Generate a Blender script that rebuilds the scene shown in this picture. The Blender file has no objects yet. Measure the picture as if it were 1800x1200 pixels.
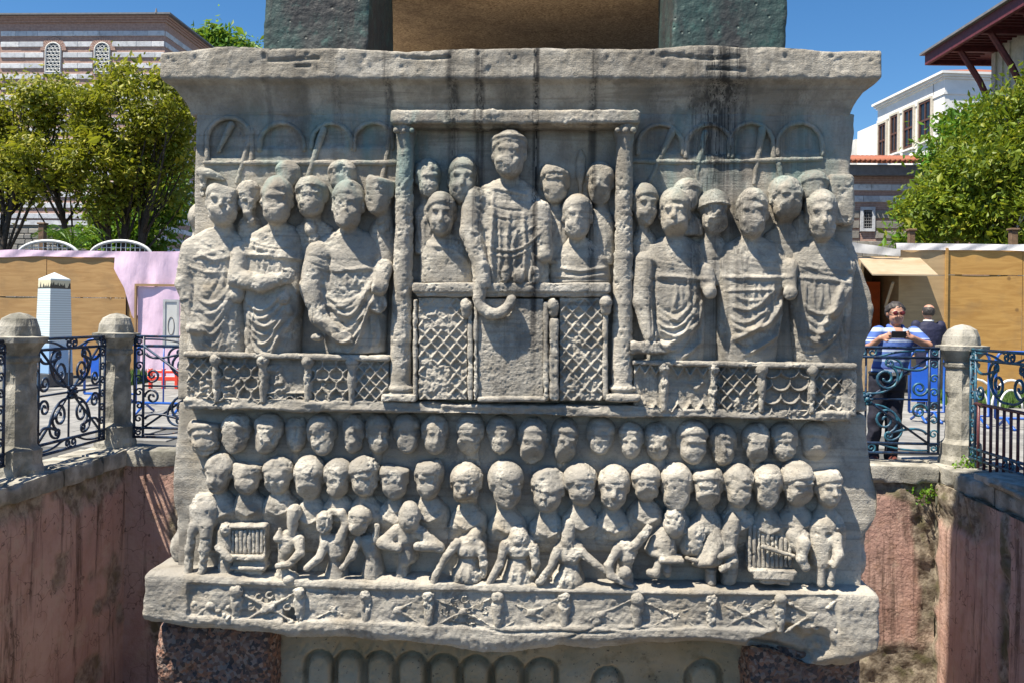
import bpy, math, random
import numpy as np

# ------------------------------------------------------------------ camera, sky, sun, exposure
scene = bpy.context.scene
FPX = 1560.0                      # focal length in photograph pixels (1800 wide)
HORIZON = 555.0
CAM = np.array([0.19, 0.0, 1.55])
YAW, ROLL = math.radians(3.0), 0.0132
_f = np.array([-math.sin(YAW), math.cos(YAW), 0.0])
_r = np.array([math.cos(YAW), math.sin(YAW), 0.0])
_u = np.array([0.0, 0.0, 1.0])
_R = _r * math.cos(ROLL) + _u * math.sin(ROLL)
_U = -_r * math.sin(ROLL) + _u * math.cos(ROLL)
cam_data = bpy.data.cameras.new('camera')
cam = bpy.data.objects.new('camera', cam_data)
scene.collection.objects.link(cam)
cam_data.sensor_width = 36.0
cam_data.lens = FPX / 1800 * 36
cam_data.shift_y = -(600 - HORIZON) / 1800
cam_data.clip_start = 0.05
cam_data.clip_end = 3000
from mathutils import Matrix, Vector
M4 = Matrix(((_R[0], _U[0], -_f[0], CAM[0]), (_R[1], _U[1], -_f[1], CAM[1]), (_R[2], _U[2], -_f[2], CAM[2]), (0, 0, 0, 1)))
cam.matrix_world = M4
scene.camera = cam

SUN = np.array([1.0, 0.69, -2.36])      # the way the light travels
SUN = SUN / np.linalg.norm(SUN)
world = bpy.data.worlds.new('World')
scene.world = world
world.use_nodes = True
wn = world.node_tree.nodes
wl = world.node_tree.links
bg = wn.get('Background') or wn.new('ShaderNodeBackground')
sky = wn.new('ShaderNodeTexSky')
sky.sky_type = 'NISHITA'
sky.sun_disc = False
sky.sun_elevation = math.asin(-SUN[2])
sky.sun_rotation = math.atan2(-SUN[0], -SUN[1])
sky.altitude = 0
sky.air_density = 1.0
sky.dust_density = 0.0
sky.ozone_density = 5.0
hs = wn.new('ShaderNodeHueSaturation')
hs.inputs['Saturation'].default_value = 1.22
wl.new(sky.outputs[0], hs.inputs['Color'])
wl.new(hs.outputs[0], bg.inputs[0])
bg.inputs[1].default_value = 0.07
sun_data = bpy.data.lights.new('sun', 'SUN')
sun = bpy.data.objects.new('sun', sun_data)
scene.collection.objects.link(sun)
sun_data.energy = 5.0
sun_data.angle = math.radians(0.5)
sun_data.color = (1.0, 0.915, 0.77)
sun.rotation_euler = Vector(SUN.tolist()).to_track_quat('-Z', 'Y').to_euler()
scene.view_settings.view_transform = 'Standard'
scene.view_settings.look = 'None'
scene.view_settings.exposure = 1.03
scene.view_settings.gamma = 1.0
scene.view_settings.use_curve_mapping = False

# ------------------------------------------------------------------ measuring helpers: photograph pixel -> point on a plane of the place
def ray(px, py):
    px = np.asarray(px, float); py = np.asarray(py, float)
    dx = px - 900.0; dy = HORIZON - py
    return _f * FPX + _R * dx[..., None] + _U * dy[..., None]
def PY(px, py, Y):
    d = ray(px, py); t = (Y - CAM[1]) / d[..., 1]
    return CAM + d * t[..., None]
def PX(px, py, X):
    d = ray(px, py); t = (X - CAM[0]) / d[..., 0]
    return CAM + d * t[..., None]
def PZ(px, py, Z):
    d = ray(px, py); t = (Z - CAM[2]) / d[..., 2]
    return CAM + d * t[..., None]
def topx(p):
    q = np.asarray(p, float) - CAM
    dep = q @ _f
    return 900 + FPX * (q @ _R) / dep, HORIZON - FPX * (q @ _U) / dep

# ------------------------------------------------------------------ noise
_rs = np.random.RandomState(7)
_LAT = _rs.rand(32, 32, 32).astype(np.float32)
def vnoise(p):
    p = np.asarray(p, np.float32)
    i = np.floor(p).astype(np.int32); f = p - i; f = f * f * (3 - 2 * f)
    i0 = i & 31; i1 = (i + 1) & 31
    x0, y0, z0 = i0[..., 0], i0[..., 1], i0[..., 2]; x1, y1, z1 = i1[..., 0], i1[..., 1], i1[..., 2]
    fx, fy, fz = f[..., 0], f[..., 1], f[..., 2]
    c00 = _LAT[x0, y0, z0] * (1 - fx) + _LAT[x1, y0, z0] * fx
    c10 = _LAT[x0, y1, z0] * (1 - fx) + _LAT[x1, y1, z0] * fx
    c01 = _LAT[x0, y0, z1] * (1 - fx) + _LAT[x1, y0, z1] * fx
    c11 = _LAT[x0, y1, z1] * (1 - fx) + _LAT[x1, y1, z1] * fx
    return (c00 * (1 - fy) + c10 * fy) * (1 - fz) + (c01 * (1 - fy) + c11 * fy) * fz - 0.5
def fbm(p, octv=3, gain=0.5):
    p = np.asarray(p, np.float32); s = 0; a = 1.0
    for o in range(octv):
        s = s + a * vnoise(p * (2.03 ** o) + 11.3 * o); a *= gain
    return s
def sstep(a, b, x):
    t = np.clip((x - a) / (b - a), 0, 1); return t * t * (3 - 2 * t)

# ------------------------------------------------------------------ object helpers
COL = scene.collection
def mesh_np(name, V, F, mat=None, smooth=True):
    V = np.asarray(V, np.float32); F = np.asarray(F, np.int32)
    me = bpy.data.meshes.new(name)
    n, k = F.shape
    me.vertices.add(len(V)); me.vertices.foreach_set('co', V.ravel())
    me.loops.add(n * k); me.loops.foreach_set('vertex_index', F.ravel())
    me.polygons.add(n)
    me.polygons.foreach_set('loop_start', np.arange(0, n * k, k, dtype=np.int32))
    me.polygons.foreach_set('loop_total', np.full(n, k, np.int32))
    me.polygons.foreach_set('use_smooth', np.full(n, bool(smooth)))
    me.update(calc_edges=True)
    if mat: me.materials.append(mat)
    return me
def mesh_py(name, V, F, mat=None, smooth=False):
    me = bpy.data.meshes.new(name)
    me.from_pydata([tuple(map(float, v)) for v in V], [], [tuple(map(int, f)) for f in F])
    if smooth: me.polygons.foreach_set('use_smooth', np.full(len(me.polygons), True))
    me.update()
    if mat: me.materials.append(mat)
    return me
def link(name, me, parent=None, loc=None, rot=None):
    o = bpy.data.objects.new(name, me); COL.objects.link(o)
    if parent is not None: o.parent = parent
    if loc is not None: o.location = loc
    if rot is not None: o.rotation_euler = rot
    return o
def empty(name, loc=(0, 0, 0), rz=0.0):
    o = bpy.data.objects.new(name, None); COL.objects.link(o)
    o.location = loc; o.rotation_euler = (0, 0, rz); o.empty_display_size = 0.2
    return o
def tag(o, label=None, cat=None, group=None, kind=None):
    if label: o['label'] = label
    if cat: o['category'] = cat
    if group: o['group'] = group
    if kind: o['kind'] = kind
    return o
class MB:
    """collects simple solids; build() links them as one mesh object"""
    def __init__(s): s.V = []; s.F = []
    def add(s, V, F):
        b = len(s.V); s.V += [tuple(v) for v in V]; s.F += [tuple(i + b for i in f) for f in F]; return s
    def box(s, x0, x1, y0, y1, z0, z1, bev=0.0):
        if bev <= 0:
            V = [(x, y, z) for x in (x0, x1) for y in (y0, y1) for z in (z0, z1)]
            F = [(0, 1, 3, 2), (4, 6, 7, 5), (0, 4, 5, 1), (2, 3, 7, 6), (0, 2, 6, 4), (1, 5, 7, 3)]
            return s.add(V, F)
        V = []; idx = {}
        cs = ((x0, x1), (y0, y1), (z0, z1))
        for a in (0, 1):
            for b in (0, 1):
                for c in (0, 1):
                    for ax in range(3):
                        p = []
                        for k, sel in enumerate((a, b, c)):
                            v = cs[k][sel]
                            if k != ax: v += bev if sel == 0 else -bev
                            p.append(v)
                        idx[(a, b, c, ax)] = len(V); V.append(p)
        F = []
        for ax in range(3):
            o1, o2 = [k for k in range(3) if k != ax]
            for sd in (0, 1):
                q = []
                for (m, n) in ((0, 0), (1, 0), (1, 1), (0, 1)):
                    c = [0, 0, 0]; c[ax] = sd; c[o1] = m; c[o2] = n; q.append(idx[tuple(c) + (ax,)])
                flip = (sd == 0) ^ (ax == 1)
                F.append(tuple(q[::-1]) if flip else tuple(q))
        for ax in range(3):
            o1, o2 = [k for k in range(3) if k != ax]
            for m in (0, 1):
                for n in (0, 1):
                    c0 = [0, 0, 0]; c1 = [0, 0, 0]; c1[ax] = 1
                    c0[o1] = c1[o1] = m; c0[o2] = c1[o2] = n
                    F.append((idx[tuple(c0) + (o1,)], idx[tuple(c1) + (o1,)], idx[tuple(c1) + (o2,)], idx[tuple(c0) + (o2,)]))
        for a in (0, 1):
            for b in (0, 1):
                for c in (0, 1):
                    F.append((idx[(a, b, c, 0)], idx[(a, b, c, 1)], idx[(a, b, c, 2)]))
        return s.add(V, F)
    def prism(s, poly, axis, a, b):
        """polygon (2-D list) extruded along axis 'x','y','z' between a and b"""
        n = len(poly); V = []
        for t in (a, b):
            for (p, q) in poly:
                V.append((t, p, q) if axis == 'x' else (p, t, q) if axis == 'y' else (p, q, t))
        F = [tuple(range(n))[::-1], tuple(range(n, 2 * n))] + [(i, (i + 1) % n, n + (i + 1) % n, n + i) for i in range(n)]
        return s.add(V, F)
    def tube(s, pts, r, n=6, closed=False, cap=True):
        pts = np.asarray(pts, float); N = len(pts)
        rr = np.full(N, r) if np.isscalar(r) else np.asarray(r, float)
        T = np.gradient(pts, axis=0)
        if closed: T = np.roll(pts, -1, 0) - np.roll(pts, 1, 0)
        T /= np.linalg.norm(T, axis=1)[:, None] + 1e-9
        ref = np.array([0.0, 0, 1]) if abs(T[0][2]) < 0.9 else np.array([1.0, 0, 0])
        V = []; A = np.cross(T[0], ref); A /= np.linalg.norm(A)
        for i in range(N):
            A = A - T[i] * (A @ T[i]); A /= np.linalg.norm(A) + 1e-9
            B = np.cross(T[i], A)
            for k in range(n):
                a = 2 * math.pi * k / n
                V.append(pts[i] + rr[i] * (math.cos(a) * A + math.sin(a) * B))
        F = []
        for i in range(N if closed else N - 1):
            j = (i + 1) % N
            for k in range(n):
                F.append((i * n + k, i * n + (k + 1) % n, j * n + (k + 1) % n, j * n + k))
        if cap and not closed:
            F.append(tuple(range(n))[::-1]); F.append(tuple(range((N - 1) * n, N * n)))
        return s.add(V, F)
    def lathe(s, prof, n=24, c=(0, 0, 0), ang0=0.0, a1=2 * math.pi):
        V = []; F = []
        for (r, z) in prof:
            for k in range(n):
                a = ang0 + 2 * math.pi * k / n
                V.append((c[0] + r * math.cos(a), c[1] + r * math.sin(a), c[2] + z))
        for i in range(len(prof) - 1):
            for k in range(n):
                F.append((i * n + k, i * n + (k + 1) % n, (i + 1) * n + (k + 1) % n, (i + 1) * n + k))
        F.append(tuple(range(n))[::-1]); F.append(tuple(range((len(prof) - 1) * n, len(prof) * n)))
        return s.add(V, F)
    def mesh(s, name, mat=None, smooth=False): return mesh_py(name, s.V, s.F, mat, smooth)
    def build(s, name, mat=None, parent=None, smooth=False, loc=None, rot=None):
        return link(name, s.mesh(name, mat, smooth), parent, loc, rot)

# ------------------------------------------------------------------ node helpers
class NT:
    def __init__(s, name):
        s.m = bpy.data.materials.new(name); s.m.use_nodes = True
        s.t = s.m.node_tree; s.n = s.t.nodes; s.l = s.t.links
        s.b = s.n['Principled BSDF']; s.out = s.n['Material Output']
        s.geo = s.n.new('ShaderNodeNewGeometry')
        s.tc = s.n.new('ShaderNodeTexCoord')
    def put(s, sock, v):
        if hasattr(v, 'links') or isinstance(v, bpy.types.NodeSocket): s.l.new(v, sock)
        elif isinstance(v, (tuple, list)) and len(v) == 3 and sock.type == 'RGBA': sock.default_value = (*v, 1)
        else: sock.default_value = v
    def map(s, scale=(1, 1, 1), src=None, loc=(0, 0, 0), rot=(0, 0, 0)):
        m = s.n.new('ShaderNodeMapping'); s.l.new(src or s.geo.outputs['Position'], m.inputs[0])
        m.inputs['Scale'].default_value = scale; m.inputs['Location'].default_value = loc; m.inputs['Rotation'].default_value = rot
        return m.outputs[0]
    def noise(s, scale, detail=4, rough=0.55, vec=None, dist=0.0, out=0):
        n = s.n.new('ShaderNodeTexNoise'); s.l.new(vec or s.geo.outputs['Position'], n.inputs['Vector'])
        n.inputs['Scale'].default_value = scale; n.inputs['Detail'].default_value = detail
        n.inputs['Roughness'].default_value = rough; n.inputs['Distortion'].default_value = dist
        return n.outputs[out]
    def vor(s, scale, vec=None, feature='F1', out='Distance'):
        n = s.n.new('ShaderNodeTexVoronoi'); n.feature = feature
        s.l.new(vec or s.geo.outputs['Position'], n.inputs['Vector']); n.inputs['Scale'].default_value = scale
        return n.outputs[out]
    def math(s, op, a, b=0.0, c=0.0, clamp=False):
        n = s.n.new('ShaderNodeMath'); n.operation = op; n.use_clamp = clamp
        s.put(n.inputs[0], a); s.put(n.inputs[1], b); s.put(n.inputs[2], c); return n.outputs[0]
    def ramp(s, fac, a, b, lo=0.0, hi=1.0):
        n = s.n.new('ShaderNodeMapRange'); n.interpolation_type = 'SMOOTHSTEP'
        s.put(n.inputs[0], fac); n.inputs[1].default_value = a; n.inputs[2].default_value = b
        n.inputs[3].default_value = lo; n.inputs[4].default_value = hi
        return n.outputs[0]
    def mix(s, fac, a, b, mode='MIX'):
        n = s.n.new('ShaderNodeMix'); n.data_type = 'RGBA'; n.blend_type = mode
        s.put(n.inputs[0], fac); s.put(n.inputs[6], a); s.put(n.inputs[7], b); return n.outputs[2]
    def xyz(s, vec=None):
        n = s.n.new('ShaderNodeSeparateXYZ'); s.l.new(vec or s.geo.outputs['Position'], n.inputs[0]); return n.outputs
    def color(s, c): s.put(s.b.inputs['Base Color'], c); return s
    def rough(s, r): s.put(s.b.inputs['Roughness'], r); return s
    def bump(s, h, strength=0.5, dist=0.01):
        n = s.n.new('ShaderNodeBump'); s.put(n.inputs['Height'], h); n.inputs['Strength'].default_value = strength
        n.inputs['Distance'].default_value = dist; s.l.new(n.outputs[0], s.b.inputs['Normal']); return s
    def isl(s): return s.geo.outputs['Random Per Island']
    def objrand(s):
        n = s.n.new('ShaderNodeObjectInfo'); return n.outputs['Random']
    def attr(s, name):
        n = s.n.new('ShaderNodeAttribute'); n.attribute_name = name; return n.outputs['Fac']
    def spec(s, v): s.b.inputs['Specular IOR Level'].default_value = v; return s
def flat(name, col, rough=0.7, metal=0.0, var=0.12, scale=6.0, bump=0.0, bscale=60.0, spec=0.5):
    t = NT(name); n = t.noise(scale, 4)
    t.color(t.mix(t.ramp(n, 0.3, 0.7), tuple(c * (1 - var) for c in col), tuple(min(1, c * (1 + var)) for c in col))).rough(rough).spec(spec)
    t.b.inputs['Metallic'].default_value = metal
    if bump: t.bump(t.noise(bscale, 5), bump, 0.01)
    return t.m
# ================================================================== carved pedestal
YBG, YM = 3.715, 3.66            # back plane of the carving; plane the carving is measured on
PXS = YM / FPX                   # metres per photograph pixel there
def relief_world(u, v, w):
    p = PY(u, v, np.full(np.shape(u), YM))
    p[..., 1] = YBG - w * PXS
    return p

def stone_mat():
    t = NT('weathered_marble')
    P = t.xyz()
    big = t.noise(1.7, 5, 0.6); mid = t.noise(9, 5, 0.6)
    c = t.mix(t.ramp(big, 0.36, 0.64), (0.31, 0.29, 0.255), (0.53, 0.49, 0.42))
    c = t.mix(t.ramp(mid, 0.46, 0.70, 0, 0.75), c, (0.33, 0.295, 0.24))
    c = t.mix(t.ramp(t.noise(5.5, 6, 0.7, t.map((1, 1, 1.6), loc=(9, 2, 5))), 0.55, 0.72, 0, 0.7), c, (0.26, 0.235, 0.20))
    c = t.mix(t.math('MULTIPLY', t.attr('fresh'), 0.65), c, (0.62, 0.58, 0.50))
    crust = t.math('MULTIPLY', t.ramp(t.noise(2.4, 7, 0.72, t.map((1, 1, 0.8), loc=(3, 3, 8))), 0.53, 0.60), t.ramp(t.noise(9, 5, 0.7), 0.36, 0.56))
    c = t.mix(t.math('MULTIPLY', crust, 0.7), c, (0.19, 0.175, 0.155))
    c = t.mix(t.ramp(t.noise(1.5, 6, 0.7, t.map((1, 1, 1.3), loc=(7, 1, 1))), 0.56, 0.66, 0, 0.5), c, (0.62, 0.59, 0.53))
    vein = t.noise(1.0, 4, 0.6, t.map((1.2, 1.2, 26), rot=(0, 0.03, 0)), 0.8)      # bedding of the marble
    c = t.mix(t.ramp(vein, 0.52, 0.66, 0, 0.55), c, (0.24, 0.22, 0.19))
    ochre = t.noise(3.1, 4, 0.6, t.map((1, 1, 1), loc=(4, 1, 2)))
    c = t.mix(t.ramp(ochre, 0.58, 0.78, 0, 0.5), c, (0.42, 0.33, 0.21))
    speck = t.noise(110, 4, 0.75)
    c = t.mix(t.ramp(speck, 0.50, 0.72, 0, 0.5), c, (0.22, 0.205, 0.19))
    c = t.mix(t.ramp(t.noise(26, 5, 0.7), 0.52, 0.74, 0, 0.42), c, (0.26, 0.245, 0.22))
    top_brown = t.math('MULTIPLY', t.ramp(P[2], 1.9, 2.25), t.ramp(t.noise(3.0, 6, 0.7, t.map((1.6, 1.6, 0.5), loc=(2, 6, 3))), 0.36, 0.62))  # mottled brown darkening that sets in towards the top of the pedestal
    c = t.mix(t.math('MULTIPLY', top_brown, 0.55), c, (0.17, 0.15, 0.12))
    # copper run-off below the bronze cubes
    gx = t.math('ADD', t.ramp(t.math('ABSOLUTE', t.math('ADD', P[0], 0.72)), 0.25, 0.75, 1, 0), t.ramp(t.math('ABSOLUTE', t.math('SUBTRACT', P[0], 0.95)), 0.2, 0.7, 1, 0))
    gz = t.math('MULTIPLY', t.ramp(P[2], 1.95, 2.15), t.ramp(P[2], 2.36, 2.46, 1, 0))
    gn = t.ramp(t.noise(5, 4, 0.6, t.map((2, 2, 0.7))), 0.40, 0.68)
    c = t.mix(t.math('MULTIPLY', t.math('MULTIPLY', gx, gz), t.math('MULTIPLY', gn, 0.6)), c, (0.17, 0.30, 0.29))
    # rain streaks: black runs at the places where water comes off the cornice
    st = t.noise(1.0, 3, 0.6, t.map((34, 34, 0.35)), 0.0)
    fine = t.noise(1.0, 2, 0.6, t.map((130, 130, 0.45)), 0.03)
    sm = None
    for (cx, wd, zlo, amt) in STREAKS:
        g = t.ramp(t.math('ABSOLUTE', t.math('SUBTRACT', P[0], cx)), wd * 0.3, wd, amt, 0)
        g = t.math('MULTIPLY', g, t.ramp(P[2], zlo, zlo + 0.5))
        sm = g if sm is None else t.math('MAXIMUM', sm, g)
    front = t.ramp(P[1], 3.85, 3.95, 1, 0)
    pat = t.math('MAXIMUM', t.ramp(st, 0.36, 0.66, 0.25, 1.0), t.ramp(fine, 0.52, 0.60))
    sm = t.math('MULTIPLY', t.math('MULTIPLY', sm, pat), front)
    c = t.mix(t.math('MULTIPLY', sm, 0.95), c, (0.028, 0.027, 0.028))
    t.color(c).rough(t.ramp(mid, 0.3, 0.7, 0.72, 0.9)).spec(0.25)
    h = t.math('ADD', t.math('MULTIPLY', t.noise(75, 6, 0.75), 1.0), t.math('MULTIPLY', t.ramp(t.vor(110), 0.0, 0.30), 0.30))
    h = t.math('ADD', h, t.math('MULTIPLY', t.noise(1.0, 4, 0.65, t.map((3, 3, 90)), 0.5), 0.35))
    t.bump(h, 0.7, 0.014)
    return t.m
_sx = lambda px: float(PY(np.array(px), np.array(300), np.array(3.68))[0])
STREAKS = [(_sx(1266), 0.13, 1.75, 0.95), (_sx(1268), 0.05, 0.2, 0.5), (_sx(1300), 0.05, 1.2, 0.6), (_sx(1222), 0.05, 1.2, 0.6), (_sx(795), 0.035, 1.6, 0.8), (_sx(842), 0.03, 1.6, 0.9), (_sx(941), 0.02, 1.1, 1.0),
           (_sx(1041), 0.025, 1.3, 0.8), (_sx(683), 0.03, 1.9, 0.7), (_sx(590), 0.03, 2.0, 0.45), (_sx(470), 0.02, 1.9, 0.35), (_sx(530), 0.04, 1.0, 0.25), (_sx(1400), 0.12, 0.8, 0.28), (_sx(1150), 0.06, 0.7, 0.3), (_sx(900), 0.08, 0.9, 0.3)]
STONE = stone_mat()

# ------------------------------------------------------------------ sculpting in a distance field (u right, w out of the wall, v down; photograph pixels)
VOX = 2.0
class Sculpt:
    def __init__(s, u0, u1, v0, v1, w0=-6.0, w1=62.0, h=VOX):
        s.h = h
        s.u = np.arange(u0, u1 + h, h, dtype=np.float32); s.w = np.arange(w0, w1 + h, h, dtype=np.float32); s.v = np.arange(v0, v1 + h, h, dtype=np.float32)
        s.D = np.full((len(s.u), len(s.w), len(s.v)), 40.0, np.float32)
        s.tor = None; s.ridges = []
    def sub_ix(s, lo, hi):
        sl = []
        for ax, a, b in zip((s.u, s.w, s.v), lo, hi):
            i0 = int(np.clip(np.searchsorted(ax, a), 0, len(ax))); i1 = int(np.clip(np.searchsorted(ax, b), 0, len(ax))); sl.append(slice(i0, i1))
        return tuple(sl)
    def apply(s, lo, hi, fn, k=3.0, op='+', m=None):
        m = 3 * s.h + k if m is None else m
        sl = s.sub_ix([a - m for a in lo], [a + m for a in hi])
        if any(q.stop <= q.start for q in sl): return
        U = s.u[sl[0]][:, None, None]; W = s.w[sl[1]][None, :, None]; V = s.v[sl[2]][None, None, :]
        d = fn(U, W, V); a = s.D[sl]
        if op == '+':
            hh = np.clip(0.5 + 0.5 * (a - d) / k, 0, 1); s.D[sl] = a * (1 - hh) + d * hh - k * hh * (1 - hh)
        else:
            d = -d; hh = np.clip(0.5 - 0.5 * (a - d) / k, 0, 1); s.D[sl] = a * (1 - hh) + d * hh + k * hh * (1 - hh)
    def ell(s, c, r, k=3.0, op='+', rot=0.0):
        cr, sr = math.cos(rot), math.sin(rot); R = max(r[0], r[2]) if rot else None
        lo = (c[0] - (R or r[0]), c[1] - r[1], c[2] - (R or r[2])); hi = (c[0] + (R or r[0]), c[1] + r[1], c[2] + (R or r[2]))
        mn = min(r)
        def fn(U, W, V):
            x = U - c[0]; z = V - c[2]
            if rot: x, z = x * cr + z * sr, -x * sr + z * cr
            return (np.sqrt((x / r[0]) ** 2 + ((W - c[1]) / r[1]) ** 2 + (z / r[2]) ** 2) - 1) * mn
        s.apply(lo, hi, fn, k, op); return s
    def cap(s, a, b, ra, rb=None, k=3.0, op='+'):
        rb = ra if rb is None else rb; a = np.array(a, np.float32); b = np.array(b, np.float32)
        R = max(ra, rb); ba = b - a; L2 = float(ba @ ba) + 1e-6
        def fn(U, W, V):
            x = U - a[0]; y = W - a[1]; z = V - a[2]
            t = np.clip((x * ba[0] + y * ba[1] + z * ba[2]) / L2, 0, 1)
            return np.sqrt((x - t * ba[0]) ** 2 + (y - t * ba[1]) ** 2 + (z - t * ba[2]) ** 2) - (ra + (rb - ra) * t)
        s.apply(np.minimum(a, b) - R, np.maximum(a, b) + R, fn, k, op); return s
    def limb(s, pts, k=3.0):
        for p, q in zip(pts[:-1], pts[1:]): s.cap(p[:3], q[:3], p[3], q[3], k)
        return s
    def box(s, c, hs, r=2.0, k=2.0, op='+', rot=0.0):
        cr, sr = math.cos(rot), math.sin(rot); R = (hs[0] + hs[2]) if rot else 0
        lo = (c[0] - max(hs[0], R), c[1] - hs[1], c[2] - max(hs[2], R)); hi = (c[0] + max(hs[0], R), c[1] + hs[1], c[2] + max(hs[2], R))
        def fn(U, W, V):
            x = U - c[0]; z = V - c[2]
            if rot: x, z = x * cr + z * sr, -x * sr + z * cr
            qx = np.abs(x) - hs[0] + r; qy = np.abs(W - c[1]) - hs[1] + r; qz = np.abs(z) - hs[2] + r
            return np.sqrt(np.maximum(qx, 0) ** 2 + np.maximum(qy, 0) ** 2 + np.maximum(qz, 0) ** 2) + np.minimum(np.maximum(qx, np.maximum(qy, qz)), 0) - r
        s.apply(lo, hi, fn, k, op); return s
    def torso(s, ctrl, w0=0.0, ex=2.4, k=4.0, cap=5.0):
        """ctrl rows: (v, centre u, half width, depth)"""
        c = np.array(ctrl, np.float32); s.tor = (c, w0, ex)
        vv = c[:, 0]
        lo = ((c[:, 1] - c[:, 2]).min(), w0 - 4, vv[0]); hi = ((c[:, 1] + c[:, 2]).max(), w0 + c[:, 3].max(), vv[-1])
        def fn(U, W, V):
            cu = np.interp(V, vv, c[:, 1]).astype(np.float32); hw = np.interp(V, vv, c[:, 2]).astype(np.float32); dw = np.interp(V, vv, c[:, 3]).astype(np.float32)
            x = np.abs(U - cu) / hw; y = np.maximum(W - w0, 0) / dw
            q = (x ** ex + y ** ex) ** (1 / ex)
            d = (q - 1) * np.minimum(hw, dw) * 0.9
            e = np.maximum(vv[0] - V, V - vv[-1])
            hh = np.clip(0.5 + 0.5 * (d - e) / cap, 0, 1)
            return e * (1 - hh) + d * hh + cap * hh * (1 - hh)
        s.apply(lo, hi, fn, k); return s
    def surf(s, u, v):
        c, w0, ex = s.tor
        cu = np.interp(v, c[:, 0], c[:, 1]); hw = np.interp(v, c[:, 0], c[:, 2]); dw = np.interp(v, c[:, 0], c[:, 3])
        return w0 + dw * np.maximum(1 - (np.abs(u - cu) / hw) ** ex, 0.0) ** (1 / ex)
    def fold(s, pts, amp=3.0, sig=2.6, wmin=6): s.ridges.append((np.array(pts, np.float32), amp, sig, wmin)); return s
    def swags(s, u0, u1, v0, n, dv, sag, amp=3.2, sig=2.5, tilt=0.0):
        t = np.linspace(-1, 1, 13); q = random.Random(int(u0 + v0))
        for i in range(n):
            f = 1 - 0.06 * i + q.uniform(-0.10, 0.06); sh = q.uniform(-0.12, 0.12)
            s.fold(np.stack([(u0 + u1) / 2 + (t + sh * (1 - t * t)) * (u1 - u0) / 2 * f, v0 + (i + q.uniform(-0.22, 0.22)) * dv + sag * (1 - np.abs(t) ** q.uniform(1.6, 2.4)) * (1 + 0.05 * i) * q.uniform(0.88, 1.12) + tilt * t], 1), amp * q.uniform(0.55, 1.15), sig * q.uniform(0.8, 1.3))
        return s
    def robe(s, u0, u1, v0, v1, seed):
        """many unequal folds over a robe: shallow hollows on the chest, hanging curves below, long falls at the sides"""
        q = random.Random(seed); c = (u0 + u1) / 2; hw = (u1 - u0) / 2; H = v1 - v0; t = np.linspace(-1, 1, 9)
        for i in range(9):
            v = v0 + H * (0.02 + 0.28 * q.random()); a = q.uniform(-0.5, 0.1) * hw; b = q.uniform(0.3, 0.9) * hw
            s.fold(np.stack([c + a + t * b, v + q.uniform(2, 9) * (1 - t * t) + q.uniform(2, 14) * t], 1), q.uniform(-2.2, 1.8), q.uniform(1.6, 2.6))
        for i in range(11):
            v = v0 + H * (0.38 + 0.45 * q.random()); b = q.uniform(0.35, 0.8) * hw; sg = q.uniform(10, 30)
            s.fold(np.stack([c + q.uniform(-0.2, 0.25) * hw + t * b, v + sg * (1 - np.abs(t) ** 1.8) - q.uniform(4, 16) * t], 1), q.uniform(-2.8, 2.6), q.uniform(1.5, 2.6))
        for i in range(9):
            u = c + q.choice((-1, 1, 1)) * hw * q.uniform(0.5, 0.95); v = v0 + H * q.uniform(0.45, 0.7)
            s.fold([(u, v), (u + q.uniform(-5, 5), v + H * 0.15), (u + q.uniform(-9, 5), min(v1, v + H * q.uniform(0.25, 0.45)))], q.uniform(-3.0, 2.4), q.uniform(1.5, 2.4))
        return s
    def drops(s, us, v0, v1, amp=3.0, sig=2.4, lean=0.0):
        q = random.Random(int(us[0] + v0))
        for u in us:
            j = [q.uniform(-2.6, 2.6) for _ in range(3)]; s.fold([(u + j[0], v0 + q.uniform(-4, 6)), (u + lean * 0.5 + j[1], (v0 + v1) / 2), (u + lean + 1.5 * j[2], v1 + q.uniform(-9, 8))], amp * q.uniform(0.35, 0.95), sig * q.uniform(0.8, 1.35))
        return s
    def head(s, cu, cv, H, W=None,  cw=18.0, yaw=0.0, pitch=0.0, roll=0.0, hair='cap', dmg=(), neck=True, feat=1.0, fringe=0.0, sd=None):
        R_ = random.Random(sd if sd is not None else int(cu * 7 + cv)); J = (lambda a: R_.uniform(-a, a)) if H > 5 else (lambda a: 0.0)
        wx = 1.0 if W is None else W / (0.80 * H)
        cy, sy = math.cos(yaw), math.sin(yaw); cp, sp = math.cos(pitch), math.sin(pitch); cr, sr = math.cos(roll), math.sin(roll)
        R = 0.72 * H
        sl = s.sub_ix((cu - R, cw - R, cv - R), (cu + R, cw + R, cv + R * (1.25 if neck else 1)))
        x = (s.u[sl[0]][:, None, None] - cu) / H; y = (s.w[sl[1]][None, :, None] - cw) / H; z = -(s.v[sl[2]][None, None, :] - cv) / H
        x, z = x * cr + z * sr, -x * sr + z * cr
        y, z = y * cp - z * sp, y * sp + z * cp
        x, y = x * cy - y * sy, x * sy + y * cy
        x = x / wx
        def E(c, r): return (np.sqrt(((x - c[0]) / r[0]) ** 2 + ((y - c[1]) / r[1]) ** 2 + ((z - c[2]) / r[2]) ** 2) - 1) * min(r)
        def C(a, b, ra, rb):
            ba = np.array(b) - np.array(a); t = np.clip(((x - a[0]) * ba[0] + (y - a[1]) * ba[1] + (z - a[2]) * ba[2]) / (ba @ ba), 0, 1)
            return np.sqrt((x - a[0] - t * ba[0]) ** 2 + (y - a[1] - t * ba[1]) ** 2 + (z - a[2] - t * ba[2]) ** 2) - (ra + (rb - ra) * t)
        def sm(a, b, k):
            h = np.clip(0.5 + 0.5 * (a - b) / k, 0, 1); return a * (1 - h) + b * h - k * h * (1 - h)
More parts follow.
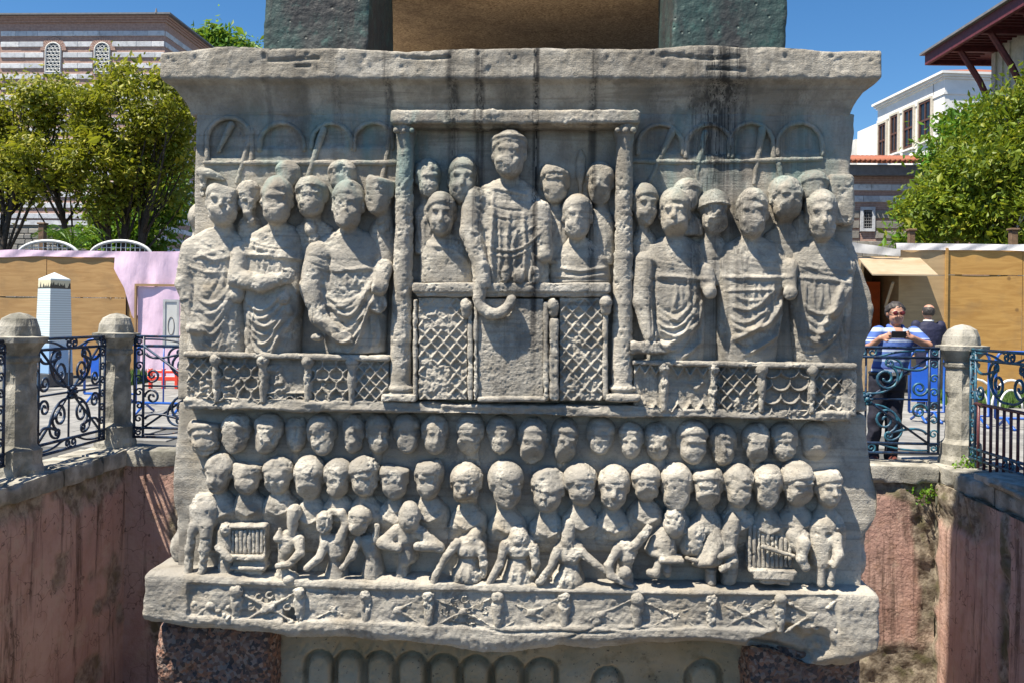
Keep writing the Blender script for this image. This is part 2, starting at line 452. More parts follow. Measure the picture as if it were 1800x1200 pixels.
        def sx(a, b, k):
            b = -b; h = np.clip(0.5 - 0.5 * (a - b) / k, 0, 1); return a * (1 - h) + b * h + k * h * (1 - h)
        d = E((0, -0.05, 0.13), (0.355, 0.42, 0.365))
        d = sm(d, E((0, 0.06, -0.16), (0.305, 0.33, 0.345)), 0.10)
        d = sm(d, E((0, 0.22, -0.38), (0.12, 0.13, 0.10)), 0.08)
        if feat > 0:
            g_ = 1.28 if 20 < H < 80 else 1.0
            ex, ez, nl, jw = 0.135 + J(0.012), J(0.025), J(0.04), J(0.03)
            d = sm(d, E((J(0.03), 0.10, -0.24), (0.27 + jw, 0.26, 0.22 + jw)), 0.08)
            d = sm(d, C((-0.19, 0.335, 0.085), (0.19, 0.335, 0.085), 0.05, 0.05), 0.05)
            for q in (-1, 1):
                d = sx(d, E((q * ex, 0.425, ez), (0.075 * g_, 0.075 * g_, 0.048 * g_)), 0.05)
                d = sm(d, E((q * ex, 0.30, ez - 0.005), (0.060, 0.066, 0.038)), 0.03)
                d = sm(d, E((q * 0.16, 0.28, -0.16), (0.10, 0.09, 0.09)), 0.06)
            if 'nose' not in dmg: d = sm(d, C((0, 0.35, 0.06), (J(0.02), 0.415 + J(0.03), -0.11 + nl), 0.03 * g_, (0.052 + J(0.012)) * g_), 0.04)
            d = sm(d, C((-0.07, 0.36, -0.225), (0.07, 0.36, -0.225), 0.035, 0.035), 0.03)
            d = sx(d, C((-0.10, 0.405, -0.245), (0.10, 0.405, -0.245), 0.018 * g_, 0.018 * g_), 0.02)
            d = sm(d, C((-0.06, 0.355, -0.28), (0.06, 0.355, -0.28), 0.035, 0.035), 0.03)
        if hair in ('cap', 'diadem', 'flat'):
            hl = 0.20 + fringe
            shell = E((0, -0.05, 0.14), (0.385 + (g2 := (0.02 if H < 80 else 0.0)), 0.445 + g2, 0.385 + g2))
            cut = (hl + 0.52 * (y - 0.30)) - z          # inside where z above the sloping hairline
            shell = np.maximum(shell, cut)
            d = sm(d, shell, 0.045)
            for q in (-1, 1): d = sm(d, E((q * 0.345, -0.02, -0.03), (0.055, 0.09, 0.12)), 0.03)
            if hair == 'diadem':
                band = np.maximum(E((0, -0.05, 0.14), (0.43, 0.495, 0.44)), np.abs(z - 0.30 - 0.15 * y) - 0.045)
                d = sm(d, band, 0.02)
            if hair == 'flat': d = np.maximum(d, z - 0.40 - 0.1 * x)
        elif hair == 'helmet':
            shell = np.maximum(E((0, -0.03, 0.16), (0.41, 0.465, 0.40)), 0.13 - z + 0.22 * (y - 0.2))
            d = sm(d, shell, 0.02)
            d = sm(d, np.maximum(E((0, 0.0, 0.13), (0.425, 0.485, 0.45)), np.abs(z - 0.15 - 0.22 * (y - 0.2)) - 0.03), 0.02)
        if neck: d = sm(d, C((0, -0.10, -0.25), (0, -0.16, -0.78), 0.19, 0.235), 0.06)
        def plane(n, off, k=0.03):      # a flake struck off along a rough plane
            n = np.array(n, float); n /= np.linalg.norm(n)
            return sx(d, -(x * n[0] + y * n[1] + z * n[2] - off), k)
        PL = dict(mouth=((0.1, 0.85, -0.55), 0.37), brow=((0.3, 0.85, 0.42), 0.385), lside=((-0.62, 0.78, -0.05), 0.335), rside=((0.62, 0.78, 0.0), 0.335), face=((0.05, 1, -0.08), 0.325), chin=((0.15, 0.5, -0.85), 0.41))
        for t in dmg:
            if t in PL: d = plane(*PL[t])
            elif t == 'top': d = np.maximum(d, z - 0.34 + 0.25 * x)
        if H > 5:                       # chance losses
            for _ in range(R_.choice((0, 0, 1, 1))):
                d = plane((R_.uniform(-0.9, 0.9), R_.uniform(0.4, 1), R_.uniform(-0.6, 0.7)), R_.uniform(0.35, 0.42))
        d = d * H * min(1.0, wx); a = s.D[sl]; k = 0.03 * H
        hh = np.clip(0.5 + 0.5 * (a - d) / k, 0, 1); s.D[sl] = a * (1 - hh) + d * hh - k * hh * (1 - hh)
        return s
    # -------------------------------------------------- surface extraction (surface nets) and wear
    def blur(s):
        for ax in range(3):
            D = s.D; a = np.roll(D, 1, ax); b = np.roll(D, -1, ax); s.D = 0.64 * D + 0.18 * (a + b)
            sl = [slice(None)] * 3
            for e in (0, -1): sl[ax] = e; s.D[tuple(sl)] = D[tuple(sl)]
    def extract(s):
        D = s.D; nx, ny, nz = D.shape; S = D < 0
        c = [(i, j, k) for i in (0, 1) for j in (0, 1) for k in (0, 1)]
        tot = np.zeros((nx - 1, ny - 1, nz - 1), np.int8)
        for (i, j, k) in c: tot += S[i:nx - 1 + i, j:ny - 1 + j, k:nz - 1 + k]
        ix = np.nonzero((tot > 0) & (tot < 8)); I = np.stack(ix, 1)
        vals = {q: D[ix[0] + q[0], ix[1] + q[1], ix[2] + q[2]] for q in c}
        pos = np.zeros((len(I), 3), np.float32); cnt = np.zeros(len(I), np.float32)
        for q in c:
            for ax in range(3):
                if q[ax] == 0:
                    p = list(q); p[ax] = 1; p = tuple(p)
                    a, b = vals[q], vals[p]; m = (a < 0) != (b < 0)
                    t = np.where(m, a / np.where(m, a - b, 1), 0)
                    e = np.array(q, np.float32)[None, :].repeat(len(I), 0); e[:, ax] += t
                    pos += e * m[:, None]; cnt += m
        pos /= np.maximum(cnt, 1)[:, None]
        idm = np.full((nx - 1, ny - 1, nz - 1), -1, np.int32); idm[ix] = np.arange(len(I))
        Q = []
        for ax in range(3):
            o1, o2 = [a for a in range(3) if a != ax]
            sa = [slice(1, -1)] * 3; sb = [slice(1, -1)] * 3
            sa[ax] = slice(0, -1); sb[ax] = slice(1, None)
            A = S[tuple(sa)]; B = S[tuple(sb)]
            e = np.nonzero(A != B); g = list(e)
            g = [e[0].copy(), e[1].copy(), e[2].copy()]
            for a in (o1, o2): g[a] = g[a] + 1
            ok = np.ones(len(g[0]), bool)
            def cell(d1, d2):
                h = [g[0], g[1], g[2]]; h[o1] = h[o1] - d1; h[o2] = h[o2] - d2; return idm[h[0], h[1], h[2]]
            q = np.stack([cell(0, 0), cell(1, 0), cell(1, 1), cell(0, 1)], 1)
            fl = A[e].astype(bool)
            if ax == 1: fl = ~fl
            q[fl] = q[fl][:, ::-1]
            Q.append(q[(q >= 0).all(1)])
        F = np.concatenate(Q)
        V = (I + pos) * s.h + np.array([s.u[0], s.w[0], s.v[0]], np.float32)
        return V, F
    def normals(s, V, F):
        a = V[F[:, 1]] - V[F[:, 0]]; b = V[F[:, 3]] - V[F[:, 0]]; n = np.cross(a, b)
        N = np.zeros_like(V)
        for k in range(4):
            for c in range(3): N[:, c] += np.bincount(F[:, k], n[:, c], len(V))
        return N / (np.linalg.norm(N, axis=1)[:, None] + 1e-9)
    def plain(s, name, parent, mat, fn, amp=0.0, nz=20.0):
        V, F = s.extract(); N = s.normals(V, F)
        a, b, c = V[F[:, 0]], V[F[:, 1]], V[F[:, 2]]
        if (np.cross(b - a, c - a) * a).sum() < 0: N = -N
        if amp: V = V + N * (amp * fbm(V * nz, 3))[:, None]
        W = fn(V); fw = np.cross(W[F[:, 1]] - W[F[:, 0]], W[F[:, 3]] - W[F[:, 0]])
        if (fw * (W[F[:, 0]] - W.mean(0))).sum() < 0: F = F[:, ::-1]
        return link(name, mesh_np(name, W, F, mat), parent)
    def build(s, name, parent, rough=1.0, seed=0, label=None, mat=None, woff=0.0):
        s.D = np.minimum(s.D, 8.0); s.blur(); V, F = s.extract(); V[:, 1] += woff
        # the (u, w, v) -> world map flips handedness; wind faces outwards in world space
        N = s.normals(V, F)
        if N[:, 1].sum() < 0: N = -N
        for (pl, amp, sig, wmin) in s.ridges:
            lo = pl.min(0) - 3 * sig; hi = pl.max(0) + 3 * sig
            m = np.nonzero((V[:, 0] > lo[0]) & (V[:, 0] < hi[0]) & (V[:, 2] > lo[1]) & (V[:, 2] < hi[1]) & (V[:, 1] > wmin))[0]
            if len(m) == 0: continue
            p = V[m][:, [0, 2]]; d2 = np.full(len(m), 1e9, np.float32); tt = np.zeros(len(m), np.float32); nseg = len(pl) - 1
            for i in range(nseg):
                ba = pl[i + 1] - pl[i]; t = np.clip(((p - pl[i]) @ ba) / (ba @ ba + 1e-6), 0, 1)
                q = ((p - pl[i] - t[:, None] * ba) ** 2).sum(1); b = q < d2; d2[b] = q[b]; tt[b] = (i + t[b]) / nseg
            h = amp * np.exp(-d2 / (sig * sig)) * np.minimum(1, 6 * np.minimum(tt, 1 - tt) + 0.35)
            h = h * 1.15; V[m, 1] += h * 0.8; V[m] += N[m] * (h * 0.2)[:, None]
        off = np.array([seed * 3.7, seed * 1.3, seed * 2.1], np.float32)
        big = fbm(V / 26 + off, 2); med = fbm(V / 8.5 + off, 3, 0.6); fin = vnoise(V / 3.0 + off)
        brk = sstep(0.02, 0.26, fbm(V / 30 + off + 5.5, 2)) * rough
        disp = big * 2.2 + med * (0.7 + 2.3 * brk) + fin * (0.6 + 1.5 * brk) - 1.0 * brk
        disp -= 1.6 * sstep(0.24, 0.40, vnoise(V / 6.5 + off + 9.1)) * rough
        V = V + N * disp[:, None].astype(np.float32)
        Wd = relief_world(V[:, 0].astype(float), V[:, 2].astype(float), V[:, 1].astype(float))
        fn_ = np.cross(Wd[F[:, 1]] - Wd[F[:, 0]], Wd[F[:, 3]] - Wd[F[:, 0]])
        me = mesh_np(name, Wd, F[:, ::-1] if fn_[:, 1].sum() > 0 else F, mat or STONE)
        at = me.attributes.new('fresh', 'FLOAT', 'POINT'); at.data.foreach_set('value', np.clip(brk * (0.5 + 1.2 * (fin + 0.3)), 0, 1).astype(np.float32))
        o = link(name, me, parent)
        if label: o['label'] = label
        return o

def grid_faces(n, m, off=0, flip=False):
    i, j = np.meshgrid(np.arange(n - 1), np.arange(m - 1), indexing='ij'); a = i * m + j + off
    q = np.stack([a, a + m, a + m + 1, a + 1], -1).reshape(-1, 4)
    return q[:, ::-1] if flip else q
def block(name, x0, x1, y0, y1, z0, z1, res=0.03, resf=None, rnd=0.02, amp=0.006, fs=7.0, parent=None, mat=None, warp=None, front=None, seed=0, fine=0.0015, faces='fblrtu', chips=0.0):
    """weathered block of stone: rounded box, finer grid on the front (-y), noise, optional warp(P)->P and front(X, Z)->metres proud"""
    resf = resf or res
    nx = max(3, int((x1 - x0) / resf) + 1); nz = max(3, int((z1 - z0) / resf) + 1); ny = max(3, int((y1 - y0) / res) + 1)
    X = np.linspace(x0, x1, nx); Y = np.linspace(y0, y1, ny); Z = np.linspace(z0, z1, nz)
    Vs = []; Fs = []; Ns = []; off = 0; isf = []
    def put(A, B, C, n, flip):
        nonlocal off
        a, b = A.shape
        V = np.stack([A, B, C], -1).reshape(-1, 3); Vs.append(V); Fs.append(grid_faces(a, b, off, flip)); isf.append(np.full(len(V), n[1] < -0.5)); off += len(V)
    if 'f' in faces: g = np.meshgrid(X, Z, indexing='ij'); put(g[0], np.full_like(g[0], y0), g[1], (0, -1, 0), False)
    Xc = X if resf == res else np.linspace(x0, x1, max(3, int((x1 - x0) / res) + 1)); Zc = Z if resf == res else np.linspace(z0, z1, max(3, int((z1 - z0) / res) + 1))
    if 'b' in faces: g = np.meshgrid(Xc, Zc, indexing='ij'); put(g[0], np.full_like(g[0], y1), g[1], (0, 1, 0), True)
    if 'l' in faces: g = np.meshgrid(Y, Z, indexing='ij'); put(np.full_like(g[0], x0), g[0], g[1], (-1, 0, 0), True)
    if 'r' in faces: g = np.meshgrid(Y, Z, indexing='ij'); put(np.full_like(g[0], x1), g[0], g[1], (1, 0, 0), False)
    if 't' in faces: g = np.meshgrid(X, Y, indexing='ij'); put(g[0], g[1], np.full_like(g[0], z1), (0, 0, 1), False)
    if 'u' in faces: g = np.meshgrid(X, Y, indexing='ij'); put(g[0], g[1], np.full_like(g[0], z0), (0, 0, -1), True)
    V = np.concatenate(Vs); F = np.concatenate(Fs); isf = np.concatenate(isf)
    lo = np.array([x0, y0, z0]) + rnd; hi = np.array([x1, y1, z1]) - rnd
    C = np.clip(V, lo, hi); d = V - C; L = np.linalg.norm(d, axis=1); N = d / (L[:, None] + 1e-9)
    V0 = V.copy(); V = C + N * rnd
    if front is not None:
        h = front(V0[:, 0], V0[:, 2]); edge = np.clip(-N[:, 1], 0, 1) ** 2
        V[:, 1] -= h * edge * isf
    s = np.array([seed * 1.7, seed * 0.9, seed * 2.3])
    disp = amp * (fbm(V0 * fs + s, 3) * 1.6) + fine * (fbm(V0 * 70 + s, 2) * 2)
    if chips:
        ed = np.sort(np.abs(N), axis=1)[:, 1]              # bites out of the edges
        disp = disp - chips * sstep(0.25, 0.7, ed) * sstep(0.05, 0.35, fbm(V0 * 5.0 + s + 4, 3))
    V = V + N * disp[:, None]
    if warp is not None: V = warp(V, V0)
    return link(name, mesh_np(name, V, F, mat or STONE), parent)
# ------------------------------------------------------------------ pedestal body
def wx_(px, Y=3.66): return float(PY(np.array(float(px)), np.array(600.0), np.array(Y))[0])
def wz_(py, Y=3.66, px=900): return float(PY(np.array(float(px)), np.array(float(py)), np.array(Y))[2])
PC_X = 0.5 * (wx_(255, 3.6) + wx_(1557, 3.6))
PC_Y = 3.60 + 1.48
pedestal = empty('carved_pedestal', (0, 0, 0))
tag(pedestal, 'weathered grey marble pedestal carved with rows of figures, standing in the pit', 'monument base')
rng = random.Random(5)
def px_of(X, Z, Y=YM):
    return topx(np.stack([X, np.full_like(X, Y), Z], -1))
def seg_d(u, v, a, b):
    bx, by = b[0] - a[0], b[1] - a[1]; t = np.clip(((u - a[0]) * bx + (v - a[1]) * by) / (bx * bx + by * by + 1e-6), 0, 1)
    return np.hypot(u - a[0] - t * bx, v - a[1] - t * by)

# base slab
z_slab_t, z_slab_b = wz_(1023, 3.62), wz_(1138, 3.60)
def slab_warp(V, V0):
    u, v = px_of(V0[:, 0], V0[:, 2], 3.6)
    t = np.clip((z_slab_t - V0[:, 2]) / (z_slab_t - z_slab_b), 0, 1)
    yb = np.interp(u, [255, 330, 500, 620, 700, 830, 900, 985, 1040, 1120, 1250, 1330, 1370, 1420, 1500, 1560], [1100, 1112, 1124, 1118, 1128, 1140, 1138, 1122, 1126, 1116, 1112, 1122, 1128, 1150, 1152, 1120])
    V[:, 2] -= (yb - 1124) * 0.0023 * t ** 2
    fr = sstep(0.35, 0.0, V0[:, 1] - 3.6)
    V[:, 1] += 0.06 * sstep(0.78, 1.0, t) * fr * (0.3 + 0.7 * sstep(900, 1350, u))      # undercut
    tp = np.clip((V0[:, 2] - z_slab_t) / 0.035 + 1, 0, 1)
    return V
def slab_front(X, Z):
    u, v = px_of(X, Z, 3.6)
    t0 = np.interp(u, [300, 600, 1200, 1480, 1560], [1018, 1030, 1040, 1040, 1038]); t1 = np.interp(u, [300, 500, 900, 1250, 1480], [1088, 1092, 1098, 1108, 1106])
    inside = sstep(t0 + 3, t0 + 8, v) * sstep(t1 + 2, t1 - 5, v) * sstep(327, 333, u) * sstep(1478, 1472, u)
    h = -0.011 * inside
    h = h + 0.006 * inside * fbm(np.stack([X * 24, X * 0, Z * 24], -1), 3)
    hole = sstep(15, 12, np.abs(u - 511)) * sstep(13, 10, np.abs(v - 1083)); h = h - 0.07 * hole
    chip = sstep(1.2, 0.7, np.hypot((u - 1400) / 62, (v - 1138) / 34) + 0.9 * fbm(np.stack([X * 9, X * 0, Z * 9], -1), 3)); h = h - 0.075 * chip
    for (pts) in ([(790, 1093), (840, 1094), (880, 1103), (990, 1110), (1080, 1112)], [(1000, 1120), (1030, 1108), (1060, 1096)], [(1050, 1100), (1100, 1108), (1200, 1106)]):
        d = np.min([seg_d(u, v, a, b) for a, b in zip(pts[:-1], pts[1:])], axis=0); h = h - 0.010 * np.exp(-(d / 1.6) ** 2)
    return h
XB0, XB1 = wx_(255, 3.6), wx_(1557, 3.6)
block('base_slab', XB0, XB1, 3.60, 3.60 + 2.98, z_slab_b, z_slab_t, res=0.05, resf=0.005, rnd=0.026, amp=0.010, fs=5, parent=pedestal, warp=slab_warp, front=slab_front, fine=0.0022, chips=0.014)

# walls of the two storeys
z_mid = wz_(716, 3.66); z_cor = wz_(205, 3.7)
def wall_low(X, Z):
    u, v = px_of(X, Z, YBG)
    h = 0.004 * fbm(np.stack([X * 3, X * 0, Z * 40], -1), 3)
    return h - 0.02 * sstep(1, 0, np.hypot((u - 1525) / 22, (v - 860) / 70))
def low_warp(V, V0):
    rr = sstep(1.25, 1.45, V0[:, 0]); ll = sstep(-1.25, -1.42, V0[:, 0])
    n = fbm(np.stack([V0[:, 0] * 0, V0[:, 1] * 4, V0[:, 2] * 5.0], -1), 3)
    V[:, 0] += 0.07 * n * rr - 0.03 * n * ll
    return V
block('lower_wall', wx_(312, YBG), wx_(1530, YBG), YBG, YBG + 2.70, z_slab_t - 0.05, z_mid, res=0.04, resf=0.0105, rnd=0.02, amp=0.008, fs=4, parent=pedestal, front=wall_low, warp=low_warp, seed=3, fine=0.002)
ARCHES = [(395, 208, 278), (488, 218, 260), (577, 218, 258), (652, 216, 258), (1163, 220, 267), (1250, 220, 272), (1325, 217, 272), (1412, 217, 267)]
ARCHW = [34, 34, 30, 28, 34, 36, 34, 34]
def wall_up(X, Z):
    u, v = px_of(X, Z, YBG)
    h = 0.004 * fbm(np.stack([X * 3, X * 0, Z * 35], -1), 3)
    for (c, t, b), hw in zip(ARCHES, ARCHW):
        x = (u - c) / hw; top = np.hypot(x, np.minimum(v - (t + hw), 0) / hw)
        m = sstep(1.04, 0.92, top) * sstep(b + 2, b - 3, v)
        h = h - 0.016 * m
    return h
def up_warp(V, V0):
    n = fbm(np.stack([V0[:, 0] * 0, V0[:, 1] * 4, V0[:, 2] * 6.0], -1), 3)
    low = sstep(z_cor - 0.45, z_cor - 0.8, V0[:, 2])
    V[:, 0] += (0.03 + 0.05 * low) * n * sstep(1.15, 1.35, V0[:, 0]) + 0.07 * low * sstep(1.2, 1.36, V0[:, 0]) - 0.06 * low * sstep(-1.15, -1.3, V0[:, 0])
    return V
block('upper_wall', wx_(337, YBG), wx_(1497, YBG), YBG, YBG + 2.62, z_mid, z_cor + 0.02, res=0.04, resf=0.0105, rnd=0.015, amp=0.006, fs=4, parent=pedestal, front=wall_up, warp=up_warp, seed=4, fine=0.0018)
# cornice: thick lip above a hollow curve
z_top, z_lip = wz_(84, 3.62), wz_(138, 3.62)
def cor_prof(z):       # half-width inset from the lip
    t = np.clip((z_lip - z) / (z_lip - z_cor), 0, 1)
    return 0.094 * (0.25 * np.minimum(t * 8, 1) + 0.75 * np.sin(t * math.pi / 2) ** 1.15)
CX0, CX1 = wx_(272, 3.62), wx_(1546, 3.62); ccx, ccy = (CX0 + CX1) / 2, 3.62 + (CX1 - CX0) / 2
def cor_warp(V, V0):
    i = cor_prof(V0[:, 2]); hw = (CX1 - CX0) / 2
    V[:, 0] = ccx + (V[:, 0] - ccx) * (1 - i / hw); V[:, 1] = ccy + (V[:, 1] - ccy) * (1 - i / hw)
    tp = sstep(z_lip, z_top, V0[:, 2])
    fr = sstep(0.5, 0.0, V0[:, 1] - 3.62)
    V[:, 2] += tp * fr * (0.035 * fbm(np.stack([V0[:, 0] * 2.6, V0[:, 0] * 0 + 2.2, V0[:, 0] * 0], -1), 2) + 0.002)
    return V
def cor_front(X, Z):
    u, v = px_of(X, Z, 3.62)
    lip = sstep(z_lip - 0.01, z_lip + 0.015, Z)
    h = lip * (0.004 * fbm(np.stack([X * 30, X * 0, Z * 30], -1), 3, 0.7) - 0.005 * sstep(0.12, 0.34, vnoise(np.stack([X * 45, X * 0 + 3.3, Z * 60], -1))))
    for pts in ([(1165, 98), (1215, 104), (1240, 107), (1300, 103)], [(705, 98), (760, 101), (790, 100)], [(520, 117), (545, 116)], [(1245, 122), (1310, 124)], [(470, 108), (560, 104)]):
        d = np.min([seg_d(u, v, a, b) for a, b in zip(pts[:-1], pts[1:])], axis=0); h = h - 0.014 * np.exp(-(d / 2.0) ** 2)
    return h
block('cornice', CX0, CX1, 3.62, 3.62 + (CX1 - CX0), z_cor, z_top, res=0.05, resf=0.0075, rnd=0.016, amp=0.006, fs=6, parent=pedestal, warp=cor_warp, front=cor_front, seed=5, fine=0.0013, chips=0.006)
# ledge between the storeys
def ledge_front(X, Z):
    return 0.014 * fbm(np.stack([X * 5, X * 0, Z * 45], -1), 3) - 0.016 * sstep(0.05, 0.3, fbm(np.stack([X * 9, X * 0 + 7, Z * 10], -1), 2))
def roll_z(V, V0):
    return V
LX0, LX1 = wx_(322, 3.63), wx_(1498, 3.63)
block('ledge', LX0, LX1, 3.628, YBG + 0.05, wz_(729, 3.63), wz_(709, 3.63), res=0.02, resf=0.005, rnd=0.012, amp=0.008, fs=6, parent=pedestal, front=ledge_front, seed=6, fine=0.003, chips=0.012)

# ------------------------------------------------------------------ carved arches and spears on the upper wall (in the cornice's shade)
for i, ((c, t, b), hw) in enumerate(zip(ARCHES, ARCHW)):
    S = Sculpt(c - hw - 16, c + hw + 16, t - 14, b + 8, -4, 12)
    th = np.linspace(math.pi, 2 * math.pi, 11); rr = hw + 6
    pts = [(c - rr, b)] + [(c + rr * math.cos(a), t + hw + rr * math.sin(a)) for a in th] + [(c + rr, b)]
    for p, q in zip(pts[:-1], pts[1:]): S.cap((p[0], 0.5, p[1]), (q[0], 0.5, q[1]), 4.6, 4.6, 1.5)
    S.build('carved_arch', pedestal, 0.5, seed=i)
for i, pts in enumerate([[(352, 283, 690, 283)], [(1115, 280, 1230, 282)], [(1230, 282, 1450, 276)]]):
    a = pts[0]; S = Sculpt(a[0] - 8, a[2] + 8, min(a[1], a[3]) - 12, max(a[1], a[3]) + 12, -4, 12)
    S.cap((a[0], 1, a[1]), (a[2], 1, a[3]), 5, 5); S.build('carved_rail', pedestal, 0.5, seed=20 + i)
for i, (u0, v0, u1, v1) in enumerate([(375, 262, 398, 215), (408, 318, 436, 226), (531, 322, 562, 222), (667, 318, 684, 222), (1143, 318, 1185, 226), (1226, 318, 1243, 230), (1330, 320, 1345, 224), (1380, 318, 1374, 284)]):
    S = Sculpt(min(u0, u1) - 14, max(u0, u1) + 14, v1 - 10, v0 + 10, -4, 16)
    S.cap((u0, -0.5, v0), (u1, -0.5, v1), 4.6, 6.5); S.build('carved_spear', pedestal, 0.5, seed=30 + i)

# ------------------------------------------------------------------ figures of the upper storey
def heads_only(name, cu, cv, H, W, cw=14, seed=0, bust=None, rough=1.0, **kw):
    hw = bust[0] if bust else W * 0.7
    S = Sculpt(cu - max(hw, W) - 8, cu + max(hw, W) + 8, cv - H * 0.62, cv + H * (bust[1] if bust else 1.0), -6, cw + H * 0.72)
    if bust: S.torso([(cv + H * 0.52, cu, hw * 0.35, 14), (cv + H * 0.72, cu, hw * 0.85, 18), (cv + H * 0.9, cu, hw, 20), (cv + H * bust[1], cu, hw, 20)], 0)
    S.head(cu, cv, H, W, cw, **kw)
    return S
FIG = 'carved_figure'
# -- left group, front row
S = Sculpt(296, 440, 312, 624, -70, 84)
S.torso([(400, 378, 18, 26), (418, 375, 50, 30), (450, 372, 60, 34), (520, 375, 56, 36), (600, 378, 54, 34), (626, 378, 52, 30)], 0)
S.ell((372, -20, 520), (58, 46, 110), 6)
S.head(392, 357, 84, 60, 22, yaw=0.25, dmg=('top', 'brow'), hair='flat')
S.limb([(336, 10, 440, 22), (326, 18, 500, 19), (346, 24, 566, 15)], 5); S.ell((352, 30, 578), (22, 14, 12), 4)
S.cap((425, 20, 480), (420, 30, 520), 14, 12)
S.swags(348, 412, 500, 6, 17, 34, 4.5, 3.0, tilt=-14).drops([362, 374, 386, 398, 408], 455, 500, 3.0, 2.2)
S.fold([(352, 446), (380, 458), (412, 452)], 5, 4).fold([(345, 455), (420, 430)], 4, 4).fold([(332, 455), (345, 500), (340, 560)], -4, 3)
S.robe(326, 424, 425, 615, 51); S.build(FIG, pedestal, 1.0, 51, 'draped figure at the left corner with a broken flat-topped head')
S = Sculpt(402, 556, 305, 630, -4, 84)
S.torso([(392, 488, 18, 24), (410, 480, 48, 30), (440, 476, 62, 36), (500, 476, 60, 40), (560, 474, 52, 40), (624, 474, 50, 36)], 0)
S.head(487, 354, 86, 60, 24, yaw=0.15, dmg=('nose',))
S.limb([(424, 22, 440, 18), (420, 34, 490, 17), (468, 46, 500, 15), (508, 48, 490, 11)], 4); S.ell((514, 50, 486), (14, 10, 15), 3)
for k in range(4): S.cap((508 + 4 * k, 58, 474 + 2 * k), (517 + 2 * k, 58, 490 + k), 3.2, 2.6, 1.5)
S.swags(432, 512, 520, 7, 13, 26, 5.0, 3.0, tilt=-10).drops([456, 466, 476, 486, 496], 456, 482, 4, 2.4)
S.fold([(440, 448), (490, 452), (540, 458)], 5, 4).fold([(430, 420), (470, 440), (535, 452)], 3, 5).fold([(520, 500), (526, 545), (505, 580)], 4, 4)
S.ell((503, 38, 524), (12, 10, 12), 3).ell((508, 30, 545), (10, 8, 10), 3)
S.robe(424, 532, 415, 618, 52); S.build(FIG, pedestal, 1.0, 52, 'draped figure with a forearm held across the chest')
S = Sculpt(526, 700, 312, 628, -4, 84)
S.torso([(400, 612, 20, 24), (418, 606, 54, 30), (448, 606, 72, 36), (500, 612, 66, 40), (560, 620, 58, 38), (622, 624, 52, 34)], 0)
S.head(612, 362, 88, 61, 24, yaw=0.1, dmg=('lside',))
S.limb([(560, 18, 446, 24), (548, 30, 506, 19), (566, 40, 560, 15), (600, 42, 590, 11)], 4); S.ell((606, 44, 592), (18, 11, 12), 3)
for k in range(4): S.cap((596 + 6 * k, 52, 588 + 3 * k), (610 + 5 * k, 50, 600), 3.0, 2.4, 1.5)
S.ell((561, 34, 593), (12, 10, 8), 2)
S.limb([(676, 24, 470, 16), (672, 40, 500, 13)], 4); S.ell((672, 44, 505), (14, 12, 15), 3).ell((668, 36, 535), (15, 10, 18), 4)
S.swags(582, 662, 500, 5, 18, 40, 5.2, 3.2, tilt=-22).drops([612, 628, 642], 478, 506, 4.5, 2.6)
S.fold([(566, 470), (600, 476), (660, 472)], 4, 5).fold([(582, 450), (580, 500)], -5, 3).fold([(640, 560), (660, 530), (664, 500)], 5, 4).fold([(652, 540), (684, 560), (684, 525)], 4, 3)
S.drops([655, 667, 679], 560, 612, 3.5, 2.4)
S.robe(545, 675, 425, 618, 53); S.build(FIG, pedestal, 1.0, 53, 'broad draped figure beside the column with one long hanging arm')
# -- left group, behind
bk = [(433, 345, 56, 42, 14, dict(dmg=('face',)), (22, 1.5)), (546, 347, 72, 58, 16, dict(yaw=0.1, dmg=('nose',), fringe=0.04), (40, 1.6)), (668, 338, 80, 52, 16, dict(yaw=-0.5, dmg=('face', 'top')), (26, 1.7)),
      (500, 306, 52, 46, 2, dict(feat=0), None), (597, 308, 58, 52, 3, dict(feat=1, dmg=('face',)), None)]
for i, (cu, cv, H, W, cw, kw, bust) in enumerate(bk):
    S = heads_only(FIG, cu, cv, H, W, cw, bust=bust, **kw)
    if i == 1: S.ell((546, 22, 402), (12, 12, 14), 3).ell((552, 22, 420), (9, 9, 12), 3)
    if i == 0: S.ell((434, 22, 375), (10, 10, 10), 3).ell((440, 20, 388), (9, 9, 10), 3)
    S.build(FIG, pedestal, 1.2, 60 + i)
S = Sculpt(338, 420, 285, 345, -6, 34)
S.limb([(346, 6, 300, 9), (362, 10, 303, 8), (384, 4, 312, 5)], 3).limb([(352, 8, 300, 7), (350, 8, 340, 6)], 3)
S.build('broken_fragment', pedestal, 1.6, 66)
# -- the framed box in the middle
S = Sculpt(806, 980, 228, 508, -4, 84)
S.torso([(312, 893, 22, 24), (328, 890, 52, 32), (352, 888, 70, 40), (400, 890, 74, 46), (460, 895, 72, 46), (504, 897, 72, 42)], 0)
S.head(895, 273, 86, 64, 26, hair='diadem', dmg=('nose',), sd=3)
S.limb([(836, 24, 350, 22), (828, 32, 410, 19), (848, 46, 470, 14), (852, 50, 500, 13)], 4)
S.cap((950, 26, 370), (958, 36, 450), 18, 14, 4)
for k, u in enumerate((868, 880, 896, 908, 924, 938)): S.fold([(u + (3, -2, 1, 2, -3, 0)[k], 362 + (0, 26, 8, 44, 12, 60)[k]), (u - 2 + (0, 3, -2, -3, 2, 1)[k], 430), (u - 1, 498 - (0, 14, 30, 0, 22, 6)[k])], (4.6, 3.0, 4.2, 2.6, 4.4, 3.2)[k], (3.2, 2.4, 3.6, 2.6, 3.0, 3.8)[k])
S.ell((914, 46, 487), (10, 8, 16), 2).ell((940, 46, 488), (11, 8, 18), 2).ell((890, 48, 485), (8, 7, 16), 2)
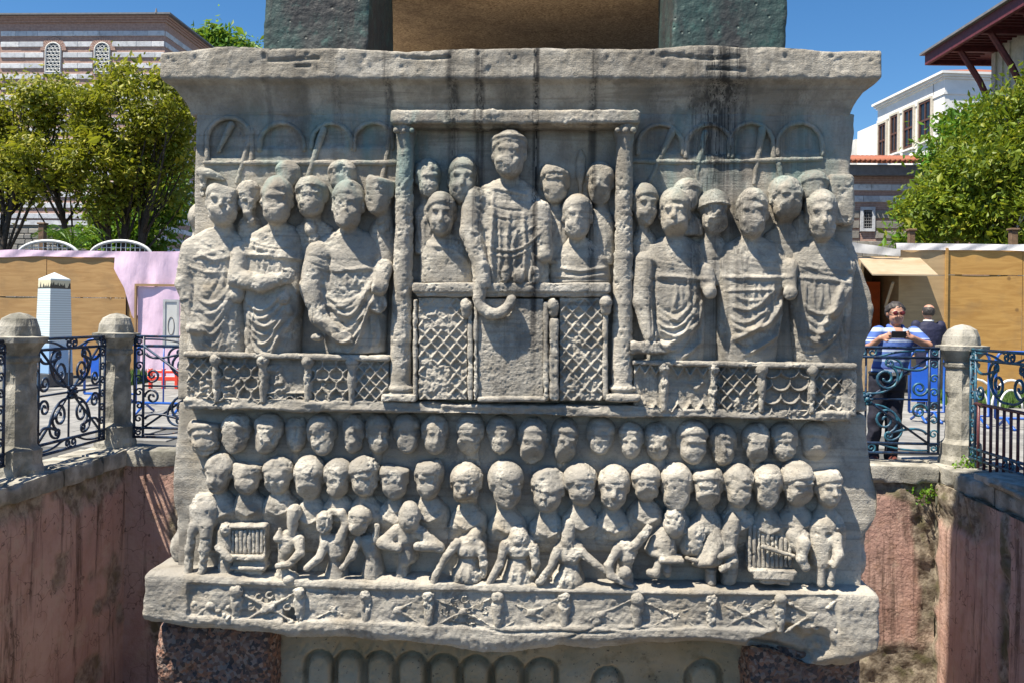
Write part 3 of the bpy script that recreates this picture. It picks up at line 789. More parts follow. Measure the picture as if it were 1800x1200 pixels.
S.fold([(868, 335), (866, 400), (862, 460)], 4, 3).fold([(862, 332), (900, 338), (930, 346)], 5, 4).fold([(850, 400), (862, 470)], -4, 3)
S.robe(830, 955, 335, 500, 70); S.build(FIG, pedestal, 1.0, 70, 'tallest standing figure in the middle of the framed box')
S = Sculpt(728, 840, 330, 506, -4, 84)
S.torso([(406, 778, 18, 22), (424, 780, 40, 28), (450, 782, 48, 34), (500, 784, 50, 34)], 0)
S.head(776, 378, 78, 54, 22, yaw=0.1, fringe=0.02).fold([(752, 430), (800, 440), (826, 465)], 3, 4)
S.build(FIG, pedestal, 0.8, 71, 'short bust at the left of the framed box')
S = Sculpt(960, 1080, 335, 506, -4, 84)
S.torso([(416, 1016, 18, 22), (434, 1018, 42, 28), (455, 1020, 54, 34), (502, 1021, 54, 34)], 0)
S.head(1015, 382, 80, 57, 22, dmg=('rside',)).fold([(972, 470), (1020, 478), (1070, 470)], 3.5, 3).fold([(972, 486), (1020, 490), (1070, 482)], 3.5, 3).fold([(975, 496), (1070, 494)], 3, 2.5)
S.build(FIG, pedestal, 0.8, 72, 'short bust at the right of the framed box')
for i, (cu, cv, H, W, kw, bw) in enumerate([(750, 314, 70, 48, dict(yaw=0.3, dmg=('nose',)), 26), (812, 314, 88, 58, dict(yaw=0.1), 36), (975, 320, 76, 56, dict(fringe=-0.04, dmg=('top', 'nose')), 30), (1056, 322, 76, 52, dict(yaw=-0.2, dmg=('mouth', 'brow')), 26)]):
    S = heads_only(FIG, cu, cv, H, W, 8, bust=(bw, 1.9), **kw)
    S.drops([cu - 14, cu - 4, cu + 8], cv + H * 0.9, cv + H * 1.8, 2.5, 2.4)
    S.build(FIG, pedestal, 0.9, 75 + i)
S = Sculpt(1008, 1038, 250, 372, -4, 20)
S.torso([(256, 1022, 2, 6), (275, 1022, 9, 8), (310, 1021, 8, 8), (322, 1021, 4, 6), (366, 1020, 5, 6)], 0); S.build('spear_head', pedestal, 0.5, 80)
# -- right group, front row
S = Sculpt(1106, 1262, 322, 640, -4, 84)
S.torso([(412, 1188, 18, 24), (430, 1186, 50, 30), (456, 1184, 62, 36), (520, 1184, 54, 40), (580, 1186, 54, 38), (636, 1188, 52, 32)], 0)
S.head(1186, 376, 88, 58, 24, yaw=-0.15, hair='cap', fringe=-0.02, dmg=('chin',))
S.limb([(1134, 18, 462, 20), (1128, 28, 530, 17), (1142, 38, 590, 13)], 4)
S.cap((1114, 36, 610), (1168, 38, 612), 11, 10, 3).ell((1112, 38, 610), (9, 10, 13), 2)
for k in range(5): S.cap((1128 + 7 * k, 46, 602), (1130 + 7 * k, 46, 618), 3.4, 3.0, 1.2)
S.limb([(1240, 22, 480, 16), (1246, 38, 515, 11)], 4); S.ell((1244, 44, 513), (11, 10, 13), 3)
S.swags(1150, 1232, 536, 4, 14, 26, 4.2, 3.0, tilt=-16).drops([1186, 1198, 1210, 1220], 495, 535, 3.6, 2.2)
S.fold([(1236, 524), (1226, 570), (1170, 606)], 7, 5).fold([(1244, 540), (1232, 600), (1196, 630)], 6, 4).fold([(1150, 486), (1200, 488), (1246, 492)], 4, 4).fold([(1150, 466), (1148, 520), (1152, 580)], -5, 3)
S.robe(1132, 1240, 438, 630, 90); S.build(FIG, pedestal, 0.8, 90, 'draped figure beside the right column holding a short scroll')
S = Sculpt(1244, 1408, 324, 642, -4, 84)
S.torso([(414, 1322, 18, 24), (432, 1324, 54, 30), (460, 1326, 68, 36), (520, 1322, 60, 40), (580, 1318, 56, 36), (640, 1316, 52, 30)], 0)
S.head(1322, 376, 88, 60, 24, yaw=-0.15, hair='cap', fringe=0.02, dmg=('nose',))
S.limb([(1388, 20, 470, 16), (1386, 36, 512, 11)], 4); S.ell((1384, 44, 516), (13, 11, 13), 3)
S.swags(1280, 1352, 530, 3, 16, 18, 4, 3.0, tilt=-10).drops([1322, 1334, 1346, 1358], 500, 548, 3.4, 2.0)
S.fold([(1376, 528), (1350, 568), (1284, 598)], 8, 5).fold([(1384, 536), (1366, 590), (1310, 622)], 6, 4).fold([(1270, 488), (1340, 490), (1390, 486)], 4, 4).fold([(1272, 512), (1360, 510)], 2.5, 2.2).fold([(1390, 545), (1396, 580), (1384, 600)], 5, 4)
S.robe(1268, 1384, 440, 632, 91); S.build(FIG, pedestal, 0.8, 91, 'draped figure with a tight cap holding up a cloth, under the dark streak')
S = Sculpt(1380, 1520, 326, 648, -60, 84)
S.torso([(416, 1445, 18, 24), (434, 1444, 52, 30), (462, 1444, 62, 34), (530, 1448, 56, 36), (600, 1448, 50, 30), (646, 1448, 48, 24)], 0)
S.head(1443, 380, 92, 60, 24, yaw=-0.12, hair='cap', fringe=0.03)
S.limb([(1490, 10, 470, 18), (1484, 24, 510, 14), (1462, 34, 548, 11)], 4)
S.drops([1404, 1416, 1428, 1440, 1452], 495, 545, 3.4, 2.2).swags(1410, 1470, 540, 3, 16, 16, 4, 3)
S.fold([(1478, 500), (1450, 560), (1432, 604)], 7, 5).fold([(1396, 488), (1450, 492), (1496, 498)], 3, 4)
S.robe(1396, 1492, 445, 636, 92); S.build(FIG, pedestal, 0.8, 92, 'draped figure at the right corner of the upper row')
for i, (cu, cv, H, W, cw, kw, bw, bl) in enumerate([(1134, 360, 76, 50, 8, dict(yaw=0.2), 26, 1.6), (1212, 342, 60, 52, 6, dict(feat=0), 30, 1.2), (1256, 374, 76, 56, 14, dict(yaw=0.15, hair='helmet', dmg=('mouth',)), 36, 1.7), (1383, 350, 82, 62, 18, dict(yaw=0.1, fringe=-0.05, dmg=('mouth', 'chin')), 40, 1.7), (1434, 330, 60, 58, 10, dict(feat=0), 40, 1.6)]):
    S = heads_only(FIG, cu, cv, H, W, cw, bust=(bw, bl), **kw)
    S.build(FIG, pedestal, 0.9, 95 + i)
S = Sculpt(1452, 1520, 296, 420, -60, 40)
S.box((1482, -10, 350), (24, 30, 46), 8, 4); S.build('broken_fragment', pedestal, 1.5, 104)

# ------------------------------------------------------------------ frame of the box: columns, lintel, parapet
S = Sculpt(682, 1134, 190, 232, -6, 52)
S.box((907, 20, 210), (217, 26, 12), 5, 2).box((907, 16, 221), (200, 14, 5), 3, 2); S.build('lintel', pedestal, 1.0, 110)
for i, (u0, u1) in enumerate([(713, 702), (1098, 1092)]):
    S = Sculpt(min(u0, u1) - 36, max(u0, u1) + 36, 218, 712, -6, 56)
    S.limb([(u0, 20, 236, 15), ((u0 + u1) / 2 + 1, 22, 450, 17), (u1 + 1, 22, 680, 19)], 3)
    S.torso([(218, u0 - (4 if i == 0 else -6), 21, 42), (232, u0, 19, 40), (252, u0, 14, 36), (260, u0, 12, 34)], 0, k=3)
    for q in (-14, 0, 14): S.ell((u0 + q, 40, 233), (4.5, 5, 5), 1.5)
    S.ell((u1 + 2, 22, 682), (26, 24, 9), 3).box((u1 + 2, 20, 697), (31, 27, 7), 4, 2)
    S.build('column', pedestal, 1.1, 112 + i)
S = Sculpt(722, 1080, 488, 530, -6, 60)
S.box((900, 18, 507), (172, 31, 9), 4, 2).box((900, 16, 517), (166, 28, 6), 3, 2); S.build('parapet_rail', pedestal, 1.3, 116)
S = Sculpt(834, 908, 470, 572, -6, 78)          # wreath hanging over the parapet
th = np.linspace(0.15, math.pi - 0.05, 9)
pts = [(872 + 29 * math.cos(a), 52, 524 + 28 * math.sin(a), 8.5) for a in th[::-1]]
S.limb(pts, 3).limb([(850, 46, 486, 13), (846, 50, 520, 10)], 4); S.build('wreath', pedestal, 0.8, 117)

def lattice(name, u0, u1, v0, v1, kind, base, high, cell, seed, dmgl=0.3, erode=0.0, parent=pedestal):
    n = int((u1 - u0) / 1.4) + 2; m = int((v1 - v0) / 1.4) + 2
    U, V = np.meshgrid(np.linspace(u0, u1, n), np.linspace(v0, v1, m), indexing='ij')
    pts = np.stack([U, U * 0 + seed * 3.1, V], -1)
    x = U - u0 + 1.2 * vnoise(pts / 9); y = V - v0 + 1.2 * vnoise(pts / 9 + 4)
    if kind == 'diamond':
        a = ((x + y * 0.85) / cell) % 1; b = ((x - y * 0.85) / cell) % 1
        d = np.minimum(np.minimum(a, 1 - a), np.minimum(b, 1 - b)) * cell * 0.75
        r = np.exp(-(d / 2.6) ** 2)
    elif kind == 'scale':
        row = np.floor(y / (cell * 0.72)); xx = (x + (row % 2) * cell / 2) % cell - cell / 2; yy = y - row * cell * 0.72
        d = np.abs(np.hypot(xx, yy - cell * 0.72 * 0.1) - cell * 0.52); r = np.exp(-(d / 2.6) ** 2)
    elif kind == 'hex':
        row = np.floor(y / (cell * 0.8)); xx = (x + (row % 2) * cell / 2) % cell - cell / 2; yy = y - (row + 0.5) * cell * 0.8
        d = np.abs(np.hypot(xx / 0.5, yy / 0.44) / cell - 1) * cell * 0.45; r = np.exp(-(d / 2.8) ** 2)
    elif kind == 'zig':
        a = np.abs(((x / cell) % 1) - 0.5) * 2 * cell * 0.8
        d1 = np.abs(y - 2 - a) * 0.6; d2 = np.abs((v1 - v0) - y - 2 - a) * 0.6; d = np.minimum(d1, d2); r = np.exp(-(d / 2.6) ** 2)
    elif kind == 'fret':
        a = np.abs(((x / cell) % 1) - 0.5) * 2; b = np.hypot((((x / cell) % 1) - 0.5) * cell, y - (v1 - v0) + 12); d = np.minimum(np.abs(b - 6), np.minimum((1 - a) * cell * 0.5, np.abs(y - (v1 - v0) + 24)))
        r = np.exp(-(d / 1.8) ** 2) * sstep((v1 - v0) - 30, (v1 - v0) - 24, y)
    else: r = 0 * x
    keep = 1 - sstep(-dmgl, 0.12 - dmgl, -np.abs(fbm(pts / 30 + 3, 2)) ) * 0
    k2 = sstep(erode - 0.35, erode - 0.15, fbm(pts / 26 + 8, 2))       # worn-off patches where the pattern is lost
    fillin = (1 - k2) * (high - base) * (0.55 + 0.9 * fbm(pts / 7, 3))
    W = base + (high - base) * r * k2 + fillin + 1.6 * fbm(pts / 6, 3) + 1.0 * fbm(pts / 2.4, 2)
    # sides back to the wall
    Wd = relief_world(U.ravel(), V.ravel(), W.ravel())
    ring = np.concatenate([np.arange(n) * m, (n - 1) * m + np.arange(1, m), np.arange(n - 2, -1, -1) * m + m - 1, np.arange(m - 2, 0, -1)])
    bk_ = relief_world(U.ravel()[ring], V.ravel()[ring], np.full(len(ring), -4.0)); nb = len(Wd)
    k = np.arange(len(ring)); kn = (k + 1) % len(ring)
    F = np.concatenate([grid_faces(n, m, 0, True), np.stack([ring[k], ring[kn], nb + kn, nb + k], 1)])
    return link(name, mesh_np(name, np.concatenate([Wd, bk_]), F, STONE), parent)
def slant(u, a, b): return a[1] + (b[1] - a[1]) * (u - a[0]) / (b[0] - a[0])
# parapet panels inside the box
lattice('lattice_panel', 738, 822, 524, 700, 'diamond', 33, 39, 22, 1, erode=0.20)
lattice('lattice_panel', 984, 1058, 524, 702, 'diamond', 33, 39, 22, 2, erode=0.20)
lattice('plain_panel', 842, 955, 526, 700, 'none', 39, 39, 20, 3)
for i, (u, hw, v0, v1, dp) in enumerate([(828, 5, 530, 702, 43), (838, 4, 530, 702, 45), (960, 5, 530, 702, 44), (974, 8, 560, 702, 47), (732, 4, 526, 702, 40), (1063, 5, 526, 702, 40)]):
    S = Sculpt(u - hw - 6, u + hw + 6, v0 - 6, v1 + 6, -4, dp + 8); S.box((u, dp / 2 - 2, (v0 + v1) / 2), (hw, dp / 2 + 2, (v1 - v0) / 2), 3, 2)
    if hw == 7: S.ell((u, dp - 4, 545), (11, 9, 14), 3)
    S.build('pilaster', pedestal, 1.2, 120 + i)
S = Sculpt(834, 966, 688, 710, -4, 60); S.box((900, 24, 699), (60, 22, 5), 3, 2); S.build('panel_sill', pedestal, 1.0, 127)
# herm heads under the rail
for i, (u, v) in enumerate([(822, 538), (972, 536), (1064, 532)]):
    S = Sculpt(u - 20, u + 20, v - 22, v + 26, -4, 66); S.ell((u, 38, v), (11, 14, 14), 3).ell((u, 32, v + 14), (9, 14, 10), 4); S.build('herm_head', pedestal, 1.5, 128 + i)
# balustrades left and right
def balustrade(x0, x1, rail0, rail1, divs, kinds, sd):
    S = Sculpt(x0 - 8, x1 + 8, min(rail0, rail1) - 12, max(rail0, rail1) + 16, -6, 52)
    S.cap((x0, 18, rail0), (x1, 18, rail1), 1, 1, 1)
    n = 14
    for i in range(n):
        a = x0 + (x1 - x0) * i / n; b = x0 + (x1 - x0) * (i + 1) / n; va = rail0 + (rail1 - rail0) * (i + .5) / n
        S.box(((a + b) / 2, 14, va), ((b - a) / 2 + 2, 28, 5), 3, 2)
    S.build('balustrade_rail', pedestal, 1.3, sd)
    edges = [x0] + divs + [x1]
    for i, (a, b) in enumerate(zip(edges[:-1], edges[1:])):
        kd, cell, er = kinds[i]; vt = rail0 + (rail1 - rail0) * ((a + b) / 2 - x0) / (x1 - x0)
        lattice('lattice_panel', a + 2, b - 2, vt + 2, vt + 88, kd, 27, 37, cell, sd + i + 10, erode=er)
    for i, u in enumerate(divs):
        vt = rail0 + (rail1 - rail0) * (u - x0) / (x1 - x0)
        S = Sculpt(u - 18, u + 18, vt - 14, vt + 92, -4, 54)
        S.torso([(vt + 10, u, 8, 40), (vt + 36, u, 12, 44), (vt + 60, u, 10, 42), (vt + 86, u, 8, 40)], 0).ell((u, 30, vt + 8), (12, 17, 13), 3)
        S.build('herm_post', pedestal, 1.6, sd + 20 + i)
balustrade(330, 686, 621, 629, [384, 466, 544, 621], [('diamond', 20, 0.05), ('hex', 24, 0.02), ('fret', 18, 0.10), ('hex', 24, -0.1), ('diamond', 20, 0.0)], 140)
balustrade(1112, 1500, 636, 643, [1166, 1252, 1336, 1424], [('zig', 19, 0.1), ('zig', 22, 0.05), ('diamond', 22, 0.16), ('scale', 32, -0.15), ('diamond', 22, 0.1)], 180)
S = Sculpt(1470, 1512, 636, 736, -30, 50); S.box((1489, 8, 686), (14, 28, 44), 4, 2); S.build('end_block', pedestal, 1.2, 215)

# ------------------------------------------------------------------ lower storey: two rows of heads
DM = [('mouth',), ('face',), ('brow',), ('nose',), ('lside',), ('rside',), ('top', 'nose'), ('mouth', 'nose'), ('chin',), ()]
ROW1 = [(355, 766, 72, 54, 6), (411, 763, 68, 48, 1), (467, 763, 68, 48, 4), (515, 765, 62, 42, -1), (563, 765, 72, 48, 1), (619, 764, 68, 38, 4), (661, 763, 68, 42, 4), (713, 763, 68, 44, 1), (763, 764, 70, 44, 5), (825, 765, 72, 46, 7),
        (880, 765, 66, 48, 4), (936, 776, 82, 52, 7), (992, 776, 78, 46, 0), (1056, 768, 64, 48, 1), (1111, 775, 62, 42, 9), (1157, 777, 64, 48, 2), (1219, 778, 74, 54, 3), (1273, 783, 70, 48, 4), (1332, 780, 68, 46, 7), (1382, 778, 66, 48, 3), (1439, 778, 68, 54, -1)]
for i, (cu, cv, H, W, dm) in enumerate(ROW1):
    deep = -4 if dm == -1 else 6 + rng.uniform(-3, 4)
    S = Sculpt(cu - W * 0.75, cu + W * 0.75, cv - H * 0.6, cv + H * 1.05, -6, deep + H * 0.7)
    S.head(cu, cv, H, W * 1.1, deep, neck=(i % 3 == 0), yaw=rng.uniform(-0.35, 0.35), pitch=rng.uniform(-0.05, 0.1), roll=rng.uniform(-0.08, 0.08), dmg=DM[dm] if dm >= 0 else (), feat=0.0 if dm == -1 else 1.0, fringe=rng.uniform(-0.06, 0.04))
    S.build(FIG, pedestal, 1.1, 300 + i)
ROW2 = [(383, 832, 68, 48, 2), (433, 836, 62, 50, 6), (487, 836, 62, 52, 2), (543, 840, 74, 52, 7), (593, 840, 66, 48, 4), (640, 837, 68, 52, 3), (692, 843, 66, 50, 6), (753, 840, 72, 48, 3), (820, 851, 70, 54, 8), (890, 851, 78, 58, 4), (963, 861, 74, 58, 2),
        (1021, 851, 70, 56, 3), (1079, 856, 74, 54, 9), (1136, 848, 62, 48, 0), (1190, 855, 80, 56, 1), (1245, 855, 74, 54, 7), (1299, 854, 72, 52, 3), (1350, 855, 74, 50, 1), (1403, 850, 74, 56, 7), (1456, 856, 70, 50, 9)]
for i, (cu, cv, H, W, dm) in enumerate(ROW2):
    deep = 15 + rng.uniform(-3, 3)
    bw = 40; vb = 975
    S = Sculpt(cu - bw - 6, cu + bw + 6, cv - H * 0.62, vb, -6, deep + H * 0.72)
    sh = cv + H * 0.62 + rng.uniform(0, 8)
    S.torso([(sh - 16, cu, 11, 18), (sh - 4, cu, 21, 24), (sh + 8, cu + rng.uniform(-3, 3), bw - 8, 27), (sh + 24, cu, bw - 3, 28), (sh + 44, cu, bw - 2, 17), (vb, cu, bw - 4, 5)], 0)
    S.head(cu, cv, H, W * 1.08, deep + 3, yaw=rng.uniform(-0.3, 0.3), pitch=rng.uniform(0.0, 0.15), roll=rng.uniform(-0.08, 0.08), dmg=DM[dm], hair=rng.choice(['cap', 'cap', 'flat', 'cap']), fringe=rng.uniform(-0.08, 0.02))
    S.fold([(cu - 20, sh + 16), (cu, sh + 30), (cu + 22, sh + 18)], 3, 3)
    S.build(FIG, pedestal, 1.1, 330 + i)

# ------------------------------------------------------------------ dancers and musicians along the foot
def small(u0, u1, v0, v1, w1, fn, seed, rough=1.4, label=None, name='carved_dancer'):
    S = Sculpt(u0, u1, v0, v1, -16, w1); fn(S); return S.build(name, pedestal, rough * 0.8, seed, label, woff=9.0)
def f1(S):
    S.torso([(868, 358, 18, 20), (890, 358, 30, 30), (918, 358, 26, 32), (930, 358, 20, 28)], 0)
    S.limb([(345, 24, 922, 11), (338, 26, 958, 8), (334, 24, 1008, 8)], 4).limb([(368, 26, 922, 12), (366, 30, 962, 10), (358, 26, 1012, 8)], 4)
small(320, 394, 860, 1022, 52, f1, 400, 1.8)
def f2(S): S.torso([(920, 398, 10, 18), (932, 397, 18, 26), (962, 396, 20, 30), (972, 398, 16, 24), (1012, 396, 17, 26)], 0).ell((400, 22, 926), (11, 14, 12), 3).limb([(392, 34, 958, 8), (412, 38, 976, 6)], 3)
small(372, 426, 908, 1022, 52, f2, 401)
def f3(S):
    S.limb([(521, 22, 896, 13), (515, 22, 932, 8)], 4); S.torso([(930, 510, 12, 22), (944, 510, 24, 30), (968, 506, 18, 32), (980, 502, 15, 28), (1016, 500, 18, 30)], 0)
    S.limb([(530, 26, 945, 9), (533, 34, 966, 8), (516, 38, 984, 7), (496, 36, 988, 6)], 3).limb([(492, 26, 942, 9), (494, 24, 928, 5)], 3).ell((514, 26, 1012), (14, 18, 14), 3)
small(474, 546, 880, 1026, 54, f3, 402)
def f4(S):
    S.head(573, 915, 40, 34, 24, feat=0.5, dmg=('face',), hair='none'); S.torso([(936, 588, 10, 24), (948, 590, 22, 30), (972, 592, 18, 32), (985, 590, 13, 26), (1020, 590, 24, 32)], 0)
    S.limb([(574, 26, 952, 9), (566, 34, 974, 7), (545, 36, 992, 6)], 3).limb([(600, 24, 944, 9), (612, 24, 918, 8), (602, 26, 898, 8), (584, 22, 896, 6)], 4)
small(534, 626, 884, 1026, 54, f4, 403)
def f5(S):
    S.head(634, 912, 50, 42, 26, roll=-0.25, yaw=0.3, feat=0.6, dmg=('mouth',), neck=False); S.torso([(936, 650, 8, 22), (946, 648, 24, 28), (966, 652, 17, 30), (978, 654, 14, 28), (1020, 655, 22, 30)], 0)
    S.limb([(632, 24, 946, 8), (622, 32, 972, 7), (606, 32, 992, 6)], 3).limb([(662, 24, 944, 8), (664, 26, 922, 6)], 3)
small(596, 690, 884, 1026, 54, f5, 404)
def f6(S):
    S.ell((722, 26, 905), (20, 22, 28), 4).cap((716, 22, 920), (714, 24, 944), 13, 13); S.torso([(926, 716, 14, 26), (942, 716, 34, 28), (960, 715, 19, 32), (986, 716, 17, 32), (996, 708, 10, 26), (1022, 704, 14, 28)], 0)
    S.limb([(700, 22, 930, 12), (675, 28, 950, 10), (704, 40, 956, 8)], 4).limb([(738, 22, 932, 12), (774, 28, 958, 10), (738, 40, 952, 8)], 4)
small(660, 790, 870, 1028, 56, f6, 405, 1.4, 'dancer with a hooded lump for a head and both arms akimbo')
def bell(cu, v0, hw, waist, skirt, vb, la, ra, neck=None, lean=0):
    def f(S):
        S.torso([(v0 - 12, cu + lean, hw * 0.55, 22), (v0 - 2, cu + lean * .7, hw * 0.95, 30), (v0 + 10, cu + lean * .4, hw + 2, 36), (v0 + 22, cu, waist + 8, 36), (v0 + 28, cu, waist + 3, 29), (v0 + 42, cu - 1, skirt * 0.85, 34), (vb - 8, cu - 2, skirt + 4, 38), (vb + 8, cu - 2, skirt + 6, 38)], 0)
        S.limb(la, 3); S.limb(ra, 3)
        if neck: S.limb(neck, 4)
        S.fold([(cu - 8, v0 + 40), (cu - 14, vb)], 2.5, 2.5).fold([(cu + 4, v0 + 42), (cu + 4, vb)], 2.5, 2.5)
    return f
small(752, 864, 918, 1030, 56, bell(823, 950, 27, 15, 24, 1012, [(804, 26, 950, 9), (788, 34, 970, 7), (770, 34, 1000, 7), (764, 32, 1022, 6)], [(846, 26, 956, 9), (852, 28, 985, 7), (850, 24, 1008, 6)], [(838, 16, 934, 11), (832, 20, 945, 14)], 6), 406)
small(852, 956, 918, 1032, 56, bell(912, 950, 29, 15, 26, 1020, [(888, 28, 954, 9), (880, 34, 985, 8), (862, 32, 1018, 7)], [(938, 28, 958, 10), (943, 30, 985, 8), (938, 26, 1006, 6)], [(912, 16, 936, 16), (912, 20, 944, 18)]), 407)
small(938, 1070, 905, 1034, 56, bell(1001, 960, 27, 14, 25, 1024, [(980, 28, 964, 9), (966, 34, 994, 7), (948, 32, 1016, 8)], [(1022, 26, 966, 9), (1046, 32, 986, 7), (1064, 32, 998, 7)], [(1001, 14, 922, 12), (997, 20, 950, 12)]), 408)
def f10(S):
    S.torso([(948, 1100, 10, 24), (960, 1100, 24, 30), (980, 1100, 20, 34), (990, 1098, 13, 28), (1026, 1100, 16, 28)], 0)
    S.limb([(1114, 26, 956, 9), (1130, 28, 938, 8), (1140, 26, 924, 7)], 3).limb([(1084, 28, 962, 9), (1068, 34, 986, 8), (1072, 38, 1004, 7), (1108, 36, 1022, 6)], 3).ell((1096, 36, 1000), (13, 12, 12), 3)
small(1056, 1152, 912, 1036, 56, f10, 409)
def f11(S):
    S.torso([(924, 1168, 10, 22), (944, 1164, 24, 30), (966, 1162, 30, 34), (976, 1164, 26, 34)], 0).box((1178, 26, 978), (22, 20, 5), 3, 2).limb([(1158, 22, 985, 8), (1152, 28, 1004, 7), (1140, 26, 1002, 6)], 3).ell((1172, 20, 998), (8, 14, 14), 3)
    S.ell((1151, 40, 962), (7, 14, 8), 2, '-')
small(1128, 1212, 912, 1034, 56, f11, 410)
def f11b(S): S.ell((1184, 20, 916), (19, 18, 28), 3)
small(1156, 1212, 880, 952, 46, f11b, 411, 1.8, None, 'carved_shield')
def f12(S): S.torso([(914, 1228, 10, 18), (930, 1224, 22, 26), (960, 1218, 24, 28), (976, 1216, 18, 22)], 0).limb([(1222, 26, 982, 5), (1205, 28, 976, 4)], 2)
small(1188, 1262, 905, 992, 48, f12, 412, 2.0)
def f13(S):
    S.torso([(922, 1260, 8, 18), (940, 1258, 16, 28), (965, 1252, 24, 34), (986, 1244, 30, 36), (994, 1240, 28, 30)], 0).torso([(996, 1250, 14, 30), (1004, 1250, 9, 26), (1028, 1250, 10, 28)], 0, k=2)
    S.limb([(1262, 26, 952, 8), (1244, 36, 982, 7)], 3)
small(1204, 1284, 915, 1036, 56, f13, 413, 1.2)
def f14(S): S.torso([(898, 1290, 5, 16), (912, 1288, 15, 26), (935, 1282, 20, 30), (960, 1278, 20, 30), (990, 1284, 16, 28), (1028, 1282, 14, 20)], 0).limb([(1284, 30, 964, 7), (1262, 34, 972, 6)], 3).limb([(1290, 30, 980, 7), (1266, 36, 992, 7)], 3)
small(1252, 1316, 890, 1036, 50, f14, 414, 1.6)
def f15(S): S.torso([(918, 1400, 12, 20), (936, 1402, 24, 28), (958, 1404, 20, 30), (972, 1402, 8, 20)], 0).limb([(1408, 30, 950, 12), (1404, 34, 975, 9), (1410, 34, 990, 8)], 4)
small(1370, 1436, 906, 1006, 50, f15, 415)
def f16(S):
    S.torso([(908, 1446, 16, 22), (922, 1446, 28, 30), (950, 1446, 26, 34), (990, 1446, 22, 32), (997, 1446, 18, 26)], 0)
    S.limb([(1440, 22, 990, 9), (1440, 22, 1022, 7)], 3).limb([(1460, 22, 990, 8), (1458, 22, 1022, 7)], 3).limb([(1468, 26, 940, 9), (1468, 36, 968, 8), (1458, 38, 985, 7)], 3)
    S.ell((1452, 40, 937), (8, 16, 8), 2, '-').fold([(1456, 962), (1454, 990)], -5, 2.5)
small(1408, 1484, 898, 1030, 56, f16, 416, 1.3, 'headless figure at the right end of the dancers with a hole in its chest')
# two pipe organs
S = Sculpt(396, 480, 912, 1030, -6, 54)
S.box((437, 12, 946), (33, 16, 28), 2, 2).box((434, 16, 923), (38, 20, 3), 2, 2).box((406, 16, 948), (2.5, 19, 24), 2, 1.5).box((468, 16, 948), (2.5, 19, 24), 2, 1.5).box((437, 20, 975), (34, 24, 5), 3, 2).box((440, 14, 985), (28, 20, 8), 3, 2).box((440, 18, 994), (31, 24, 4), 2, 2).box((438, 14, 1010), (26, 18, 10), 3, 2)
organ = S.build('carved_organ', pedestal, 0.9, 420)
for k in range(8):
    S = Sculpt(404 + 7.2 * k, 420 + 7.2 * k, 922, 978, 10, 44); S.cap((412 + 7.2 * k, 30, 931), (412 + 7.2 * k, 30, 968), 4.0, 3.8); S.build('organ_pipe', organ, 0.8, 421 + k)
S = Sculpt(1306, 1404, 905, 1030, -6, 54)
S.torso([(914, 1324, 10, 18), (925, 1336, 26, 20), (945, 1354, 42, 22), (1000, 1354, 42, 24)], 0, 6).box((1356, 18, 1001), (42, 22, 4), 2, 2, '+', 0.04).box((1356, 18, 1009), (36, 24, 6), 3, 2, '+', 0.04).box((1360, 16, 1019), (26, 20, 5), 3, 2, '+', 0.04)
S.cap((1338, 34, 957), (1392, 34, 974), 4.5, 4.5, 1.5)
organ2 = S.build('carved_organ', pedestal, 1.0, 430)
for k in range(10):
    u = 1318 + 7.8 * k; vt = 918 + 0.42 * (u - 1318)
    S = Sculpt(u - 9, u + 9, vt - 8, 1004, 8, 44); S.cap((u, 24, vt + 4), (u, 25, 994), 4.0, 4.0); S.build('organ_pipe', organ2, 1.2, 431 + k)

# ------------------------------------------------------------------ crosses and herms carved on the base slab
divs = [424, 533, 648, 757, 877, 992, 1118, 1246, 1366]
edges = [334] + divs + [1474]
BW = 43
def band(u): return float(np.interp(u, [300, 600, 1200, 1480], [1022, 1034, 1042, 1042])), float(np.interp(u, [300, 500, 900, 1250, 1480], [1086, 1090, 1097, 1106, 1104]))
for i, u in enumerate(divs):
    t, b = band(u); S = Sculpt(u - 18, u + 18, t - 12, b + 8, 34, 84)
    S.torso([(t + 4, u, 6, 8), (t + 18, u, 12, 11), (t + 34, u, 10, 10), (b, u, 6, 7)], 42).ell((u, 48, t + 3), (12, 8, 11), 3)
    S.build('herm_post', pedestal, 1.6, 440 + i)
for i, (a, b2) in enumerate(zip(edges[:-1], edges[1:])):
    c = (a + b2) / 2; t, b = band(c); hw = (b2 - a) / 2 - 8; vm = (t + b) / 2; q = random.Random(i)
    S = Sculpt(a, b2, t - 4, b + 4, 34, 84)
    w = 44.6; r = 2.6
    def arm(p): S.limb([(x, w, y, r) for x, y in p], 2)
    arm([(c - hw, b - 2), (c - hw * .35, vm + 9), (c - 6, vm + 4)]); arm([(c + hw * .9, b - 4), (c + hw * .35, vm + 9), (c + 6, vm + 4)])
    arm([(c + hw, t + 5), (c + hw * .4, vm - 9), (c + 6, vm - 4)]); 
    if q.random() < .75: arm([(c - hw, t + 7), (c - hw * .4, vm - 10), (c - 6, vm - 4)])
    S.ell((c, w + 1, vm), (9, 4, 7), 2)
    if i in (0, 1, 4, 8, 9):
        for (dx, dy) in ((-.35, -.28), (.05, -.34), (-.65, 0), (.7, 0), (.2, .3)):
            th = np.linspace(0, 5.2, 8); cx, cy = c + dx * hw, vm + dy * (b - t)
            S.limb([(cx + 6 * math.cos(x), w - 1, cy + 6 * math.sin(x), 2.0) for x in th], 1.2)
    S.build('carved_cross', pedestal, 1.8, 460 + i)

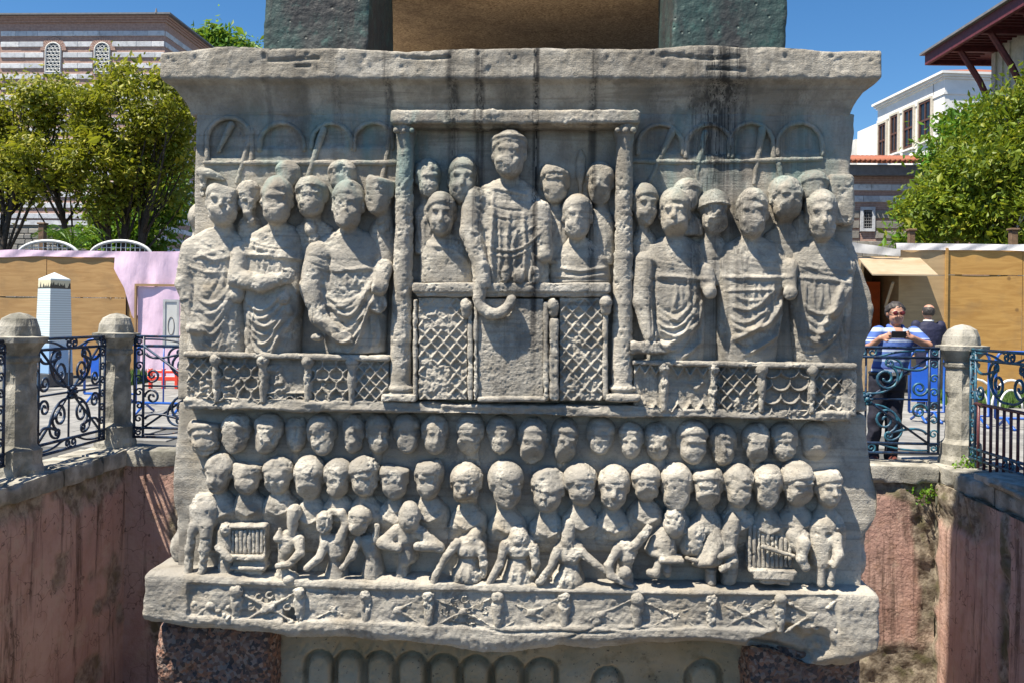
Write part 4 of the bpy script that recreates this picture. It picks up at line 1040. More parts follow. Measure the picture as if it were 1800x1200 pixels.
# ------------------------------------------------------------------ worn figures on the side faces, seen in profile at the two edges
def side(pr, seed, label=None):
    U = [p[0] for p in pr]; V = [p[2] for p in pr]; R = 1.7 * max(max(p[3], p[4] * 0.62) for p in pr); W = [p[1] for p in pr]
    S = Sculpt(min(U) - R - 10, max(U) + R + 10, min(V) - R - 10, max(V) + R + 10, min(W) - R - 10, max(W) + R + 10, 3.6)
    for (u, w, v, r, rv) in pr: S.ell((u, w, v), (r, r * 1.6, rv), 8)
    S.build('side_figure', pedestal, 1.0, seed)
side([(328, -50, 375, 24, 28), (325, -55, 440, 22, 50), (322, -50, 560, 18, 70), (318, -55, 680, 16, 60)], 500)
side([(318, -60, 770, 20, 30), (312, -60, 850, 18, 46)], 501)
side([(308, -50, 930, 22, 60), (300, -50, 975, 26, 34)], 502)
side([(1490, -60, 265, 18, 30), (1488, -60, 330, 16, 50)], 503)
side([(1512, -50, 470, 20, 50), (1520, -55, 560, 24, 60), (1524, -55, 660, 16, 60)], 504)
side([(1520, -60, 760, 14, 40), (1522, -60, 860, 16, 50)], 505)
side([(1522, -50, 950, 22, 40), (1524, -50, 1000, 22, 40)], 506)
side([(1538, -30, 1075, 22, 30)], 507)
# ================================================================== the rest of the monument
PIT_L, PIT_R, PIT_F, PIT_B, PIT_Z = -4.45, 4.08, 0.55, 9.32, -2.6
def granite_mat():
    t = NT('red_granite'); v = t.vor(70, out='Color'); n = t.noise(4, 5)
    g = t.n.new('ShaderNodeSeparateColor'); t.l.new(v, g.inputs[0])
    c = t.mix(t.ramp(g.outputs[0], 0.1, 0.9), (0.06, 0.045, 0.042), (0.26, 0.13, 0.085))
    c = t.mix(t.ramp(g.outputs[1], 0.72, 0.8, 0, 0.7), c, (0.33, 0.24, 0.19))
    c = t.mix(t.ramp(n, 0.45, 0.7, 0, 0.5), c, (0.07, 0.055, 0.05))
    t.color(c).rough(0.75).bump(t.math('ADD', t.noise(90, 4), t.vor(60)), 0.7, 0.012); return t.m
GRANITE = granite_mat()
def lowbase_mat():
    t = NT('stained_marble'); n = t.noise(3, 5); m = t.noise(14, 5, 0.65)
    c = t.mix(t.ramp(n, 0.35, 0.7), (0.29, 0.23, 0.14), (0.40, 0.33, 0.23)); c = t.mix(t.ramp(m, 0.52, 0.75, 0, 0.7), c, (0.15, 0.115, 0.06))
    c = t.mix(t.ramp(t.noise(60, 3), 0.62, 0.72, 0, 0.8), c, (0.05, 0.045, 0.04))
    t.color(c).rough(0.85).bump(t.noise(60, 6), 0.5, 0.01); return t.m
LOWB = lowbase_mat()
z_sb = z_slab_b
base = empty('lower_base', (0, 0, 0)); tag(base, 'stained marble lower base with carved tongues and granite corner blocks, below the figures', 'monument base')
YL = 3.80
TONG = [(561, 1144, 25), (613, 1145, 25), (667, 1146, 26), (723, 1148, 27), (779, 1152, 27), (836, 1154, 27), (892, 1156, 27), (951, 1159, 28), (1068, 1178, 26), (1238, 1162, 30)]
def lb_front(X, Z):
    u, v = px_of(X, Z, YL); h = 0.008 * fbm(np.stack([X * 6, X * 0, Z * 6], -1), 3)
    for (c, t, hw) in TONG:
        r = np.where(v < t + hw, np.hypot(u - c, v - t - hw), np.abs(u - c)) / hw
        h = h - 0.036 * sstep(1.16, 1.04, r) * sstep(0.72, 0.86, r) + 0.010 * sstep(0.85, 0.6, r)
    h = h - 0.05 * sstep(960, 1000, u) * (0.6 + 0.8 * fbm(np.stack([X * 4, X * 0 + 3, Z * 4], -1), 2)) * sstep(1215, 1190, u)
    for k in range(14):
        uu = 540 + 52 * k * 0.55; h = h - 0.008 * np.exp(-(seg_d(u, v, (uu, 1128), (uu + (10 if k % 2 else -10), 1146)) / 2.2) ** 2)
    return h
block('tongue_block', wx_(494, YL), wx_(1322, YL), YL, YL + 2.3, z_sb - 0.5, z_sb + 0.03, res=0.06, resf=0.008, rnd=0.02, amp=0.008, parent=base, mat=LOWB, front=lb_front, seed=11, fine=0.002)
def gr_front(X, Z): return 0.03 * fbm(np.stack([X * 14, X * 0, Z * 14], -1), 3) * sstep(z_sb - 0.08, z_sb - 0.16, Z)
for (a, b, sd) in ((277, 488, 1), (1318, 1528, 2)):
    for (y0, y1) in ((3.70, 4.2), (5.7, 6.2)):
        block('granite_block', wx_(a, 3.70), wx_(b, 3.70), y0, y1, z_sb - 0.5, z_sb + 0.02, res=0.05, resf=0.012, rnd=0.05, amp=0.02, parent=base, mat=GRANITE, front=gr_front if y0 < 4 else None, seed=sd, fine=0.004)
block('plinth', wx_(262, 3.66), wx_(1545, 3.66), 3.64, 6.5, PIT_Z - 0.05, z_sb - 0.49, res=0.08, rnd=0.03, amp=0.01, parent=base, mat=LOWB, seed=13)
# bronze cubes and obelisk
def bronze_mat():
    t = NT('bronze_patina'); n = t.noise(2.2, 6, 0.65, t.map((1.3, 1.3, 0.6)), 0.6); m = t.noise(16, 5, 0.7)
    c = t.mix(t.ramp(n, 0.38, 0.62), (0.036, 0.038, 0.04), (0.036, 0.070, 0.066)); c = t.mix(t.ramp(m, 0.5, 0.72, 0, 0.75), c, (0.06, 0.135, 0.12)); c = t.mix(t.ramp(t.noise(1.0, 3, 0.6, t.map((22, 22, 0.8))), 0.52, 0.7, 0, 0.8), c, (0.05, 0.047, 0.045))
    c = t.mix(t.ramp(t.noise(30, 4), 0.6, 0.75, 0, 0.7), c, (0.10, 0.095, 0.09))
    t.color(c).rough(0.62).bump(t.math('ADD', t.noise(30, 6), t.ramp(t.vor(18), 0, 0.15)), 0.5, 0.015); t.b.inputs['Metallic'].default_value = 0.25; return t.m
BRONZE = bronze_mat()
CZ = z_top - 0.012; CH = 0.47
for (a, b, y0, fr, lab) in ((455, 642, 3.80, 1, 'green patinated bronze cube on the left front of the cornice'), (1173, 1377, 3.80, 1, 'green patinated bronze cube on the right front of the cornice'),
                     (455, 642, 5.75, 0, 'dark bronze cube behind at the left under the obelisk'), (1173, 1377, 5.75, 0, 'dark bronze cube behind at the right under the obelisk')):
    o = block('bronze_cube', wx_(a, 3.8), wx_(b, 3.8), y0, y0 + 0.56, CZ, CZ + CH, res=0.03, resf=0.012, rnd=0.012, amp=0.005, fs=7, mat=BRONZE, seed=a, fine=0.002, chips=0.01)
    tag(o, lab, 'bronze cube', 'bronze cubes under the obelisk')
def obelisk_mat():
    t = NT('obelisk_granite'); v = t.vor(120, out='Color'); g = t.n.new('ShaderNodeSeparateColor'); t.l.new(v, g.inputs[0])
    c = t.mix(g.outputs[0], (0.22, 0.14, 0.075), (0.50, 0.36, 0.22)); c = t.mix(t.ramp(t.noise(5, 6, 0.65), 0.45, 0.7, 0, 0.6), c, (0.16, 0.10, 0.06))
    t.color(c).rough(0.8).bump(t.noise(80, 5), 0.6, 0.01); return t.m
OB0, OB1 = wx_(568, 3.8), wx_(1258, 3.8); obc = (OB0 + OB1) / 2; obh = (OB1 - OB0) / 2
def ob_warp(V, V0):
    t = (V0[:, 2] - (CZ + CH)) / 18; k = 1 - 0.55 * t
    V[:, 0] = obc + (V[:, 0] - obc) * k; V[:, 1] = 5.06 + (V[:, 1] - 5.06) * k
    return V
ob = block('obelisk', OB0, OB1, 5.06 - obh, 5.06 + obh, CZ + CH - 0.01, CZ + CH + 18, res=0.12, rnd=0.04, amp=0.02, fs=5, mat=obelisk_mat(), warp=ob_warp, seed=21, fine=0.004, chips=0.05)
tag(ob, 'brown granite obelisk resting on the bronze cubes, only its underside in view', 'obelisk')

# ================================================================== pit: walls, coping, floor; pavement and ground
def render_mat():
    t = NT('pink_render'); P = t.xyz(); big = t.noise(1.1, 6, 0.65); mid = t.noise(7, 5, 0.6)
    c = t.mix(t.ramp(big, 0.35, 0.68), (0.42, 0.26, 0.215), (0.53, 0.37, 0.305)); c = t.mix(t.ramp(mid, 0.5, 0.75, 0, 0.6), c, (0.34, 0.20, 0.13))
    stn = t.noise(1.0, 7, 0.72, t.map((6.5, 6.5, 0.42)), 0.5)
    c = t.mix(t.ramp(stn, 0.50, 0.66, 0, 0.85), c, (0.07, 0.045, 0.032))
    c = t.mix(t.ramp(t.noise(2.3, 5, 0.7, t.map((1, 1, 1), loc=(3, 8, 2))), 0.60, 0.74, 0, 0.8), c, (0.055, 0.042, 0.035))
    ck = t.vor(2.6, t.map((1, 1, 0.8), src=t.noise(1.4, 4, 0.6, out=1)), 'DISTANCE_TO_EDGE')
    c = t.mix(t.ramp(ck, 0.0, 0.012, 0.7, 0), c, (0.08, 0.05, 0.04))
    c = t.mix(t.ramp(t.noise(3.3, 6, 0.75, t.map((1, 1, 1), loc=(1, 5, 7))), 0.55, 0.62, 0, 0.45), c, (0.47, 0.36, 0.28))
    bare = t.mix(t.ramp(t.noise(12, 5, 0.6), 0.35, 0.65), (0.12, 0.095, 0.07), (0.36, 0.31, 0.24)); bare = t.mix(t.ramp(t.noise(6, 4), 0.5, 0.65, 0, 0.8), bare, (0.08, 0.075, 0.03))
    c = t.mix(t.attr('plaster'), bare, c)
    t.color(c).rough(0.9).spec(0.2).bump(t.math('ADD', t.noise(28, 6, 0.65), t.math('MULTIPLY', t.noise(5, 4), 1.5)), 0.6, 0.02); return t.m
RENDER = render_mat()
def coping_mat():
    t = NT('coping_stone'); n = t.noise(5, 6, 0.65); c = t.mix(t.ramp(n, 0.35, 0.65), (0.21, 0.20, 0.17), (0.42, 0.40, 0.35)); c = t.mix(t.ramp(t.noise(2, 4), 0.5, 0.68, 0, 0.75), c, (0.10, 0.10, 0.085))
    c = t.mix(t.ramp(t.noise(40, 4), 0.6, 0.72, 0, 0.6), c, (0.07, 0.065, 0.055)); t.color(c).rough(0.9).spec(0.2).bump(t.noise(40, 6, 0.65), 0.6, 0.015); return t.m
COPING = coping_mat()
def pit_wall(name, p0, p1, label, expose, z0=PIT_Z, z1=-0.10):
    """wall sheet from p0 to p1 (plan), facing left of the way p0 -> p1"""
    p0 = np.array(p0, float); p1 = np.array(p1, float); L = np.linalg.norm(p1 - p0); d = (p1 - p0) / L; nrm = np.array([-d[1], d[0]])
    root = empty(name, (0, 0, 0)); tag(root, label, 'pit wall', 'walls of the sunken pit')
    n, m = int(L / 0.04) + 1, int((z1 - z0) / 0.04) + 1
    S_, Z_ = np.meshgrid(np.linspace(0, L, n), np.linspace(z0, z1, m), indexing='ij')
    X_ = p0[0] + d[0] * S_; Y_ = p0[1] + d[1] * S_
    q = np.stack([X_, Y_, Z_], -1)
    pl = 1 - expose(X_, Y_, Z_, q)
    h = 0.024 * pl + 0.012 * fbm(q * 2.2, 3) + (0.004 + 0.030 * (1 - pl)) * fbm(q * 11, 3, 0.6) + 0.03 * (1 - pl) * sstep(0.0, 0.25, vnoise(q * 8))
    V = np.stack([X_ + nrm[0] * h, Y_ + nrm[1] * h, Z_], -1).reshape(-1, 3)
    b = len(V); ring = np.array([0, (n - 1) * m, (n - 1) * m + m - 1, m - 1])
    back = V[ring].copy(); back[:, :2] -= nrm * 0.35
    me = mesh_np('render_coat', V, grid_faces(n, m), RENDER)
    a = me.attributes.new('plaster', 'FLOAT', 'POINT'); a.data.foreach_set('value', pl.reshape(-1).astype(np.float32))
    link('render_coat', me, root)
    MB().box(0, L, -0.40, -0.03, 0, z1 - z0 - 0.004).build('wall_core', RENDER, root, loc=(p0[0], p0[1], z0), rot=(0, 0, math.atan2(d[1], d[0])))
    return root
def ex_left(X, Y, Z, q): return np.clip(sstep(0.24, 0.32, fbm(q * 1.5 + 3, 3)) * 0.8 + 0.9 * sstep(-0.32, -0.18, Z + 0.5 * fbm(q * 3, 3)) * sstep(0.0, 0.12, fbm(q * 1.1 + 6, 2)), 0, 1)
def ex_back(X, Y, Z, q):
    n = 0.35 * fbm(q * 2.6 + 1, 3)
    right = sstep(3.84, 3.90, X + 0.25 * n * 2)                                     # bare strip in the right corner
    low = sstep(-1.72, -1.86, Z + 0.9 * n) * sstep(2.2, 2.6, X)                     # render gone low on the right
    top = sstep(-0.30, -0.22, Z + 0.35 * n) * sstep(2.5, 2.8, X)
    lft = sstep(1.0, 0.75, np.hypot((X + 3.75) / 0.22, (Z + 0.72) / 0.35) + n) + sstep(1.0, 0.8, np.hypot((X + 3.9) / 0.3, (Z + 1.7) / 0.5) + n)
    return np.clip(np.maximum.reduce([right * sstep(-2.0, -1.6, Z + n), low, top, lft]), 0, 1)
def ex_right(X, Y, Z, q):
    n = 0.35 * fbm(q * 2.6 + 7, 3)
    a = sstep(-0.55, -0.42, Z + n) * sstep(7.9, 8.5, Y)
    b = sstep(0.10, 0.06, np.abs(Y - 7.85 + 0.3 * n))
    c = sstep(9.18, 9.26, Y + 0.3 * n)
    return np.clip(np.maximum.reduce([a, b, c]), 0, 1)
wall_l = pit_wall('pit_wall', (PIT_L, PIT_B), (PIT_L, PIT_F), 'shaded pink rendered pit wall on the left with dark drip stains', ex_left)
wall_b = pit_wall('pit_wall', (PIT_R, PIT_B), (PIT_L, PIT_B), 'pink rendered pit wall behind the carved pedestal, peeling to bare masonry', ex_back)
wall_r = pit_wall('pit_wall', (PIT_R, PIT_F), (PIT_R, PIT_B), 'half sunlit pink rendered pit wall on the right', ex_right)
def coping_run(root, a, b, axis, at0, at1, rngs, z0=-0.11, z1=0.07, var=0.01):
    r_ = random.Random(rngs); t = a
    while t < b - 0.05:
        e = min(b, t + r_.uniform(0.7, 1.25)); 
        if b - e < 0.35: e = b
        o = dict(res=0.05, resf=0.03, rnd=0.018, amp=0.014, fs=5, mat=COPING, parent=root, seed=r_.random() * 9, fine=0.003, chips=0.03)
        dz = r_.uniform(-var, var)
        if axis == 'y': block('coping_stone', at0, at1, t + 0.004, e - 0.004, z0, z1 + dz, **o)
        else: block('coping_stone', t + 0.004, e - 0.004, at0, at1, z0, z1 + dz, **o)
        t = e
coping_run(wall_l, 5.4, PIT_B - 0.055, 'y', PIT_L - 0.46, PIT_L + 0.05, 1)
coping_run(wall_b, PIT_L - 0.46, PIT_R + 0.02, 'x', PIT_B - 0.05, PIT_B + 0.45, 2)
coping_run(wall_r, 5.6, PIT_B + 0.45, 'y', PIT_R + 0.03, PIT_R + 0.62, 3)
block('coping_stone', PIT_R - 0.04, PIT_R + 0.60, 7.2, 8.45, 0.085, 0.17, res=0.05, resf=0.03, rnd=0.02, amp=0.02, fs=4, mat=COPING, parent=wall_r, seed=4, chips=0.05)
def paving_mat(dark=1.0):
    t = NT('paving'); n = t.noise(3, 6, 0.6); r = t.objrand()
    c = t.mix(t.ramp(n, 0.3, 0.7), (0.17 * dark, 0.17 * dark, 0.165 * dark), (0.33 * dark, 0.325 * dark, 0.31 * dark)); c = t.mix(t.math('MULTIPLY', r, 0.5), c, (0.14, 0.138, 0.132))
    t.color(c).rough(0.85).bump(t.noise(60, 5), 0.3, 0.01); return t.m
PAVE = paving_mat(); 
GROUND = flat('pit_ground', (0.17, 0.15, 0.12), 0.95, var=0.3, bump=0.6, bscale=20)
g = MB(); E = 600
for (x0, x1, y0, y1) in ((-E, PIT_L - 0.3, -E, E), (PIT_R + 0.3, E, -E, E), (PIT_L - 0.3, PIT_R + 0.3, PIT_B + 0.3, E), (PIT_L - 0.3, PIT_R + 0.3, -E, PIT_F - 0.2)):
    g.add([(x0, y0, -0.02), (x1, y0, -0.02), (x1, y1, -0.02), (x0, y1, -0.02)], [(0, 1, 2, 3)])
ASPH = flat('asphalt', (0.085, 0.085, 0.082), 0.9, var=0.2, scale=2)
ground = g.build('ground', ASPH); tag(ground, kind='structure')
tag(MB().add([(PIT_L - 0.2, PIT_F - 0.2, PIT_Z), (PIT_R + 0.2, PIT_F - 0.2, PIT_Z), (PIT_R + 0.2, PIT_B + 0.2, PIT_Z), (PIT_L - 0.2, PIT_B + 0.2, PIT_Z)], [(0, 1, 2, 3)]).build('pit_floor', GROUND), kind='structure')
tag(MB().box(PIT_L - 0.2, PIT_R + 0.2, PIT_F - 0.3, PIT_F, PIT_Z, 0.07).build('pit_wall', RENDER), 'near wall of the pit, below the viewer', 'pit wall', 'walls of the sunken pit')
stone_me = MB().box(-0.495, 0.495, -0.295, 0.295, -0.06, 0, 0.006).mesh('paving_stone', PAVE)
pv = empty('pavement', (0, 0, 0)); tag(pv, kind='structure')
def pave(xa, xb, ya, yb):
    j = 0; y = ya
    while y < yb:
        x = xa + (0.5 if j % 2 else 0)
        while x < xb:
            u, v = topx(np.array([x, y, 0.0]))
            o = link('paving_stone', stone_me, pv, (x, y, rng.uniform(-0.004, 0.004))); x += 1.0
        y += 0.6; j += 1
pave(-9.5, -4.5, 10.15, 19.2); pave(4.6, 11.5, 10.15, 19.0)

# ================================================================== railing: posts and wrought-iron panels
POSTM = coping_mat(); POSTM.name = 'post_stone'
def post_mesh():
    m = MB(); s2 = math.sqrt(2); oc = lambda w: w / 2 / math.cos(math.pi / 8)
    prof = [(oc(.40), 0), (oc(.40), .05), (oc(.37), .10), (oc(.37), .22), (oc(.31), .25), (oc(.29), .27), (oc(.28), 1.00), (oc(.32), 1.02), (oc(.33), 1.05), (oc(.30), 1.07), (oc(.33), 1.10), (oc(.42), 1.17), (oc(.46), 1.19), (oc(.47), 1.235), (oc(.36), 1.245), (oc(.355), 1.27), (oc(.335), 1.33), (oc(.26), 1.40), (oc(.14), 1.44), (oc(.02), 1.455)]
    pr = []
    for (a, b) in zip(prof[:-1], prof[1:]):
        k = max(1, int(abs(b[1] - a[1]) / 0.06))
        for i in range(k): t = i / k; pr.append((a[0] + (b[0] - a[0]) * t, a[1] + (b[1] - a[1]) * t))
    pr.append(prof[-1]); n = 40
    V = []; F = []
    for (r, z) in pr:
        for k in range(n):
            a = 2 * math.pi * (k + 0.5) / n; ka = ((a + math.pi / 8) % (math.pi / 4)) - math.pi / 8
            rr = r * math.cos(math.pi / 8) / math.cos(ka)
            V.append((rr * math.cos(a), rr * math.sin(a), z))
    for i in range(len(pr) - 1):
        for k in range(n): F.append((i * n + k, i * n + (k + 1) % n, (i + 1) * n + (k + 1) % n, (i + 1) * n + k))
    V = np.array(V); d = V.copy(); d[:, 2] = 0; d /= np.linalg.norm(d, axis=1)[:, None] + 1e-9
    V += d * (0.016 * fbm(V * 9, 3) + 0.005 * fbm(V * 40, 2) - 0.02 * sstep(0.1, 0.3, fbm(V * 6 + 3, 2)))[:, None]
    return mesh_np('post', V, np.array(F), POSTM, False)
post_me = post_mesh()
def post(x, y, lab, sc=1.0, rz=0.0):
    o = link('railing_post', post_me, None, (x, y, 0.065), (0, 0, rz)); o.scale = (sc, sc, sc); tag(o, lab, 'stone post', 'stone posts of the railing'); return o
RL, RB, RR = PIT_L - 0.24, PIT_B + 0.22, PIT_R + 0.33
post(RL, 7.80, 'nearest domed stone railing post, cut by the left edge'); post(RL + 0.02, RB, 'domed stone railing post at the far left corner of the pit'); post(RR, RB - 0.02, 'domed stone railing post at the far right corner of the pit, beside the man', 1.0)
def iron_mat(name, c1, c2):
    t = NT(name); t.color(t.mix(t.ramp(t.noise(14, 4), 0.4, 0.65), c1, c2)).rough(0.45).bump(t.noise(90, 3), 0.3, 0.004); t.color(t.mix(t.ramp(t.noise(22, 5), 0.62, 0.7), t.b.inputs['Base Color'].links[0].from_socket, (0.10, 0.05, 0.03))); return t.m
IRON_D = iron_mat('iron_navy', (0.012, 0.022, 0.05), (0.02, 0.05, 0.11)); IRON_T = iron_mat('iron_teal', (0.02, 0.06, 0.11), (0.03, 0.14, 0.20)); IRON_R = iron_mat('iron_oxblood', (0.10, 0.03, 0.035), (0.16, 0.05, 0.05))
def spiral(cx, cz, r0, r1, a0, turns, n=30):
    t = np.linspace(0, 1, n); a = a0 + turns * 2 * math.pi * t; r = r0 + (r1 - r0) * t
    return [(cx + q * math.cos(b), 0, cz + q * math.sin(b)) for q, b in zip(r, a)]
def bez(p0, p1, p2, p3, n=14):
    t = np.linspace(0, 1, n)[:, None]; P = [np.array([p[0], 0, p[1]]) for p in (p0, p1, p2, p3)]
    return ((1 - t) ** 3 * P[0] + 3 * (1 - t) ** 2 * t * P[1] + 3 * (1 - t) * t * t * P[2] + t ** 3 * P[3]).tolist()
def panel_parts(L, low_bars=False):
    """list of (part name, points, radius, material slot) in panel coordinates x along, z up"""
    c = L / 2; zb, zt = 0.10, 1.20; zm = 0.66; out = []
    for z in (zb, zb + 0.10, zt - 0.10, zt): out.append(('rail_bar', [(0.02, 0, z), (L - 0.02, 0, z)], 0.011, 0))
    for x in (0.03, 0.13, L - 0.13, L - 0.03): out.append(('upright', [(x, 0, zb), (x, 0, zt)], 0.010, 0))
    x0, x1 = 0.13, L - 0.13
    if not low_bars:
        out += [('diagonal_bar', [(x0, 0.012, zb + .1), (x1, 0.012, zt - .1)], 0.009, 0), ('diagonal_bar', [(x0, -0.012, zt - .1), (x1, -0.012, zb + .1)], 0.009, 0), ('upright', [(c, 0.02, zb), (c, 0.02, zt)], 0.008, 0), ('rail_bar', [(x0, 0.02, zm), (x1, 0.02, zm)], 0.008, 0)]
    th = c - 0.13
    for sx in (-1, 1):
        for sz in ((-1, 1) if not low_bars else (1,)):
            r = 0.14
            cx, cz = c + sx * 0.20, zm + sz * 0.22
            sp = spiral(0, 0, 0.022, r, math.pi, 1.75)
            sp = [(cx + sx * p[0], 0, cz + sz * p[2]) for p in sp]
            end = sp[-1]
            out.append(('scroll', sp + bez((end[0], end[2]), (end[0] + sx * 0.07, end[2]), (c + sx * (th - .10), cz + sz * .02), (c + sx * (th - 0.02), zm + sz * 0.36))[1:], 0.010, 1))
            big = bez((c + sx * 0.015, zm + sz * 0.06), (c + sx * 0.34, zm + sz * 0.02), (c + sx * 0.50, zm + sz * 0.42), (c + sx * 0.24, zm + sz * 0.43), 18)
            tail = [(c + sx * (0.24 + p[0]), 0, zm + sz * (0.38 + p[2])) for p in spiral(0, 0, 0.05, 0.012, math.pi / 2, 1.3, 16)]
            out.append(('scroll', big + tail[1:], 0.009, 1))
            c2x, c2z = c + sx * (th - 0.10), zm + sz * 0.12
            sp = spiral(0, 0, 0.015, 0.085, 0, 1.5); out.append(('scroll', [(c2x - sx * p[0], 0, c2z - sz * p[2]) for p in sp], 0.009, 1))
        for z in (zb + 0.05, zt - 0.05):
            out.append(('scroll', [(c + sx * (0.055 + p[0]), 0, z + p[2] * (1 if z > zm else -1)) for p in spiral(0, 0, 0.008, 0.055, math.pi * (0 if sx > 0 else 1), 1.4 * sx, 22)], 0.008, 1))
            out.append(('scroll', [(c + sx * (th + 0.05 + p[0]), 0, z + p[2]) for p in spiral(0, 0, 0.008, 0.04, 0, 1.4, 18)], 0.007, 1))
        for k in range(6):
            out.append(('scroll', [(c + sx * (th + 0.05) + p[0] * (1 if k % 2 else -1), 0, zb + 0.2 + 0.145 * k + p[2]) for p in spiral(0, 0, 0.008, 0.05, math.pi / 2, 1.25, 18)], 0.007, 1))
        out.append(('scroll', bez((c + sx * 0.04, zt - .1), (c + sx * .22, zt - .1), (c + sx * .2, zt - .02), (c + sx * th, zt - .03)), 0.008, 1)); out.append(('scroll', bez((c + sx * 0.04, zb + .1), (c + sx * .22, zb + .1), (c + sx * .2, zb + .02), (c + sx * th, zb + .03)), 0.008, 1))
    if low_bars:
        k = 0; x = 0.2
        while x < L - 0.1: out.append(('straight_bar', [(x, 0, 0.02), (x, 0, 0.66)], 0.011, 2)); x += 0.125
        out.append(('rail_bar', [(x0, 0, 0.66), (x1, 0, 0.66)], 0.012, 2))
    else:
        out.append(('rosette', None, 0.045, 1))
    return out
def panel(p0, p1, lab, mats, low=False):
    p0 = np.array(p0, float); p1 = np.array(p1, float); L = float(np.linalg.norm(p1 - p0)); a = math.atan2(p1[1] - p0[1], p1[0] - p0[0])
    root = empty('iron_railing', (p0[0], p0[1], 0.07), a); tag(root, lab, 'iron railing', 'wrought iron railing panels round the pit')
    for (nm, pts, r, ms) in panel_parts(L, low):
        m = MB()
        if pts is None:
            for k in range(8):
                b = k * math.pi / 4; m.tube([(L / 2 + 0.02 * math.cos(b), -0.02, 0.66 + 0.02 * math.sin(b)), (L / 2 + 0.06 * math.cos(b), -0.03, 0.66 + 0.06 * math.sin(b))], [0.014, 0.02], 6)
            m.tube([(L / 2, -0.05, 0.66), (L / 2, 0.03, 0.66)], 0.025, 8)
        else: m.tube(pts, r * 1.45, 6)
        m.build(nm, mats[ms], root, smooth=True)
    return root
DD = (IRON_D, IRON_D, IRON_R); TT = (IRON_T, IRON_T, IRON_R); TD = (IRON_D, IRON_T, IRON_R)
panel((RL, 7.98), (RL, RB - 0.18), 'navy scrollwork iron panel between the two stone posts on the left', DD)
panel((RL, 6.1), (RL, 7.62), 'navy scrollwork iron panel at the left edge, before the nearest post', DD)
panel((RL + 0.2, RB), (RL + 1.75, RB), 'navy scrollwork iron panel behind the pedestal on the left', DD)
panel((RR - 1.75, RB - 0.02), (RR - 0.2, RB - 0.02), 'teal scrollwork iron panel the man leans on', TD)
panel((RR, RB - 0.2), (RR + 0.02, RB - 1.75), 'teal iron panel with straight oxblood bars at the right edge', TT, True)
# ================================================================== hoardings and street things behind the pit
def ply_mat(name, a, b, sc=1.0):
    t = NT(name); r = t.objrand(); P = t.tc.outputs['Object']
    gr = t.noise(1.0, 5, 0.6, t.map((1.2, 1.2, 9), src=P), 1.5); kn = t.vor(1.6, P)
    c = t.mix(t.ramp(gr, 0.3, 0.7), a, b); c = t.mix(t.ramp(kn, 0.03, 0.10, 0.7, 0), c, (0.12, 0.06, 0.02)); c = t.mix(t.math('MULTIPLY', r, 0.35), c, (0.30, 0.19, 0.08))
    c = t.mix(t.ramp(t.noise(2.0, 4), 0.5, 0.7, 0, 0.4), c, (0.26, 0.16, 0.07))
    t.color(c).rough(0.65).bump(gr, 0.15, 0.01); return t.m
PLY = ply_mat('plywood', (0.38, 0.21, 0.075), (0.50, 0.30, 0.12)); PLYR = ply_mat('plywood_golden', (0.40, 0.21, 0.05), (0.52, 0.30, 0.085)); PLYG = ply_mat('plywood_grey', (0.38, 0.27, 0.15), (0.50, 0.36, 0.20))
def sheet_mat(name, c, tr=0.35):
    t = NT(name); n = t.noise(3, 4); t.color(t.mix(t.ramp(n, 0.3, 0.7), tuple(x * 0.88 for x in c), c)).rough(0.5); t.bump(t.noise(7, 4, 0.5, t.map((1, 1, 0.4))), 0.4, 0.04); return t.m
PINK = sheet_mat('pink_fabric', (0.78, 0.58, 0.74)); WHITE = sheet_mat('white_fabric', (0.80, 0.78, 0.80)); TARP = sheet_mat('grey_tarp', (0.50, 0.50, 0.50))
YH = 20.0
def hx(px, Y=YH): return float(PY(np.array(float(px)), np.array(555.0), np.array(Y))[0])
def hz(px, py, Y=YH): return float(PY(np.array(float(px)), np.array(float(py)), np.array(Y))[2])
def boards(root, x0, x1, xs, zs, Y, mat, seed):
    r = random.Random(seed); X = [x0] + xs + [x1]
    for a, b in zip(X[:-1], X[1:]):
        for c, d in zip(zs[:-1], zs[1:]):
            n, m = 13, 7
            U, W = np.meshgrid(np.linspace(a + 0.008, b - 0.008, n), np.linspace(c + 0.008, d - 0.008, m), indexing='ij')
            h = 0.012 * fbm(np.stack([U * 0.8, U * 0 + r.random() * 9, W * 0.9], -1), 2) + 0.006 * np.sin((U - a) / (b - a) * math.pi) * r.choice((-1, 1)); k = n * m
            V = np.concatenate([np.stack([U, Y - 0.02 + h, W], -1).reshape(-1, 3), np.stack([U, Y + 0.01 + h, W], -1).reshape(-1, 3)])
            ring = np.concatenate([np.arange(n) * m, (n - 1) * m + np.arange(1, m), np.arange(n - 2, -1, -1) * m + m - 1, np.arange(m - 2, 0, -1)]); q = np.arange(len(ring)); qn = (q + 1) % len(ring)
            F = np.concatenate([grid_faces(n, m), grid_faces(n, m, k, True), np.stack([ring[qn], ring[q], ring[q] + k, ring[qn] + k], 1)])
            o = link('board', mesh_np('board', V - np.array([a, Y, c]), F, mat, False), root, (a, Y, c))
